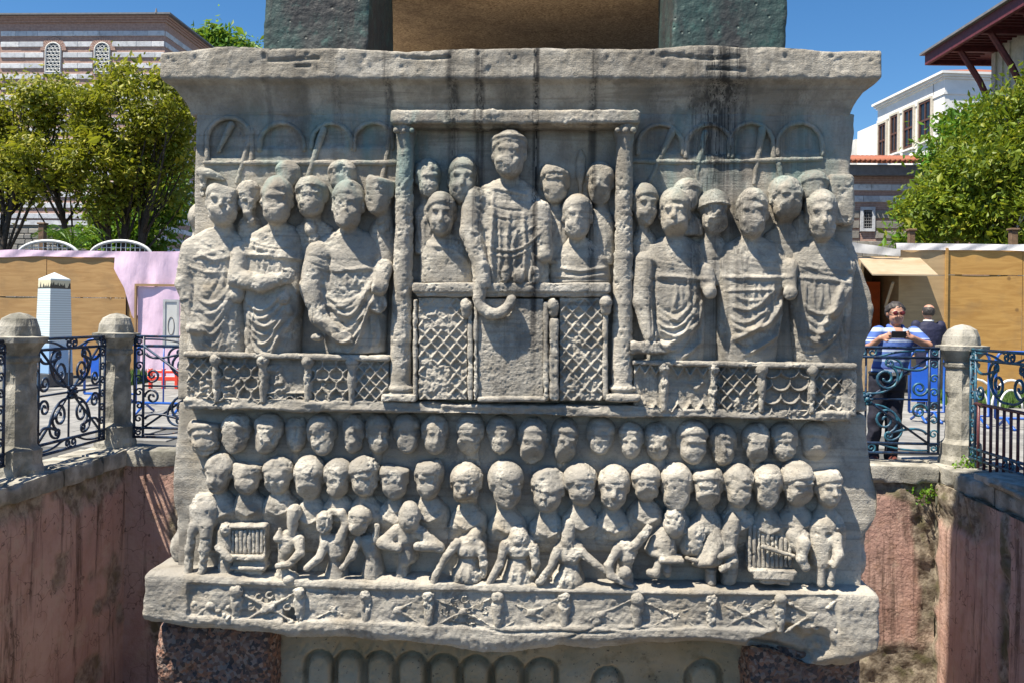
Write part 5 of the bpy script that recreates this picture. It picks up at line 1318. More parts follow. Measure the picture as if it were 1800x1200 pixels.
def drape(name, root, x0, x1, top, bot, Y, mat, seed, nx=40, nz=14, wav=0.03):
    """top, bot: functions of x giving z"""
    U, T = np.meshgrid(np.linspace(x0, x1, nx), np.linspace(0, 1, nz), indexing='ij')
    Z = top(U) * (1 - T) + bot(U) * T
    q = np.stack([U * 2.2, U * 0 + seed, Z * 0.9], -1); Yv = Y - 0.03 + wav * fbm(q, 3) * 1.6 - 0.01 * np.sin(U * 9 + 3 * T)
    V = np.stack([U, Yv, Z], -1).reshape(-1, 3)
    me = mesh_np(name, np.concatenate([V, V + np.array([0, 0.006, 0])]), np.concatenate([grid_faces(nx, nz, 0, True), grid_faces(nx, nz, nx * nz)]), mat)
    return link(name, me, root)
hl = empty('plywood_hoarding', (-10, YH, 0)); tag(hl, 'plywood hoarding with torn pink fabric, left behind the railing', 'hoarding')
hl.location = (0, 0, 0)
zt = hz(150, 446)
boards(hl, hx(-160), hx(222), [hx(-20), hx(82)], [0.05, hz(100, 523), zt], YH, PLY, 1)
boards(hl, hx(222), hx(420), [hx(320)], [0.05, zt], YH + 0.05, PLY, 2)
def nz1(x, s, f=1.3): return vnoise(np.stack([np.asarray(x, float) * f, np.full(np.shape(x), s), np.zeros(np.shape(x))], -1))
drape('fabric_strip', hl, hx(-160), hx(420), lambda x: zt + 0.06 + 0.03 * nz1(x, 1), lambda x: zt - 0.09 + 0.05 * nz1(x, 2, 1.1), YH - 0.03, PINK, 3, 90, 6, 0.010)
drape('fabric_sheet', hl, hx(203), hx(420), lambda x: zt + 0.04 + 0 * x, lambda x: np.interp(x, [hx(203), hx(222), hx(236), hx(248), hx(250), hx(420)], [zt - 0.35, zt - 0.8, zt - 1.5, hz(245, 552), 0.06, 0.06]), YH - 0.07, PINK, 5, 70, 26, 0.06)
# shutter frame and poster on the pink sheet
pf = MB(); x0, x1, z0, z1 = hx(246), hx(312), 0.05, hz(280, 504)
pf.box(x0 - 0.04, x0, YH - 0.2, YH - 0.14, z0, z1); pf.box(x0 - 0.04, x1, YH - 0.2, YH - 0.14, z1, z1 + 0.05); pf.build('door_frame', ply_mat('wood_frame', (0.30, 0.19, 0.1), (0.4, 0.26, 0.13)), hl)
drape('door_sheet', hl, x0 + 0.01, x1 + 0.6, lambda x: z1 - 0.01 + 0 * x, lambda x: z0 + 0 * x, YH - 0.13, PINK, 8, 30, 16, 0.04)
ps = empty('framed_poster', (0, 0, 0)); tag(ps, 'tall grey framed poster with an oval drawing on the pink sheet', 'poster')
a, b, c, d = hx(287, 19.6), hx(315, 19.6), hz(300, 612, 19.6), hz(300, 527, 19.6)
GREYM = flat('grey_frame', (0.42, 0.44, 0.45), 0.4); PAPER = flat('poster_paper', (0.55, 0.56, 0.55), 0.6, var=0.05)
m = MB(); w = 0.05
for q in ((a, a + w, c, d), (b - w, b, c, d), (a + w, b - w, c, c + w), (a + w, b - w, d - w, d)): m.box(q[0], q[1], 19.58, 19.62, q[2], q[3])
m.build('frame', GREYM, ps); MB().box(a + w, b - w, 19.60, 19.615, c + w, d - w).build('sheet', PAPER, ps)
th = np.linspace(0, 2 * math.pi, 24, endpoint=False); MB().tube([((a + b) / 2 + 0.07 * math.cos(t), 19.595, (c + d) / 2 - 0.05 + 0.2 * math.sin(t)) for t in th], 0.008, 5, True).build('oval_drawing', flat('ink', (0.15, 0.13, 0.12)), ps)
# red plastic barrier
rb = empty('red_barrier', (0, 0, 0)); tag(rb, 'low red plastic barrier in front of the pink sheet', 'barrier')
a, b = hx(262, 17.5), hx(318, 17.5); RED = flat('red_plastic', (0.75, 0.06, 0.03), 0.35, var=0.05)
z0 = hz(290, 668, 17.5)
m = MB(); m.box(a, b, 17.45, 17.5, z0, z0 + 0.09, 0.01).box(a, b, 17.45, 17.5, z0 + 0.15, z0 + 0.21, 0.01); m.build('beam', RED, rb)
for x in (a + 0.06, (a + b) / 2, b - 0.06): MB().box(x - 0.03, x + 0.03, 17.44, 17.52, 0, z0 + 0.24, 0.008).build('leg', RED, rb)
# information pillar in the shape of a small obelisk
ip = empty('information_pillar', (0, 0, 0)); tag(ip, 'white obelisk-shaped information pillar with printed text, before the plywood', 'sign')
YI = 17.6; xl, xr = hx(72, YI), hx(118, YI); xc = (xl + xr) / 2; zt_ = hz(95, 479, YI); hw = (xr - xl) / 2 / 1.3; zsh = hz(95, 491, YI)
def text_mat():
    t = NT('printed_panel'); P = t.xyz(t.tc.outputs['Object'])
    ln = t.math('FRACT', t.math('MULTIPLY', P[2], 21.0)); wd = t.noise(1, 2, 0.5, t.map((45, 45, 62), src=t.tc.outputs['Object']))
    tx = t.math('LESS_THAN', ln, 0.45); zone = t.math('MULTIPLY', t.math('LESS_THAN', P[2], zsh - 0.25), t.math('GREATER_THAN', P[2], 1.0))
    c = t.mix(t.math('MULTIPLY', t.math('MULTIPLY', tx, zone), 0.28), (0.62, 0.70, 0.72), (0.10, 0.11, 0.13))
    sk = t.math('MULTIPLY', t.math('GREATER_THAN', P[2], zsh - 0.20), t.math('LESS_THAN', P[2], zsh - 0.03)); sil = t.math('LESS_THAN', P[2], t.math('ADD', zsh - 0.18, t.math('MULTIPLY', t.ramp(t.noise(1, 2, 0.6, t.map((26, 26, 0), src=t.tc.outputs['Object'])), 0.35, 0.75), 0.12)))
    c = t.mix(sk, c, (0.66, 0.60, 0.42)); c = t.mix(t.math('MULTIPLY', sk, sil), c, (0.05, 0.05, 0.045))
    c = t.mix(t.ramp(P[2], 0.75, 1.0, 0.8, 0), c, (0.16, 0.34, 0.62))
    t.color(c).rough(0.25); return t.m
TXT = text_mat()
m = MB(); k = 1.22
prof = [(hw * k, 0.28), (hw, zsh)]
V = [(sx * r, sy * r, z) for (r, z) in prof for (sx, sy) in ((-1, -1), (1, -1), (1, 1), (-1, 1))] + [(0, 0, zt_)]
m.add(V, [(0, 1, 5, 4), (1, 2, 6, 5), (2, 3, 7, 6), (3, 0, 4, 7), (4, 5, 8), (5, 6, 8), (6, 7, 8), (7, 4, 8)]); m.build('shaft', TXT, ip, loc=(xc, YI, 0), rot=(0, 0, math.radians(-28)))
MB().box(-hw * 1.3, hw * 1.3, -hw * 1.3, hw * 1.3, 0, 0.28, 0.02).build('foot', flat('dark_foot', (0.06, 0.065, 0.075), 0.4), ip, loc=(xc, YI, 0), rot=(0, 0, math.radians(-28)))
BLUEP = flat('blue_paint', (0.02, 0.10, 0.42), 0.35, var=0.1); BLUEB = flat('blue_board', (0.02, 0.12, 0.60), 0.4, var=0.08)
def crowd_barrier(x0, x1, y, rz, lab, board=None, h=1.05):
    root = empty('crowd_barrier', (x0, y, 0), rz); tag(root, lab, 'barrier', 'blue metal crowd barriers'); L = x1 - x0
    MB().tube([(0, 0, 0.16), (0, 0, h - 0.1), (0.05, 0, h - 0.02), (0.12, 0, h), (L - 0.12, 0, h), (L - 0.05, 0, h - 0.02), (L, 0, h - 0.1), (L, 0, 0.16), (0, 0, 0.16)], 0.022, 8).build('frame', BLUEP, root, smooth=True)
    n = max(2, int(L / 0.42))
    for i in range(1, n): MB().tube([(L * i / n, 0, 0.17), (L * i / n, 0, h - 0.01)], 0.012, 6).build('upright', BLUEP, root, smooth=True)
    for x in (0.15, L - 0.15): MB().tube([(x, -0.28, 0.02), (x, -0.2, 0.05), (x, 0, 0.16), (x, 0.2, 0.05), (x, 0.28, 0.02)], 0.02, 7).build('leg', BLUEP, root, smooth=True)
    if board: MB().box(board[0], board[1], -0.035, -0.024, board[2], board[3]).build('board', BLUEB, root)
    return root
crowd_barrier(hx(150, 14.5), hx(236, 14.5), 14.5, 0.05, 'blue metal crowd barrier with a blue board, below the information pillar', (0.12, 0.62, 0.45, 0.8), 1.06)
crowd_barrier(hx(240, 13.2), hx(340, 13.2), 13.2, -0.04, 'blue metal crowd barrier before the pink sheet', None, 1.02)
crowd_barrier(hx(1600, 14.0), hx(1662, 14.0), 14.0, 0.03, 'blue metal crowd barrier behind the man with a blue board', (0.02, 0.42, 0.32, 0.85), 1.1)
crowd_barrier(hx(1672, 13.5), hx(1742, 13.5), 13.5, 0.06, 'blue metal crowd barrier right of the stone post', None, 1.12)
crowd_barrier(hx(1752, 13.3), hx(1870, 13.3), 13.3, -0.03, 'blue metal crowd barrier cut by the right edge', None, 1.12)
# right hoarding
hr = empty('plywood_hoarding', (0, 0, 0)); tag(hr, 'golden plywood hoarding with white fabric top, right of the man', 'hoarding')
zt2 = hz(1700, 437)
boards(hr, hx(1578), hx(1662), [], [0.05, hz(1620, 484), zt2], YH, PLYG, 4)
boards(hr, hx(1662), hx(1960), [hx(1796)], [0.05, hz(1700, 484), zt2], YH, PLYR, 5)
MB().box(hx(1659), hx(1663.5), YH - 0.07, YH - 0.03, 0.05, zt2).build('batten', PLYR, hr)
drape('fabric_strip', hr, hx(1572), hx(1960), lambda x: zt2 + 0.10 + 0.03 * nz1(x, 4), lambda x: zt2 - 0.06 + 0.04 * nz1(x, 5), YH - 0.035, WHITE, 6, 60, 6, 0.012)
0 and drape('fabric_tail', hr, hx(1570), hx(1584), lambda x: zt2 + 0.10 + 0 * x, lambda x: zt2 - 0.9 + 0.5 * nz1(x, 5), YH - 0.12, WHITE, 7, 8, 10, 0.06)
# kiosk opening with propped flap
kx = empty('wooden_kiosk', (0, 0, 0)); tag(kx, 'wooden kiosk with a propped-up flap and orange inside, behind the man', 'kiosk')
ORANGE = flat('orange_cloth', (0.55, 0.10, 0.02), 0.8); DARK = flat('dark_inside', (0.05, 0.035, 0.03), 0.9)
ka, kb = hx(1500, 20.5), hx(1577, 20.5)
m = MB(); m.box(ka, ka + 0.05, 20.0, 22, 0, 2.9).box(kb - 0.06, kb - 0.005, 20.06, 22, 0, 2.9).box(ka, kb, 21.95, 22, 0, 2.9).box(ka, kb, 20.0, 22, 2.9, 2.96).box(ka + 0.05, kb - 0.06, 20.0, 20.06, 0, 1.05); m.build('stall_walls', PLYG, kx)
MB().box(ka + 0.06, ka + (kb - ka) * 0.86, 21.2, 21.25, 0.9, 2.45).build('orange_curtain', ORANGE, kx)
fl = MB(); fl.add([(0, 0, 0), (1.35, 0, 0), (1.35, -0.95, -0.42), (0, -0.95, -0.42), (0, 0, 0.03), (1.35, 0, 0.03), (1.35, -0.95, -0.39), (0, -0.95, -0.39)], [(0, 1, 2, 3), (7, 6, 5, 4), (0, 4, 5, 1), (1, 5, 6, 2), (2, 6, 7, 3), (3, 7, 4, 0)])
FLAPM = ply_mat('plywood_pale', (0.34, 0.275, 0.19), (0.44, 0.36, 0.26))
fl.build('flap', FLAPM, kx, loc=(hx(1506, 20), 20.0, hz(1550, 455, 20)))
MB().tube([(hx(1566, 19.4), 19.3, hz(1566, 497, 19.3)), (hx(1556, 20), 20.0, hz(1560, 540, 20))], 0.03, 6).build('prop', FLAPM, kx)
drape('tarp', kx, hx(1490, 20), hx(1577, 20), lambda x: np.interp(x, [hx(1490, 20), hx(1577, 20)], [hz(1500, 426), hz(1577, 440)]), lambda x: np.interp(x, [hx(1490, 20), hx(1577, 20)], [hz(1500, 444), hz(1577, 452)]), 19.9, TARP, 9, 20, 6, 0.08)
# grass bed edged with white hoops
GRASSM = flat('grass', (0.07, 0.14, 0.025), 0.8, var=0.4)
r_ = np.random.RandomState(4); n = 5000; gx0, gx1 = hx(1662, 17), hx(1900, 17)
gp = np.stack([r_.uniform(gx0, gx1, n), r_.uniform(16.6, 18.6, n), np.zeros(n)], 1); an = r_.uniform(0, 6.28, n); hgt = r_.uniform(0.08, 0.24, n); dv = np.stack([np.cos(an), np.sin(an), 0 * an], 1) * 0.02
V = np.stack([gp - dv, gp + dv, gp + np.stack([r_.normal(0, 0.04, n), r_.normal(0, 0.04, n), hgt], 1)], 1).reshape(-1, 3)
tag(link('grass', mesh_np('grass', V, np.arange(3 * n).reshape(-1, 3), GRASSM, False)), 'green grass bed behind white hoops at the right', 'grass', kind='stuff')
n2 = 900; gp = np.stack([r_.uniform(hx(205, 18.5), hx(245, 18.5), n2), r_.uniform(18, 19.2, n2), np.zeros(n2)], 1); an = r_.uniform(0, 6.28, n2); dv = np.stack([np.cos(an), np.sin(an), 0 * an], 1) * 0.02
V = np.stack([gp - dv, gp + dv, gp + np.stack([r_.normal(0, 0.05, n2), r_.normal(0, 0.05, n2), r_.uniform(0.1, 0.35, n2)], 1)], 1).reshape(-1, 3)
tag(link('grass', mesh_np('grass', V, np.arange(3 * n2).reshape(-1, 3), GRASSM, False)), 'tuft of grass at the foot of the left hoarding', 'grass', kind='stuff')
HOOP = flat('white_hoop', (0.78, 0.78, 0.76), 0.5)
x = gx0; k = 0
while x < gx1:
    m = MB(); t = np.linspace(0, math.pi, 13); m.tube([(x + 0.34 - 0.34 * math.cos(q), 16.45, 0.52 * math.sin(q)) for q in t], 0.022, 6); m.tube([(x + 0.34 - 0.2 * math.cos(q), 16.45, 0.34 * math.sin(q)) for q in t], 0.018, 6)
    o = m.build('border_hoop', HOOP, smooth=True); tag(o, 'white double hoop of the low border before the grass, %s from the stone post' % ('first', 'second', 'third', 'fourth', 'fifth', 'sixth', 'seventh', 'eighth')[k], 'border hoop', 'white border hoops by the grass'); x += 0.6; k += 1
# white metal arches and posts behind the hoardings
WMET = flat('white_metal', (0.62, 0.63, 0.63), 0.4)
for (px, lab) in ((83, 'white metal arch with mesh above the left hoarding, leftmost'), (211, 'white metal arch with mesh above the left hoarding, under the tree trunks')):
    a = empty('metal_arch', (0, 0, 0)); tag(a, lab, 'arch', 'white metal arches behind the hoarding'); Y = 23.0; cx = hx(px, Y); zz = hz(px, 424, Y); R = 0.85
    t = np.linspace(0, math.pi, 17); MB().tube([(cx + R, Y, 0)] + [(cx + R * math.cos(q), Y, zz - 0.42 + 0.42 * math.sin(q)) for q in t] + [(cx - R, Y, 0)], 0.045, 7).build('hoop', WMET, a, smooth=True)
    for i in range(-5, 6):
        x = cx + i * 0.13; hh = zz - 0.42 + 0.42 * math.sqrt(max(0, 1 - (i * 0.13 / R) ** 2)); MB().tube([(x, Y, 1.8), (x, Y, hh - 0.05)], 0.012, 4).build('mesh_wire', WMET, a)
    for i in range(5): MB().tube([(cx - 0.65, Y + 0.02, zz - 0.18 - 0.14 * i), (cx + 0.65, Y + 0.02, zz - 0.18 - 0.14 * i)], 0.012, 4).build('mesh_wire', WMET, a)
WOODP = flat('old_timber', (0.16, 0.10, 0.06), 0.85, var=0.3, bump=0.5)
for (px, py, Y, w, lab) in ((73, 392, 24, 0.16, 'old timber post above the left hoarding'), (1600, 403, 21.5, 0.14, 'dark timber post above the right hoarding, beside the tree'), (1779, 402, 21.5, 0.16, 'brown timber post above the right hoarding near the right edge')):
    o = empty('timber_post', (hx(px, Y), Y, 0)); tag(o, lab, 'post', 'timber posts behind the hoardings'); z = hz(px, py, Y)
    MB().box(-w / 2, w / 2, -w / 2, w / 2, 0, z - 0.05, 0.012).build('shaft', WOODP, o); MB().box(-w / 2 - 0.03, w / 2 + 0.03, -w / 2 - 0.03, w / 2 + 0.03, z - 0.05, z, 0.01).build('cap', WOODP, o)

# ================================================================== buildings
def brick_mat():
    t = NT('old_brick'); P = t.xyz(); zz = t.math('FRACT', t.math('MULTIPLY', P[2], 13.0)); n = t.noise(9, 5)
    c = t.mix(t.ramp(n, 0.3, 0.7), (0.32, 0.185, 0.15), (0.46, 0.29, 0.235)); c = t.mix(t.ramp(zz, 0.66, 0.74, 0, 0.6), c, (0.46, 0.38, 0.33)); t.color(c).rough(0.9).bump(t.noise(25, 4), 0.4, 0.02); return t.m
def ashlar_mat(name, a, b):
    t = NT(name); r = t.objrand(); n = t.noise(4, 5, 0.65); c = t.mix(r, a, b); c = t.mix(t.ramp(n, 0.42, 0.7, 0, 0.6), c, tuple(x * 0.55 for x in a)); t.color(c).rough(0.9).bump(t.noise(20, 5), 0.4, 0.02); return t.m
BRICK = brick_mat(); ASH = ashlar_mat('pale_ashlar', (0.52, 0.54, 0.58), (0.72, 0.73, 0.75)); RUBBLE = ashlar_mat('rubble', (0.20, 0.19, 0.18), (0.34, 0.32, 0.28)); TILE = flat('roof_tile', (0.29, 0.10, 0.055), 0.85, var=0.25, scale=20)
DGLASS = flat('dark_glass', (0.015, 0.018, 0.022), 0.12); WSCREEN = flat('plaster_screen', (0.62, 0.62, 0.60), 0.8); WOODB = flat('brown_wood', (0.10, 0.045, 0.03), 0.6, var=0.2); LEAD = flat('lead', (0.18, 0.18, 0.19), 0.6)
def striped(root, x0, x1, y, z0, z1, period, stone_h, seed, skip=(), mat=ASH, wmin=0.7, wmax=1.5):
    r = random.Random(seed); sizes = {}; z = z0
    while z < z1 - stone_h:
        free = [(x0, x1)]
        for s in skip:
            if z < s[3] and z + stone_h > s[2]:
                nf = []
                for (a, b) in free:
                    if s[1] <= a or s[0] >= b: nf.append((a, b))
                    else: nf += [q for q in ((a, s[0]), (s[1], b)) if q[1] - q[0] > 0.1]
                free = nf
        for (a, b) in free:
            x = a
            while x < b - 0.02:
                w = r.choice((0.6, 0.8, 1.0, 1.3)); e = b if b - x - w < 0.3 else x + w; key = round(e - x, 2)
                if key not in sizes: sizes[key] = MB().box(0.006, key - 0.006, -0.03, 0.05, 0.004, stone_h - 0.004, 0.012).mesh('stone_block', mat)
                link('stone_block', sizes[key], root, (x, y - r.uniform(0, 0.012), z)); x = e
        z += period
YB = 45.0
lb = empty('striped_building', (0, 0, 0)); tag(lb, 'old building of alternating brick and pale stone bands, upper left', 'building')
bx1 = hx(283, YB); bx0 = hx(-200, YB); bzt = hz(140, 30, YB)
wins = []
for (px) in (88, 174, 2): wins.append((hx(px - 13, YB), hx(px + 13, YB), hz(px, 127, YB), hz(px, 76, YB)))
MB().box(bx0, bx1, YB + 0.02, YB + 24, 0, bzt - 0.3).build('wall', BRICK, lb)
striped(lb, hx(-5, YB), bx1, YB, bzt - 0.45 - 0.56 * 22, bzt - 0.4, 0.56, 0.27, 3, [(w[0] - 0.12, w[1] + 0.12, w[2] - 0.12, w[3] + 0.12) for w in wins[:2]])
# right return of the striped wall
r_b = random.Random(8); z = bzt - 0.45 - 0.56 * 22
sm_ = MB().box(-0.03, 0.05, 0.006, 1.2, 0.004, 0.266, 0.012).mesh('stone_block', ASH)
while z < bzt - 0.8:
    for k in range(3): link('stone_block', sm_, lb, (bx1 + 0.002, YB + 0.05 + 1.21 * k, z))
    z += 0.56
for i, w in enumerate(wins[:2]):
    cx = (w[0] + w[1]) / 2; r = (w[1] - w[0]) / 2; zs = w[3] - r
    arch = [(w[0], w[2])] + [(w[1], w[2])] + [(cx + r * math.cos(t), zs + r * math.sin(t)) for t in np.linspace(0, math.pi, 13)]
    wo = MB().prism(arch, 'y', YB - 0.02, YB + 0.06).build('window', DGLASS, lb)
    fr = MB(); fr.tube([(x, YB - 0.03, z) for x, z in arch + [arch[0]]], 0.05, 6); fr.build('frame', WSCREEN, wo)
    sc = MB(); px_ = 0.20; row = 0; z = w[2] + 0.08
    while z < w[3] - 0.05:
        x = w[0] + 0.10 + (px_ / 2 if row % 2 else 0)
        while x < w[1] - 0.03:
            if z < zs or math.hypot(x - cx, z - zs) < r - 0.06: sc.tube([(x + 0.085 * math.cos(t), YB - 0.03, z + 0.085 * math.sin(t)) for t in np.linspace(0, 2 * math.pi, 8, endpoint=False)], 0.026, 4, True)
            x += px_
        z += 0.175; row += 1
    sc.build('pierced_screen', WSCREEN, wo)
    for k in range(15):
        t = math.pi * (k + 0.5) / 15; q = MB(); rr0, rr1 = r + 0.06, r + 0.30
        c0, s0, c1, s1 = math.cos(t - 0.09), math.sin(t - 0.09), math.cos(t + 0.09), math.sin(t + 0.09)
        q.prism([(cx + rr0 * c0, zs + rr0 * s0), (cx + rr1 * c0, zs + rr1 * s0), (cx + rr1 * c1, zs + rr1 * s1), (cx + rr0 * c1, zs + rr0 * s1)], 'y', YB - 0.035, YB + 0.04); q.build('arch_brick', BRICK, wo)
    MB().box(w[0] - 0.06, w[1] + 0.06, YB - 0.06, YB + 0.05, w[2] - 0.1, w[2] - 0.005).build('sill', ASH, wo)
for k in range(3): MB().box(bx0, bx1 + 0.1 + 0.07 * k, YB - 0.08 - 0.07 * k, YB + 24, bzt - 0.30 + 0.10 * k, bzt - 0.205 + 0.10 * k).build('eave_course', BRICK, lb)
rf = MB(); rf.add([(bx0, YB - 0.4, bzt), (bx1 + 0.45, YB - 0.4, bzt), (bx1 + 0.45, YB + 24.4, bzt), (bx0, YB + 24.4, bzt), (bx0, YB + 12, bzt + 0.9), (bx1 - 6, YB + 12, bzt + 0.9), (bx0, YB - 0.4, bzt + 0.08), (bx1 + 0.45, YB - 0.4, bzt + 0.08), (bx1 + 0.45, YB + 24.4, bzt + 0.08), (bx0, YB + 24.4, bzt + 0.08)],
       [(0, 1, 7, 6), (1, 2, 8, 7), (2, 3, 9, 8), (6, 7, 5, 4), (7, 8, 5), (8, 9, 4, 5), (0, 3, 2, 1)])
rf.build('roof', LEAD, lb)
MB().tube([(bx1 - 0.3, YB - 0.35, bzt + 0.05), (bx1 - 0.3, YB - 0.35, bzt + 0.3)], [0.08, 0.02], 6).build('finial', LEAD, lb)
rubw = empty('rubble_wall', (0, 0, 0)); tag(rubw, 'low grey rubble stone wall under the trees at the far left', 'wall')
MB().box(hx(-200, 40), hx(260, 40), 40.05, 40.5, 0, hz(60, 396, 40)).build('core', RUBBLE, rubw)
MB().box(hx(-200, 40), hx(260, 40), 39.9, 40.55, hz(60, 396, 40), hz(60, 388, 40)).build('coping', ASH, rubw)
rr = random.Random(3); z = hz(60, 440, 40); sm2 = [MB().box(0.01, w - 0.01, -0.06, 0.1, 0.01, 0.24, 0.03).mesh('stone', RUBBLE) for w in (0.35, 0.5, 0.7)]
while z < hz(60, 396, 40) - 0.25:
    x = hx(-20, 40)
    while x < hx(150, 40):
        k = rr.randrange(3); link('stone', sm2[k], rubw, (x, 40 - rr.uniform(0, 0.04), z)); x += (0.35, 0.5, 0.7)[k]
    z += 0.25
# white building
def local(fwd, lat): return CAM[:2] + _f[:2] * fwd + _r[:2] * lat
wb = empty('white_building', (0, 0, 0)); tag(wb, 'white plastered building with four brown sash windows, upper right', 'building')
Cn = local(50.0, 50 * (1655 - 900) / FPX); En = local(61.0, 61 * (1497 - 900) / FPX); ang = math.atan2(-(En - Cn)[0], (En - Cn)[1])
wb.location = (Cn[0], Cn[1], 0); wb.rotation_euler = (0, 0, ang); LA = float(np.linalg.norm(En - Cn))
PLAST = flat('white_plaster', (0.80, 0.79, 0.76), 0.8, var=0.06, scale=1.5); PLAST2 = flat('grey_plaster', (0.62, 0.61, 0.58), 0.85, var=0.15, scale=1.2); TRIM = flat('stone_trim', (0.52, 0.48, 0.40), 0.8)
def zpx(px, py, fwd): return CAM[2] + (HORIZON + (px - 900) * ROLL - py) / FPX * fwd
zw = zpx(1655, 127, 50)
MB().box(0, 14, 0, LA * 0.70, 0, zw - 0.25).build('wall', PLAST, wb); MB().box(0.25, 13, LA * 0.70, LA * 1.0, 0, zw - 1.1).build('rear_wall', PLAST, wb); MB().box(0.1, 13, LA, LA + 3, 0, zw - 1.6).build('end_wall', PLAST2, wb)
for k, (o, h) in enumerate(((0.10, 0.12), (0.22, 0.12), (0.34, 0.14))): MB().box(-o, 14 + o, -o, LA * 0.70 + o * 0.5, zw - 0.38 + 0.12 * k, zw - 0.38 + 0.12 * k + h - 0.004).build('cornice', PLAST, wb)
MB().box(-0.06, 14.06, -0.06, LA * 0.7, zw - 1.25, zw - 1.1).build('string_course', PLAST, wb)
rf = MB(); rf.add([(-0.3, -0.3, zw + 0.01), (14.3, -0.3, zw + 0.01), (14.3, LA * .7, zw + 0.01), (-0.3, LA * .7, zw + 0.01), (3.5, 3, zw + 1.1), (11, 3, zw + 1.1)], [(0, 1, 5, 4), (1, 2, 5), (2, 3, 4, 5), (3, 0, 4), (3, 2, 1, 0)]); rf.build('roof', TILE, wb)
MB().box(-0.02, 0.02, LA * 0.1, LA * 0.1 + 0.04, 0, zw).build('cable', LEAD, wb)
MB().tube([(6.6, -0.12, 4), (6.6, -0.12, zw - 0.4)], 0.08, 7).build('downpipe', PLAST2, wb)
def ty(px):           # distance along face A for a photo x
    best = min(((abs((lambda p: topx(np.array([p[0], p[1], 10.0]))[0])(Cn + (En - Cn) * t) - px), t) for t in np.linspace(0, 1, 400))); return best[1] * LA
for (p0, p1, yt, yb) in ((1616, 1637, 178, 246), (1589, 1606, 192, 260), (1566, 1579, 203, 268), (1545, 1558, 218, 278)):
    t0, t1 = ty(p1), ty(p0); tm = (t0 + t1) / 2; fw = 50 + 11 * tm / LA; pm = (p0 + p1) / 2; a, b = zpx(pm, yb, fw), zpx(pm, yt, fw); w = (t1 - t0) / 2
    wo = MB().box(-0.03, 0.02, t0, t1, a, b).build('window', DGLASS, wb)
    m = MB(); m.box(-0.09, -0.031, t0, t0 + 0.12, a, b).box(-0.09, -0.031, t1 - 0.12, t1, a, b).box(-0.09, -0.031, t0 + 0.12, t1 - 0.12, b - 0.12, b).box(-0.09, -0.031, t0 + 0.12, t1 - 0.12, a, a + 0.1).box(-0.085, -0.031, t0 + 0.12, t1 - 0.12, (a + b) / 2 - 0.06, (a + b) / 2 + 0.06).box(-0.08, -0.031, tm - 0.04, tm + 0.04, a + .1, b - .12); m.build('sash', WOODB, wo)
    m = MB(); m.box(-0.12, -0.005, t0 - 0.14, t0 - 0.004, a - 0.1, b + 0.12).box(-0.12, -0.005, t1 + 0.004, t1 + 0.14, a - 0.1, b + 0.12).box(-0.12, -0.005, t0 - 0.004, t1 + 0.004, b + 0.004, b + 0.14); m.build('frame', TRIM, wo); MB().box(-0.2, -0.005, t0 - 0.2, t1 + 0.2, a - 0.2, a - 0.104).build('sill', PLAST, wo)
MB().tube([(-0.3, ty(1610), zpx(1610, 280, 53)), (-0.3, ty(1610), zpx(1610, 270, 53))], [0.35, 0.02], 10).build('dish', WMET, wb)
# low striped wing with tiled roof
YW = 36.0
lw = empty('striped_wing', (0, 0, 0)); tag(lw, 'low striped stone wing with red tiled roof and barred window, below the white building', 'building')
a, b = hx(1380, YW), hx(1760, YW); zt_w = hz(1560, 292, YW)
MB().box(a, b, YW + 0.02, YW + 8, 0, zt_w - 0.3).build('wall', BRICK, lw)
wz0, wz1, wxa, wxb = hz(1522, 402, YW), hz(1522, 370, YW), hx(1515, YW), hx(1530, YW)
striped(lw, hx(1470, YW), hx(1680, YW), YW, hz(1560, 356, YW), zt_w - 0.35, 0.46, 0.25, 5)
striped(lw, hx(1470, YW), hx(1680, YW), YW, 2.4, hz(1560, 360, YW), 0.40, 0.30, 6, [(wxa - 0.15, wxb + 0.15, wz0 - 0.15, wz1 + 0.15)], RUBBLE)
MB().box(a, b, YW - 0.35, YW, zt_w - 0.42, zt_w - 0.02).build('eave', LEAD, lw)
m = MB(); m.add([(a, YW - 0.6, zt_w), (b, YW - 0.6, zt_w), (b, YW + 6, zt_w + 1.5), (a, YW + 6, zt_w + 1.5), (a, YW - 0.6, zt_w + 0.06), (b, YW - 0.6, zt_w + 0.06)], [(0, 1, 5, 4), (4, 5, 2, 3), (0, 3, 2, 1)]); rfo = m.build('roof', TILE, lw)
x = hx(1480, YW); tl = MB().tube([(0, -0.68, 0.09), (0, 2.5, 0.09 + 0.72)], 0.075, 8).mesh('roof_tile', TILE, True)
while x < hx(1660, YW): link('roof_tile', tl, rfo, (x, YW, zt_w)); x += 0.19
wo = MB().box(wxa, wxb, YW - 0.02, YW + 0.02, wz0, wz1).build('window', DGLASS, lw)
m = MB(); w = 0.12; m.box(wxa - w, wxa - 0.003, YW - 0.07, YW, wz0 - w, wz1 + w).box(wxb + 0.003, wxb + w, YW - 0.07, YW, wz0 - w, wz1 + w).box(wxa, wxb, YW - 0.07, YW, wz1 + 0.003, wz1 + w).box(wxa, wxb, YW - 0.07, YW, wz0 - w, wz0 - 0.003); m.build('frame', ASH, wo)
for k in range(4): MB().tube([(wxa + (wxb - wxa) * (k + .5) / 4, YW - 0.04, wz0), (wxa + (wxb - wxa) * (k + .5) / 4, YW - 0.04, wz1)], 0.012, 4).build('bar', LEAD, wo)
for k in range(6): MB().tube([(wxa, YW - 0.045, wz0 + (wz1 - wz0) * (k + .5) / 6), (wxb, YW - 0.045, wz0 + (wz1 - wz0) * (k + .5) / 6)], 0.012, 4).build('bar', LEAD, wo)
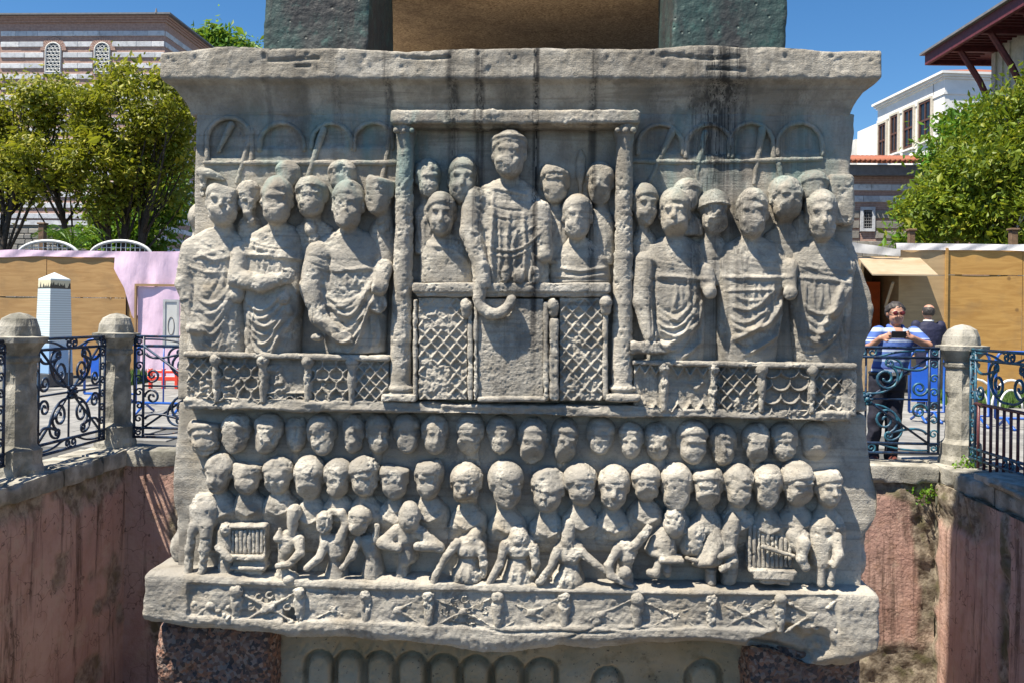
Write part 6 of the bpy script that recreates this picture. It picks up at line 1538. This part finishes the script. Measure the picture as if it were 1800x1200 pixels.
# building with the wide dark-red eave, top right
kb_ = empty('eaved_building', (0, 0, 0)); tag(kb_, 'building with wide dark red wooden eaves on struts and blue tiled arch, top right corner', 'building')
O = local(30.2, 16.2); kb_.location = (O[0], O[1], 0); kb_.rotation_euler = (0, 0, YAW)       # local x right, y away
ze = zpx(1670, 105, 30); REDW = flat('dark_red_wood', (0.11, 0.022, 0.028), 0.6, var=0.25, scale=8); KW = flat('pale_marble', (0.50, 0.47, 0.42), 0.75, var=0.15)
BT = NT('blue_tile'); BT.color(BT.mix(BT.ramp(BT.vor(9), 0.15, 0.3), (0.55, 0.6, 0.6), (0.03, 0.18, 0.30))).rough(0.3)
MB().box(0, 8, -16, 0, 0, ze + 0.5).build('wall', KW, kb_)
for k in range(3): MB().box(-0.06, 0, -0.35 - 0.42 * k, -0.12 - 0.42 * k, 0, ze + 0.3).build('pilaster_strip', KW, kb_)
MB().box(-1.5, 9, -16, 1.3, ze + 0.42, ze + 0.55).build('eave_deck', REDW, kb_)
MB().box(-1.62, -1.5, -16, 1.4, ze + 0.25, ze + 0.62).build('fascia', REDW, kb_); MB().box(-1.5, 9, 1.3, 1.42, ze + 0.25, ze + 0.62).build('fascia', REDW, kb_); MB().box(-1.75, 9, -16, 1.55, ze + 0.625, ze + 0.70).build('roof_edge', LEAD, kb_)
MB().add([(-1.7, -16, ze + .71), (9, -16, ze + .71), (9, 1.5, ze + .71), (-1.7, 1.5, ze + .71), (4, -8, ze + 3)], [(0, 1, 4), (1, 2, 4), (2, 3, 4), (3, 0, 4)]).build('roof', LEAD, kb_)
for k in range(26): MB().box(-1.49, 0, -6.0 + 0.28 * k, -5.98 + 0.28 * k + 0.03, ze + 0.36, ze + 0.418).build('soffit_batten', REDW, kb_)
for k in range(5):
    y = -0.3 - 1.9 * k; MB().tube([(0.0, y, ze - 1.9), (-0.55, y, ze - 0.75), (-1.3, y, ze + 0.4)], 0.10, 6).build('strut', REDW, kb_); MB().box(-1.49, 0.0, y - 0.09, y + 0.09, ze + 0.22, ze + 0.355).build('beam', REDW, kb_)
for k in range(2):
    y0 = -4.2 - 3.2 * k; zs = ze - 1.5; r = 1.0
    q = MB().box(-0.05, 0, y0 - 0.2, y0 + 2 * r + 0.2, zs - 3, zs + r + 0.45).build('tile_panel', BT.m, kb_)
    ar = [(y0 + r + r * math.cos(t), zs + r * math.sin(t)) for t in np.linspace(0, math.pi, 13)]; MB().prism([(y0 + 2 * r, zs - 3)] + ar + [(y0, zs - 3)], 'x', -0.07, -0.052).build('arch_window', DGLASS, q); MB().tube([(-0.09, a_, b_) for a_, b_ in [(y0 + 2 * r, zs - 3)] + ar + [(y0, zs - 3)]], 0.10, 6).build('arch_frame', KW, q)

# ================================================================== trees
def leaf_mat(name, c1, c2, c3):
    t = NT(name); r = t.isl(); c = t.mix(t.ramp(r, 0, 0.6), c1, c2); c = t.mix(t.ramp(r, 0.72, 1.0, 0, 1), c, c3); c = t.mix(t.ramp(t.noise(0.9, 3), 0.4, 0.65, 0, 0.6), c, c1)
    t.color(c).rough(0.5).spec(0.4)
    tr = t.n.new('ShaderNodeBsdfTranslucent'); mx = t.n.new('ShaderNodeMixShader'); mx.inputs[0].default_value = 0.35; t.put(tr.inputs[0], t.mix(0.5, c, (0.30, 0.36, 0.02)))
    t.l.new(t.b.outputs[0], mx.inputs[1]); t.l.new(tr.outputs[0], mx.inputs[2]); t.l.new(mx.outputs[0], t.out.inputs[0]); return t.m
LEAF_Y = leaf_mat('leaf_olive', (0.13, 0.155, 0.014), (0.33, 0.33, 0.025), (0.52, 0.45, 0.04)); LEAF_G = leaf_mat('leaf_green', (0.055, 0.14, 0.012), (0.12, 0.27, 0.02), (0.22, 0.38, 0.03)); LEAF_R = leaf_mat('leaf_mixed', (0.075, 0.13, 0.012), (0.21, 0.28, 0.02), (0.38, 0.37, 0.03))
BARK = flat('bark', (0.055, 0.042, 0.032), 0.95, var=0.35, scale=14, bump=0.8, bscale=25)
def leaves_mesh(name, cen, rad, nclump, nleaf, size, mat, seed, flat_=0.8, spread=0.34, hollow=0.45):
    r = np.random.RandomState(seed); P = []
    vol = np.array([a[0] * a[1] * a[2] for a in rad]) ** 0.67; vol = vol / vol.sum()
    cl = []
    for (c, a, f) in zip(cen, rad, vol):
        k = max(4, int(nclump * f)); d = r.normal(size=(k, 3)); d /= np.linalg.norm(d, axis=1)[:, None]
        rr = r.uniform(hollow, 1.0, k) ** 0.7; cl.append(np.array(c) + d * rr[:, None] * np.array(a))
    cl = np.concatenate(cl); w = r.uniform(0.4, 1.6, len(cl)); w /= w.sum(); ix = r.choice(len(cl), nleaf, p=w)
    sg = spread * r.uniform(0.5, 1.25, len(cl))
    pos = cl[ix] + r.normal(size=(nleaf, 3)) * sg[ix][:, None] * np.array([1, 1, flat_])
    cn = r.normal(size=(len(cl), 3)) * 0.8; n = r.normal(size=(nleaf, 3)) * 0.9 + np.array([0, -0.2, 0.7]) + cn[ix]; n /= np.linalg.norm(n, axis=1)[:, None]
    t = np.cross(n, r.normal(size=(nleaf, 3))); t /= np.linalg.norm(t, axis=1)[:, None]; b = np.cross(n, t); s = size * np.exp(r.normal(0, 0.32, nleaf))[:, None]
    tip = pos + t * s; bas = pos - t * s * 0.8; l = pos + b * s * 0.42 - n * s * 0.12; q = pos - b * s * 0.42 - n * s * 0.12
    V = np.stack([bas, q, tip, l], 1).reshape(-1, 3); F = np.arange(4 * nleaf).reshape(-1, 4)
    return mesh_np(name, V, F, mat, False), cl
def limb_pts(a, b, r, bend=0.25, n=7):
    a = np.array(a); b = np.array(b); t = np.linspace(0, 1, n)[:, None]; L = np.linalg.norm(b - a); o = np.array([r.uniform(-1, 1), r.uniform(-1, 1), r.uniform(-0.2, 0.6)]) * bend * L
    return a * (1 - t) + b * t + o * (t * (1 - t)) * 2
def tree(name, base, cen, rad, trunks, nclump, nleaf, size, mat, seed, label, grp='trees behind the hoardings', spread=0.34, tr=0.13, hollow=0.45):
    root = empty(name, (0, 0, 0)); tag(root, label, 'tree', grp); r = random.Random(seed)
    me, cl = leaves_mesh('crown', cen, rad, nclump, nleaf, size, mat, seed, spread=spread, hollow=hollow); link('crown', me, root)
    tops = []
    for (b, t) in trunks:
        p = limb_pts(b, t, r, 0.12, 9); MB().tube(p, np.linspace(tr, tr * 0.5, 9), 9).build('trunk', BARK, root, smooth=True); tops.append((np.array(b, float), np.array(t, float), p))
    order = list(range(len(cl))); r.shuffle(order)
    for k in order[:max(10, len(cl) // 2)]:
        c = cl[k]; b, t, p = min(tops, key=lambda q: np.linalg.norm(q[1] - c)); s = p[r.choice((4, 5, 6, 7, 8))]
        MB().tube(limb_pts(s, c, r, 0.22), np.linspace(tr * 0.36, 0.012, 7), 5).build('limb', BARK, root, smooth=True)
    return root
def w3(px, py, Y): return PY(np.array(float(px)), np.array(float(py)), np.array(float(Y)))
def sc(px, Y): return px * Y / FPX
YT = 27.0
tree('olive_tree', None, [w3(225, 215, YT), w3(175, 300, YT - .5), w3(275, 290, YT + .3), w3(300, 190, YT)], [(sc(95, YT), 1.6, sc(100, YT)), (sc(80, YT), 1.4, sc(75, YT)), (sc(75, YT), 1.4, sc(90, YT)), (sc(45, YT), 1.2, sc(65, YT))],
     [(w3(200, 620, YT), w3(185, 300, YT)), (w3(212, 620, YT), w3(225, 270, YT)), (w3(238, 620, YT), w3(275, 300, YT))], 150, 21000, 0.088, LEAF_Y, 11, 'many-stemmed tree with yellow-green leaves beside the pedestal on the left', spread=0.30)
tree('olive_tree', None, [w3(40, 210, YT), w3(70, 300, YT - .4), w3(-10, 290, YT), w3(90, 170, YT)], [(sc(70, YT), 1.3, sc(65, YT)), (sc(70, YT), 1.3, sc(70, YT)), (sc(60, YT), 1.3, sc(85, YT)), (sc(40, YT), 1.0, sc(40, YT))],
     [(w3(160, 640, YT - .5), w3(95, 320, YT - .5)), (w3(20, 640, YT - .5), w3(40, 300, YT - .4))], 100, 15000, 0.088, LEAF_Y, 12, 'yellow-green tree with a leaning trunk at the left edge', spread=0.30)
tree('leafy_shrub', None, [w3(190, 400, 31), w3(255, 395, 31), w3(290, 330, 31)], [(sc(55, 31), 1.2, sc(45, 31)), (sc(50, 31), 1.2, sc(60, 31)), (sc(40, 31), 1.2, sc(60, 31))], [(w3(220, 600, 31), w3(230, 420, 31))], 60, 6500, 0.13, LEAF_G, 13, 'bright green bush behind the left tree trunks', spread=0.4)
tree('far_tree', None, [w3(390, 95, 62), w3(420, 110, 62)], [(sc(58, 62), 2, sc(42, 62)), (sc(30, 62), 2, sc(35, 62))], [(w3(390, 560, 62), w3(390, 120, 62))], 50, 4500, 0.24, LEAF_G, 14, 'far green tree top showing just left of the bronze cube', spread=0.55, tr=0.25)
YR = 25.0
tree('dense_tree', None, [w3(1790, 230, YR), w3(1730, 300, YR), w3(1680, 350, YR), w3(1640, 395, YR), w3(1780, 370, YR - .6), w3(1850, 250, YR)], [(sc(60, YR), 1.5, sc(95, YR)), (sc(70, YR), 1.5, sc(75, YR)), (sc(65, YR), 1.3, sc(70, YR)), (sc(52, YR), 1.2, sc(55, YR)), (sc(80, YR), 1.4, sc(85, YR)), (sc(60, YR), 1.5, sc(110, YR))],
     [(w3(1720, 640, YR), w3(1720, 330, YR)), (w3(1790, 640, YR), w3(1790, 300, YR))], 170, 26000, 0.095, LEAF_R, 15, 'dense yellow-green tree at the right edge above the hoarding', spread=0.30, hollow=0.5)
tree('dense_tree', None, [w3(1672, 262, YR + 4), w3(1710, 230, YR + 4), w3(1620, 395, YR + 4)], [(sc(36, 29), 1.0, sc(45, 29)), (sc(38, 29), 1.0, sc(40, 29)), (sc(36, 29), 1, sc(45, 29))], [(w3(1690, 640, YR + 4), w3(1690, 300, YR + 4))], 50, 6500, 0.12, LEAF_G, 16, 'bright green tree peeping out behind the dense tree on the right', spread=0.32)
# palm-like plant behind the left hoarding
pm = empty('palm_plant', (0, 0, 0)); tag(pm, 'spiky palm plant behind the left hoarding', 'palm'); r = random.Random(2); c0 = w3(126, 436, 25)
for k in range(16):
    a = r.uniform(0, 6.28); L = r.uniform(0.7, 1.1); pts = [c0 + np.array([math.cos(a) * L * t, math.sin(a) * L * t, 0.55 * L * math.sin(t * 2.4)]) for t in np.linspace(0, 1, 8)]; m = MB(); m.tube(pts, np.linspace(0.02, 0.006, 8), 4)
    for i in range(1, 8):
        for s_ in (-1, 1):
            for f in (0, .5):
                p = pts[i] * (1 - f) + pts[max(0, i - 1)] * f; d = np.array([-math.sin(a) * s_, math.cos(a) * s_, -0.4]) * 0.22 + np.array([math.cos(a), math.sin(a), 0]) * 0.12; m.add([p, p + d * 0.5 + np.array([0, 0, 0.02]), p + d, p + d * 0.5 - np.array([0, 0, 0.015])], [(0, 1, 2, 3)])
    m.build('frond', LEAF_G, pm)
# weeds in the masonry joints
def weed(p, n, sp, lab, seed):
    r = np.random.RandomState(seed); m = MB()
    for k in range(n):
        q = np.array(p) + r.normal(size=3) * np.array([sp, sp * .5, sp * .6]); t = r.normal(size=3); t[2] = abs(t[2]); t = t / np.linalg.norm(t) * 0.035; b = np.cross(t, r.normal(size=3)); b = b / np.linalg.norm(b) * 0.012
        m.add([q, q + t * .5 + b, q + t, q + t * .5 - b], [(0, 1, 2, 3)])
    tag(m.build('weed', LEAF_G), lab, 'weed', 'weeds growing from the pit masonry', 'stuff')
weed((RR - 0.05, RB - 0.32, 0.10), 120, 0.07, 'small green weed at the foot of the right stone post', 1); weed((PIT_R - 0.12, PIT_B - 0.08, -0.20), 110, 0.07, 'yellow-green weed under the coping in the right corner', 2)
# ================================================================== people
SKIN = flat('skin', (0.42, 0.22, 0.15), 0.5, var=0.08, scale=20)
HAIR = flat('grey_black_hair', (0.035, 0.03, 0.028), 0.6, var=0.3, scale=60)
def shirt_mat():
    t = NT('striped_shirt'); P = t.xyz(t.tc.outputs['Object']); f = t.math('FRACT', t.math('MULTIPLY', P[2], 9.5))
    c = t.mix(t.ramp(f, 0.55, 0.60), (0.05, 0.11, 0.36), (0.33, 0.41, 0.56)); c = t.mix(t.math('MULTIPLY', t.math('GREATER_THAN', f, 0.80), t.math('LESS_THAN', P[2], 1.36)), c, (0.03, 0.05, 0.22)); t.color(c).rough(0.8).bump(t.noise(18, 4), 0.35, 0.02); return t.m
SHIRT = shirt_mat(); NAVY = flat('navy_trousers', (0.014, 0.015, 0.03), 0.8, bump=0.4, bscale=14); SUIT = flat('navy_suit', (0.012, 0.014, 0.045), 0.75, bump=0.4, bscale=12); SHOE = flat('brown_shoe', (0.13, 0.04, 0.03), 0.4); BELT = flat('belt', (0.02, 0.017, 0.015), 0.4)
def person(name, origin, rz, label):
    o = empty(name, origin, rz); tag(o, label, 'person'); return o
ident = lambda V: np.stack([V[:, 0], -V[:, 1], -V[:, 2]], -1)
HV = 0.009
def cap_(S, a, b, ra, rb, k=0.02): S.cap((a[0], a[1], -a[2]), (b[0], b[1], -b[2]), ra, rb, k)
def chain(S, pts, k=0.02, grow=0.0):
    for p, q in zip(pts[:-1], pts[1:]): cap_(S, p[:3], q[:3], p[3] + grow, q[3] + grow, k)
def hand(S, wrist, to, palm_n, r=0.011):
    """palm from wrist towards 'to'; four fingers curling round along palm_n, thumb off the side"""
    w = np.array(wrist, float); d = np.array(to, float) - w; d /= np.linalg.norm(d); n = np.array(palm_n, float); n -= d * (n @ d); n /= np.linalg.norm(n); s = np.cross(d, n)
    pc = w + d * 0.045
    for q in (-0.024, -0.008, 0.008, 0.024): cap_(S, w + s * q * 0.6, w + d * 0.085 + s * q, 0.014, 0.0115, 0.012)
    for q, L in ((-0.027, 0.058), (-0.009, 0.072), (0.009, 0.068), (0.027, 0.052)):
        a = w + d * 0.085 + s * q; b = a + (d * 0.75 + n * 0.65) * L * 0.5; c = b + (n * 0.95 - d * 0.2) * L * 0.4; e = c + (n * 0.5 - d * 0.8) * L * 0.3
        cap_(S, a, b, 0.0098, 0.0092, 0.004); cap_(S, b, c, 0.0092, 0.0086, 0.004); cap_(S, c, e, 0.0086, 0.0078, 0.004)
    a = w + d * 0.03 + s * -0.03; b = a + (s * -0.6 + d * 0.7 + n * 0.3) * 0.034; c = b + (d * 0.6 + n * 0.7) * 0.03
    cap_(S, a, b, 0.0125, 0.0105, 0.008); cap_(S, b, c, 0.0105, 0.0085, 0.004)

# --- man taking a photograph over the railing
o1 = w3(1571, 795, 9.90); M1 = (float(o1[0]), 9.90, 0.0)
man = person('person', M1, 0.0, 'man in striped blue shirt and dark trousers leaning on the railing, taking a photo')
SHL, SHR = (-0.19, 0.02, 1.42), (0.19, 0.02, 1.42); ELL, ELR = (-0.34, 0.16, 1.25), (0.26, 0.22, 1.29); WRL, WRR = (-0.285, 0.36, 1.365), (0.035, 0.37, 1.375)
HIP = [(-0.17, 0.0, 0.93), (0.01, 0.0, 0.93)]; KNE = [(-0.205, 0.03, 0.50), (-0.02, 0.03, 0.50)]; ANK = [(-0.235, -0.01, 0.09), (-0.035, -0.01, 0.09)]
def torso_(S, g=0.0, lo=0.86):
    rows = [(1.475, 0.0, 0.075, 0.07), (1.44, 0.0, 0.165, 0.09), (1.38, 0.0, 0.19, 0.11), (1.25, -0.02, 0.178, 0.125), (1.10, -0.05, 0.172, 0.135), (1.0, -0.07, 0.175, 0.138), (0.93, -0.08, 0.178, 0.13), (lo, -0.08, 0.18, 0.12)]
    c = np.array(rows)
    def fn(U, W, V):
        z = -V; zz = c[::-1, 0]; cu = np.interp(z, zz, c[::-1, 1]); hw = np.interp(z, zz, c[::-1, 2]) + g; dw = np.interp(z, zz, c[::-1, 3]) + g
        q = np.sqrt(((U - cu) / hw) ** 2 + ((W - 0.02) / dw) ** 2); d = (q - 1) * np.minimum(hw, dw); e = np.maximum(z - 1.475 - g, lo - z); return np.maximum(d, e)
    S.apply((-0.3, -0.17, -1.5), (0.25, 0.2, -lo), fn, 0.02)
S = Sculpt(-0.46, 0.40, -1.78, 0.0, -0.22, 0.56, HV)
torso_(S)
for i in (0, 1): chain(S, [(*HIP[i], 0.088), (*KNE[i], 0.058), (*ANK[i], 0.042), (ANK[i][0], 0.13, 0.035, 0.03)], 0.03)
chain(S, [(*SHL, 0.058), (*ELL, 0.043), (*WRL, 0.029)], 0.03); chain(S, [(*SHR, 0.058), (*ELR, 0.043), (*WRR, 0.029)], 0.03)
hand(S, WRL, (-0.20, 0.40, 1.395), (0.3, 0.8, 0.35)); hand(S, WRR, (-0.07, 0.40, 1.40), (-0.3, 0.8, 0.35))
chain(S, [(0.0, -0.01, 1.44, 0.06), (0.0, 0.0, 1.55, 0.055)], 0.02)
S.head(0.0, -1.625, 0.245, 0.185, 0.015, yaw=-0.1, pitch=0.05, hair='none', neck=False)
for q in (-1, 1): S.ell((q * 0.089, 0.0, -1.625), (0.012, 0.022, 0.034), 0.008)
S.plain('body', man, SKIN, ident)
S = Sculpt(-0.40, 0.36, -1.52, -0.86, -0.24, 0.36, 0.009)
torso_(S, 0.014, 0.90); m_ = lambda a, b, t: tuple(x * (1 - t) + y * t for x, y in zip(a, b))
chain(S, [(*SHL, 0.074), (*m_(SHL, ELL, 0.72), 0.068)], 0.03); chain(S, [(*SHR, 0.074), (*m_(SHR, ELR, 0.72), 0.068)], 0.03)
chain(S, [(-0.05, 0.06, 1.475, 0.016), (-0.075, 0.0, 1.49, 0.018), (-0.05, -0.05, 1.49, 0.018), (0.05, -0.05, 1.49, 0.018), (0.075, 0.0, 1.49, 0.018), (0.05, 0.06, 1.475, 0.016), (0.015, 0.085, 1.43, 0.012)], 0.01)
S.cap((0.0, 0.12, -1.46), (0.0, 0.02, -1.52), 0.045, 0.055, 0.01, '-')
S.plain('polo_shirt', man, SHIRT, ident, 0.012, 9)
S = Sculpt(-0.38, 0.18, -1.02, -0.03, -0.2, 0.24, 0.009)
torso2 = [(1.0, -0.07, 0.200, 0.150), (0.90, -0.08, 0.195, 0.140), (0.80, -0.085, 0.185, 0.13)]
def fn(U, W, V):
    z = -V; cu = np.interp(z, [0.8, 0.9, 1.0], [-0.085, -0.08, -0.07]); hw = np.interp(z, [0.8, 0.9, 1.0], [0.18, 0.196, 0.2]); dw = np.interp(z, [0.8, 0.9, 1.0], [0.12, 0.142, 0.153])
    return np.maximum((np.sqrt(((U - cu) / hw) ** 2 + ((W - 0.02) / dw) ** 2) - 1) * dw, np.maximum(z - 0.985, 0.80 - z))
S.apply((-0.3, -0.16, -1.0), (0.14, 0.2, -0.8), fn, 0.02)
for i in (0, 1): chain(S, [(*HIP[i], 0.105), (*KNE[i], 0.080), (ANK[i][0], 0.0, 0.10, 0.068), (ANK[i][0], 0.01, 0.07, 0.07)], 0.025)
S.plain('trousers', man, NAVY, ident, 0.02, 9)
MB().tube([(-0.068 + 0.203 * math.cos(t), -0.02 - 0.156 * math.sin(t), 0.985) for t in np.linspace(0, 2 * math.pi, 28, endpoint=False)], 0.017, 6, True).build('belt', BELT, man, smooth=True)
MB().box(-0.10, -0.06, -0.205, -0.19, 0.965, 1.005, 0.004).build('buckle', flat('buckle', (0.5, 0.5, 0.48), 0.3, 0.8), man)
for i in (0, 1):
    S = Sculpt(ANK[i][0] - 0.08, ANK[i][0] + 0.08, -0.14, 0.03, -0.12, 0.24, 0.007); x = ANK[i][0]
    chain(S, [(x, -0.03, 0.055, 0.048), (x, 0.07, 0.045, 0.045), (x, 0.15, 0.035, 0.036)], 0.02); S.box((x, 0.05, 0.02), (0.2, 0.3, 0.02), 0.004, 0.004, '-'); S.plain('shoe', man, SHOE, ident)
S = Sculpt(-0.13, 0.13, -1.79, -1.5, -0.15, 0.18, 0.006)
S.ell((0.0, -0.012, -1.655), (0.103, 0.118, 0.105), 0.01); S.box((0.0, 0.16, -1.60), (0.2, 0.115, 0.075), 0.02, 0.02, '-'); S.box((0, 0, -1.52), (0.2, 0.3, 0.055), 0.01, 0.01, '-'); S.box((0.0, 0.10, -1.545), (0.2, 0.09, 0.1), 0.02, 0.02, '-')
S.plain('hair', man, HAIR, ident, 0.012, 40)
LENS = flat('red_lens', (0.12, 0.01, 0.015), 0.1); m = MB()
for q in (-1, 1): m.add([(q * 0.036 + 0.03 * math.cos(t) - 0.004, -0.128 + 0.012 * abs(math.cos(t)) , 1.632 + 0.022 * math.sin(t)) for t in np.linspace(0, 2 * math.pi, 14, endpoint=False)] + [(q * 0.036 - 0.004, -0.134, 1.632)], [(i, (i + 1) % 14, 14) for i in range(14)])
sg = m.build('sunglasses', LENS, man, smooth=True); f = MB(); f.tube([(-0.092, 0.0, 1.64), (-0.075, -0.095, 1.64), (-0.006, -0.132, 1.642), (0.0, -0.133, 1.642), (0.068, -0.10, 1.64), (0.09, 0.0, 1.64)], 0.0035, 5); f.build('frame', BELT, sg)
ph = MB().box(-0.075, 0.075, -0.005, 0.005, -0.037, 0.037, 0.003).build('phone', flat('phone_back', (0.03, 0.03, 0.033), 0.25), None, loc=(M1[0] - 0.13, M1[1] - 0.445, 1.405), rot=(0.25, 0, 0)); tag(ph, 'dark phone held sideways in both hands above the railing', 'phone')
MB().tube([(0.055, -0.0065, 0.022), (0.055, -0.0052, 0.022)], 0.006, 10).build('lens', DGLASS, ph)

# --- man in a dark suit, seen from behind
o2 = w3(1630, 713, 16.2); M2 = (float(o2[0]), 16.2, 0.0)
m2 = person('person', M2, 0.0, 'balding man in a navy suit seen from behind, beyond the railing')
S = Sculpt(-0.40, 0.50, -1.86, 0.0, -0.34, 0.30, 0.011)
rows = np.array([(0.80, 0.17, 0.13), (0.95, 0.185, 0.135), (1.15, 0.19, 0.13), (1.40, 0.215, 0.12), (1.49, 0.17, 0.09), (1.535, 0.07, 0.07)])
def mk(g, lo, hi):
    def fn(U, W, V):
        z = -V; hw = np.interp(z, rows[:, 0], rows[:, 1]) + g; dw = np.interp(z, rows[:, 0], rows[:, 2]) + g
        return np.maximum((np.sqrt((U / hw) ** 2 + (W / dw) ** 2) - 1) * dw, np.maximum(z - hi, lo - z))
    return fn
S.apply((-0.25, -0.16, -1.56), (0.25, 0.16, -0.8), mk(0, 0.82, 1.535), 0.02)
AR = [(0.21, 0.0, 1.47), (0.33, -0.06, 1.22), (0.42, -0.22, 1.30)]; AL = [(-0.21, 0.0, 1.47), (-0.27, 0.0, 1.17), (-0.24, -0.14, 0.98)]
chain(S, [(*AR[0], 0.06), (*AR[1], 0.045), (*AR[2], 0.03)], 0.03); chain(S, [(*AL[0], 0.06), (*AL[1], 0.045), (*AL[2], 0.03)], 0.03)
hand(S, AR[2], (0.45, -0.28, 1.36), (-0.3, -0.5, 0.5)); hand(S, AL[2], (-0.22, -0.2, 0.92), (0.5, -0.3, -0.3))
for q in (-1, 1): chain(S, [(q * 0.09, 0, 0.90, 0.09), (q * 0.10, 0, 0.5, 0.06), (q * 0.11, 0.02, 0.08, 0.045), (q * 0.12, -0.13, 0.04, 0.03)], 0.03)
chain(S, [(0, 0.0, 1.52, 0.06), (0, -0.01, 1.62, 0.058)], 0.02)
S.head(0.0, -1.72, 0.25, 0.19, -0.01, yaw=math.pi + 0.4, hair='none', neck=False)
for q in (-1, 1): S.ell((q * 0.092, -0.01, -1.71), (0.014, 0.022, 0.034), 0.008)
S.plain('body', m2, SKIN, ident)
S = Sculpt(-0.42, 0.52, -1.60, -0.70, -0.34, 0.30, 0.011)
S.apply((-0.28, -0.2, -1.56), (0.28, 0.2, -0.72), mk(0.025, 0.74, 1.54), 0.02)
chain(S, [(*AR[0], 0.085), (*AR[1], 0.066), (*AR[2], 0.05)], 0.03); chain(S, [(*AL[0], 0.085), (*AL[1], 0.066), (*AL[2], 0.05)], 0.03); S.cap((0, 0.10, -0.74), (0, 0.16, -1.0), 0.012, 0.004, 0.01, '-')
S.plain('suit_jacket', m2, SUIT, ident, 0.02, 8)
MB().tube([(0.075 * math.cos(t), -0.005 + 0.072 * math.sin(t), 1.555) for t in np.linspace(0, 2 * math.pi, 20, endpoint=False)], 0.018, 6, True).build('collar', flat('white_collar', (0.7, 0.7, 0.7)), m2, smooth=True)
S = Sculpt(-0.24, 0.24, -0.96, -0.03, -0.2, 0.2, 0.012)
for q in (-1, 1): chain(S, [(q * 0.09, 0, 0.88, 0.11), (q * 0.10, 0, 0.5, 0.085), (q * 0.11, 0.01, 0.09, 0.07)], 0.03)
S.plain('trousers', m2, SUIT, ident, 0.015, 8)
S = Sculpt(-0.13, 0.13, -1.86, -1.58, -0.17, 0.16, 0.008)
S.ell((0, 0.0, -1.725), (0.104, 0.125, 0.11), 0.01); S.ell((0, 0.0, -1.86), (0.085, 0.10, 0.09), 0.02, '-'); S.box((0, -0.13, -1.72), (0.2, 0.09, 0.2), 0.02, 0.02, '-'); S.box((0, 0, -1.60), (0.2, 0.3, 0.05), 0.01, 0.01, '-')
S.plain('hair', m2, HAIR, ident, 0.01, 40)
for q in (-1, 1):
    S = Sculpt(q * 0.11 - 0.08, q * 0.11 + 0.08, -0.14, 0.03, -0.26, 0.12, 0.01); chain(S, [(q * 0.11, 0.03, 0.055, 0.048), (q * 0.115, -0.07, 0.045, 0.045), (q * 0.12, -0.16, 0.035, 0.036)], 0.02); S.box((0, 0, 0.02), (0.4, 0.4, 0.02), 0.004, 0.004, '-'); S.plain('shoe', m2, BELT, ident)
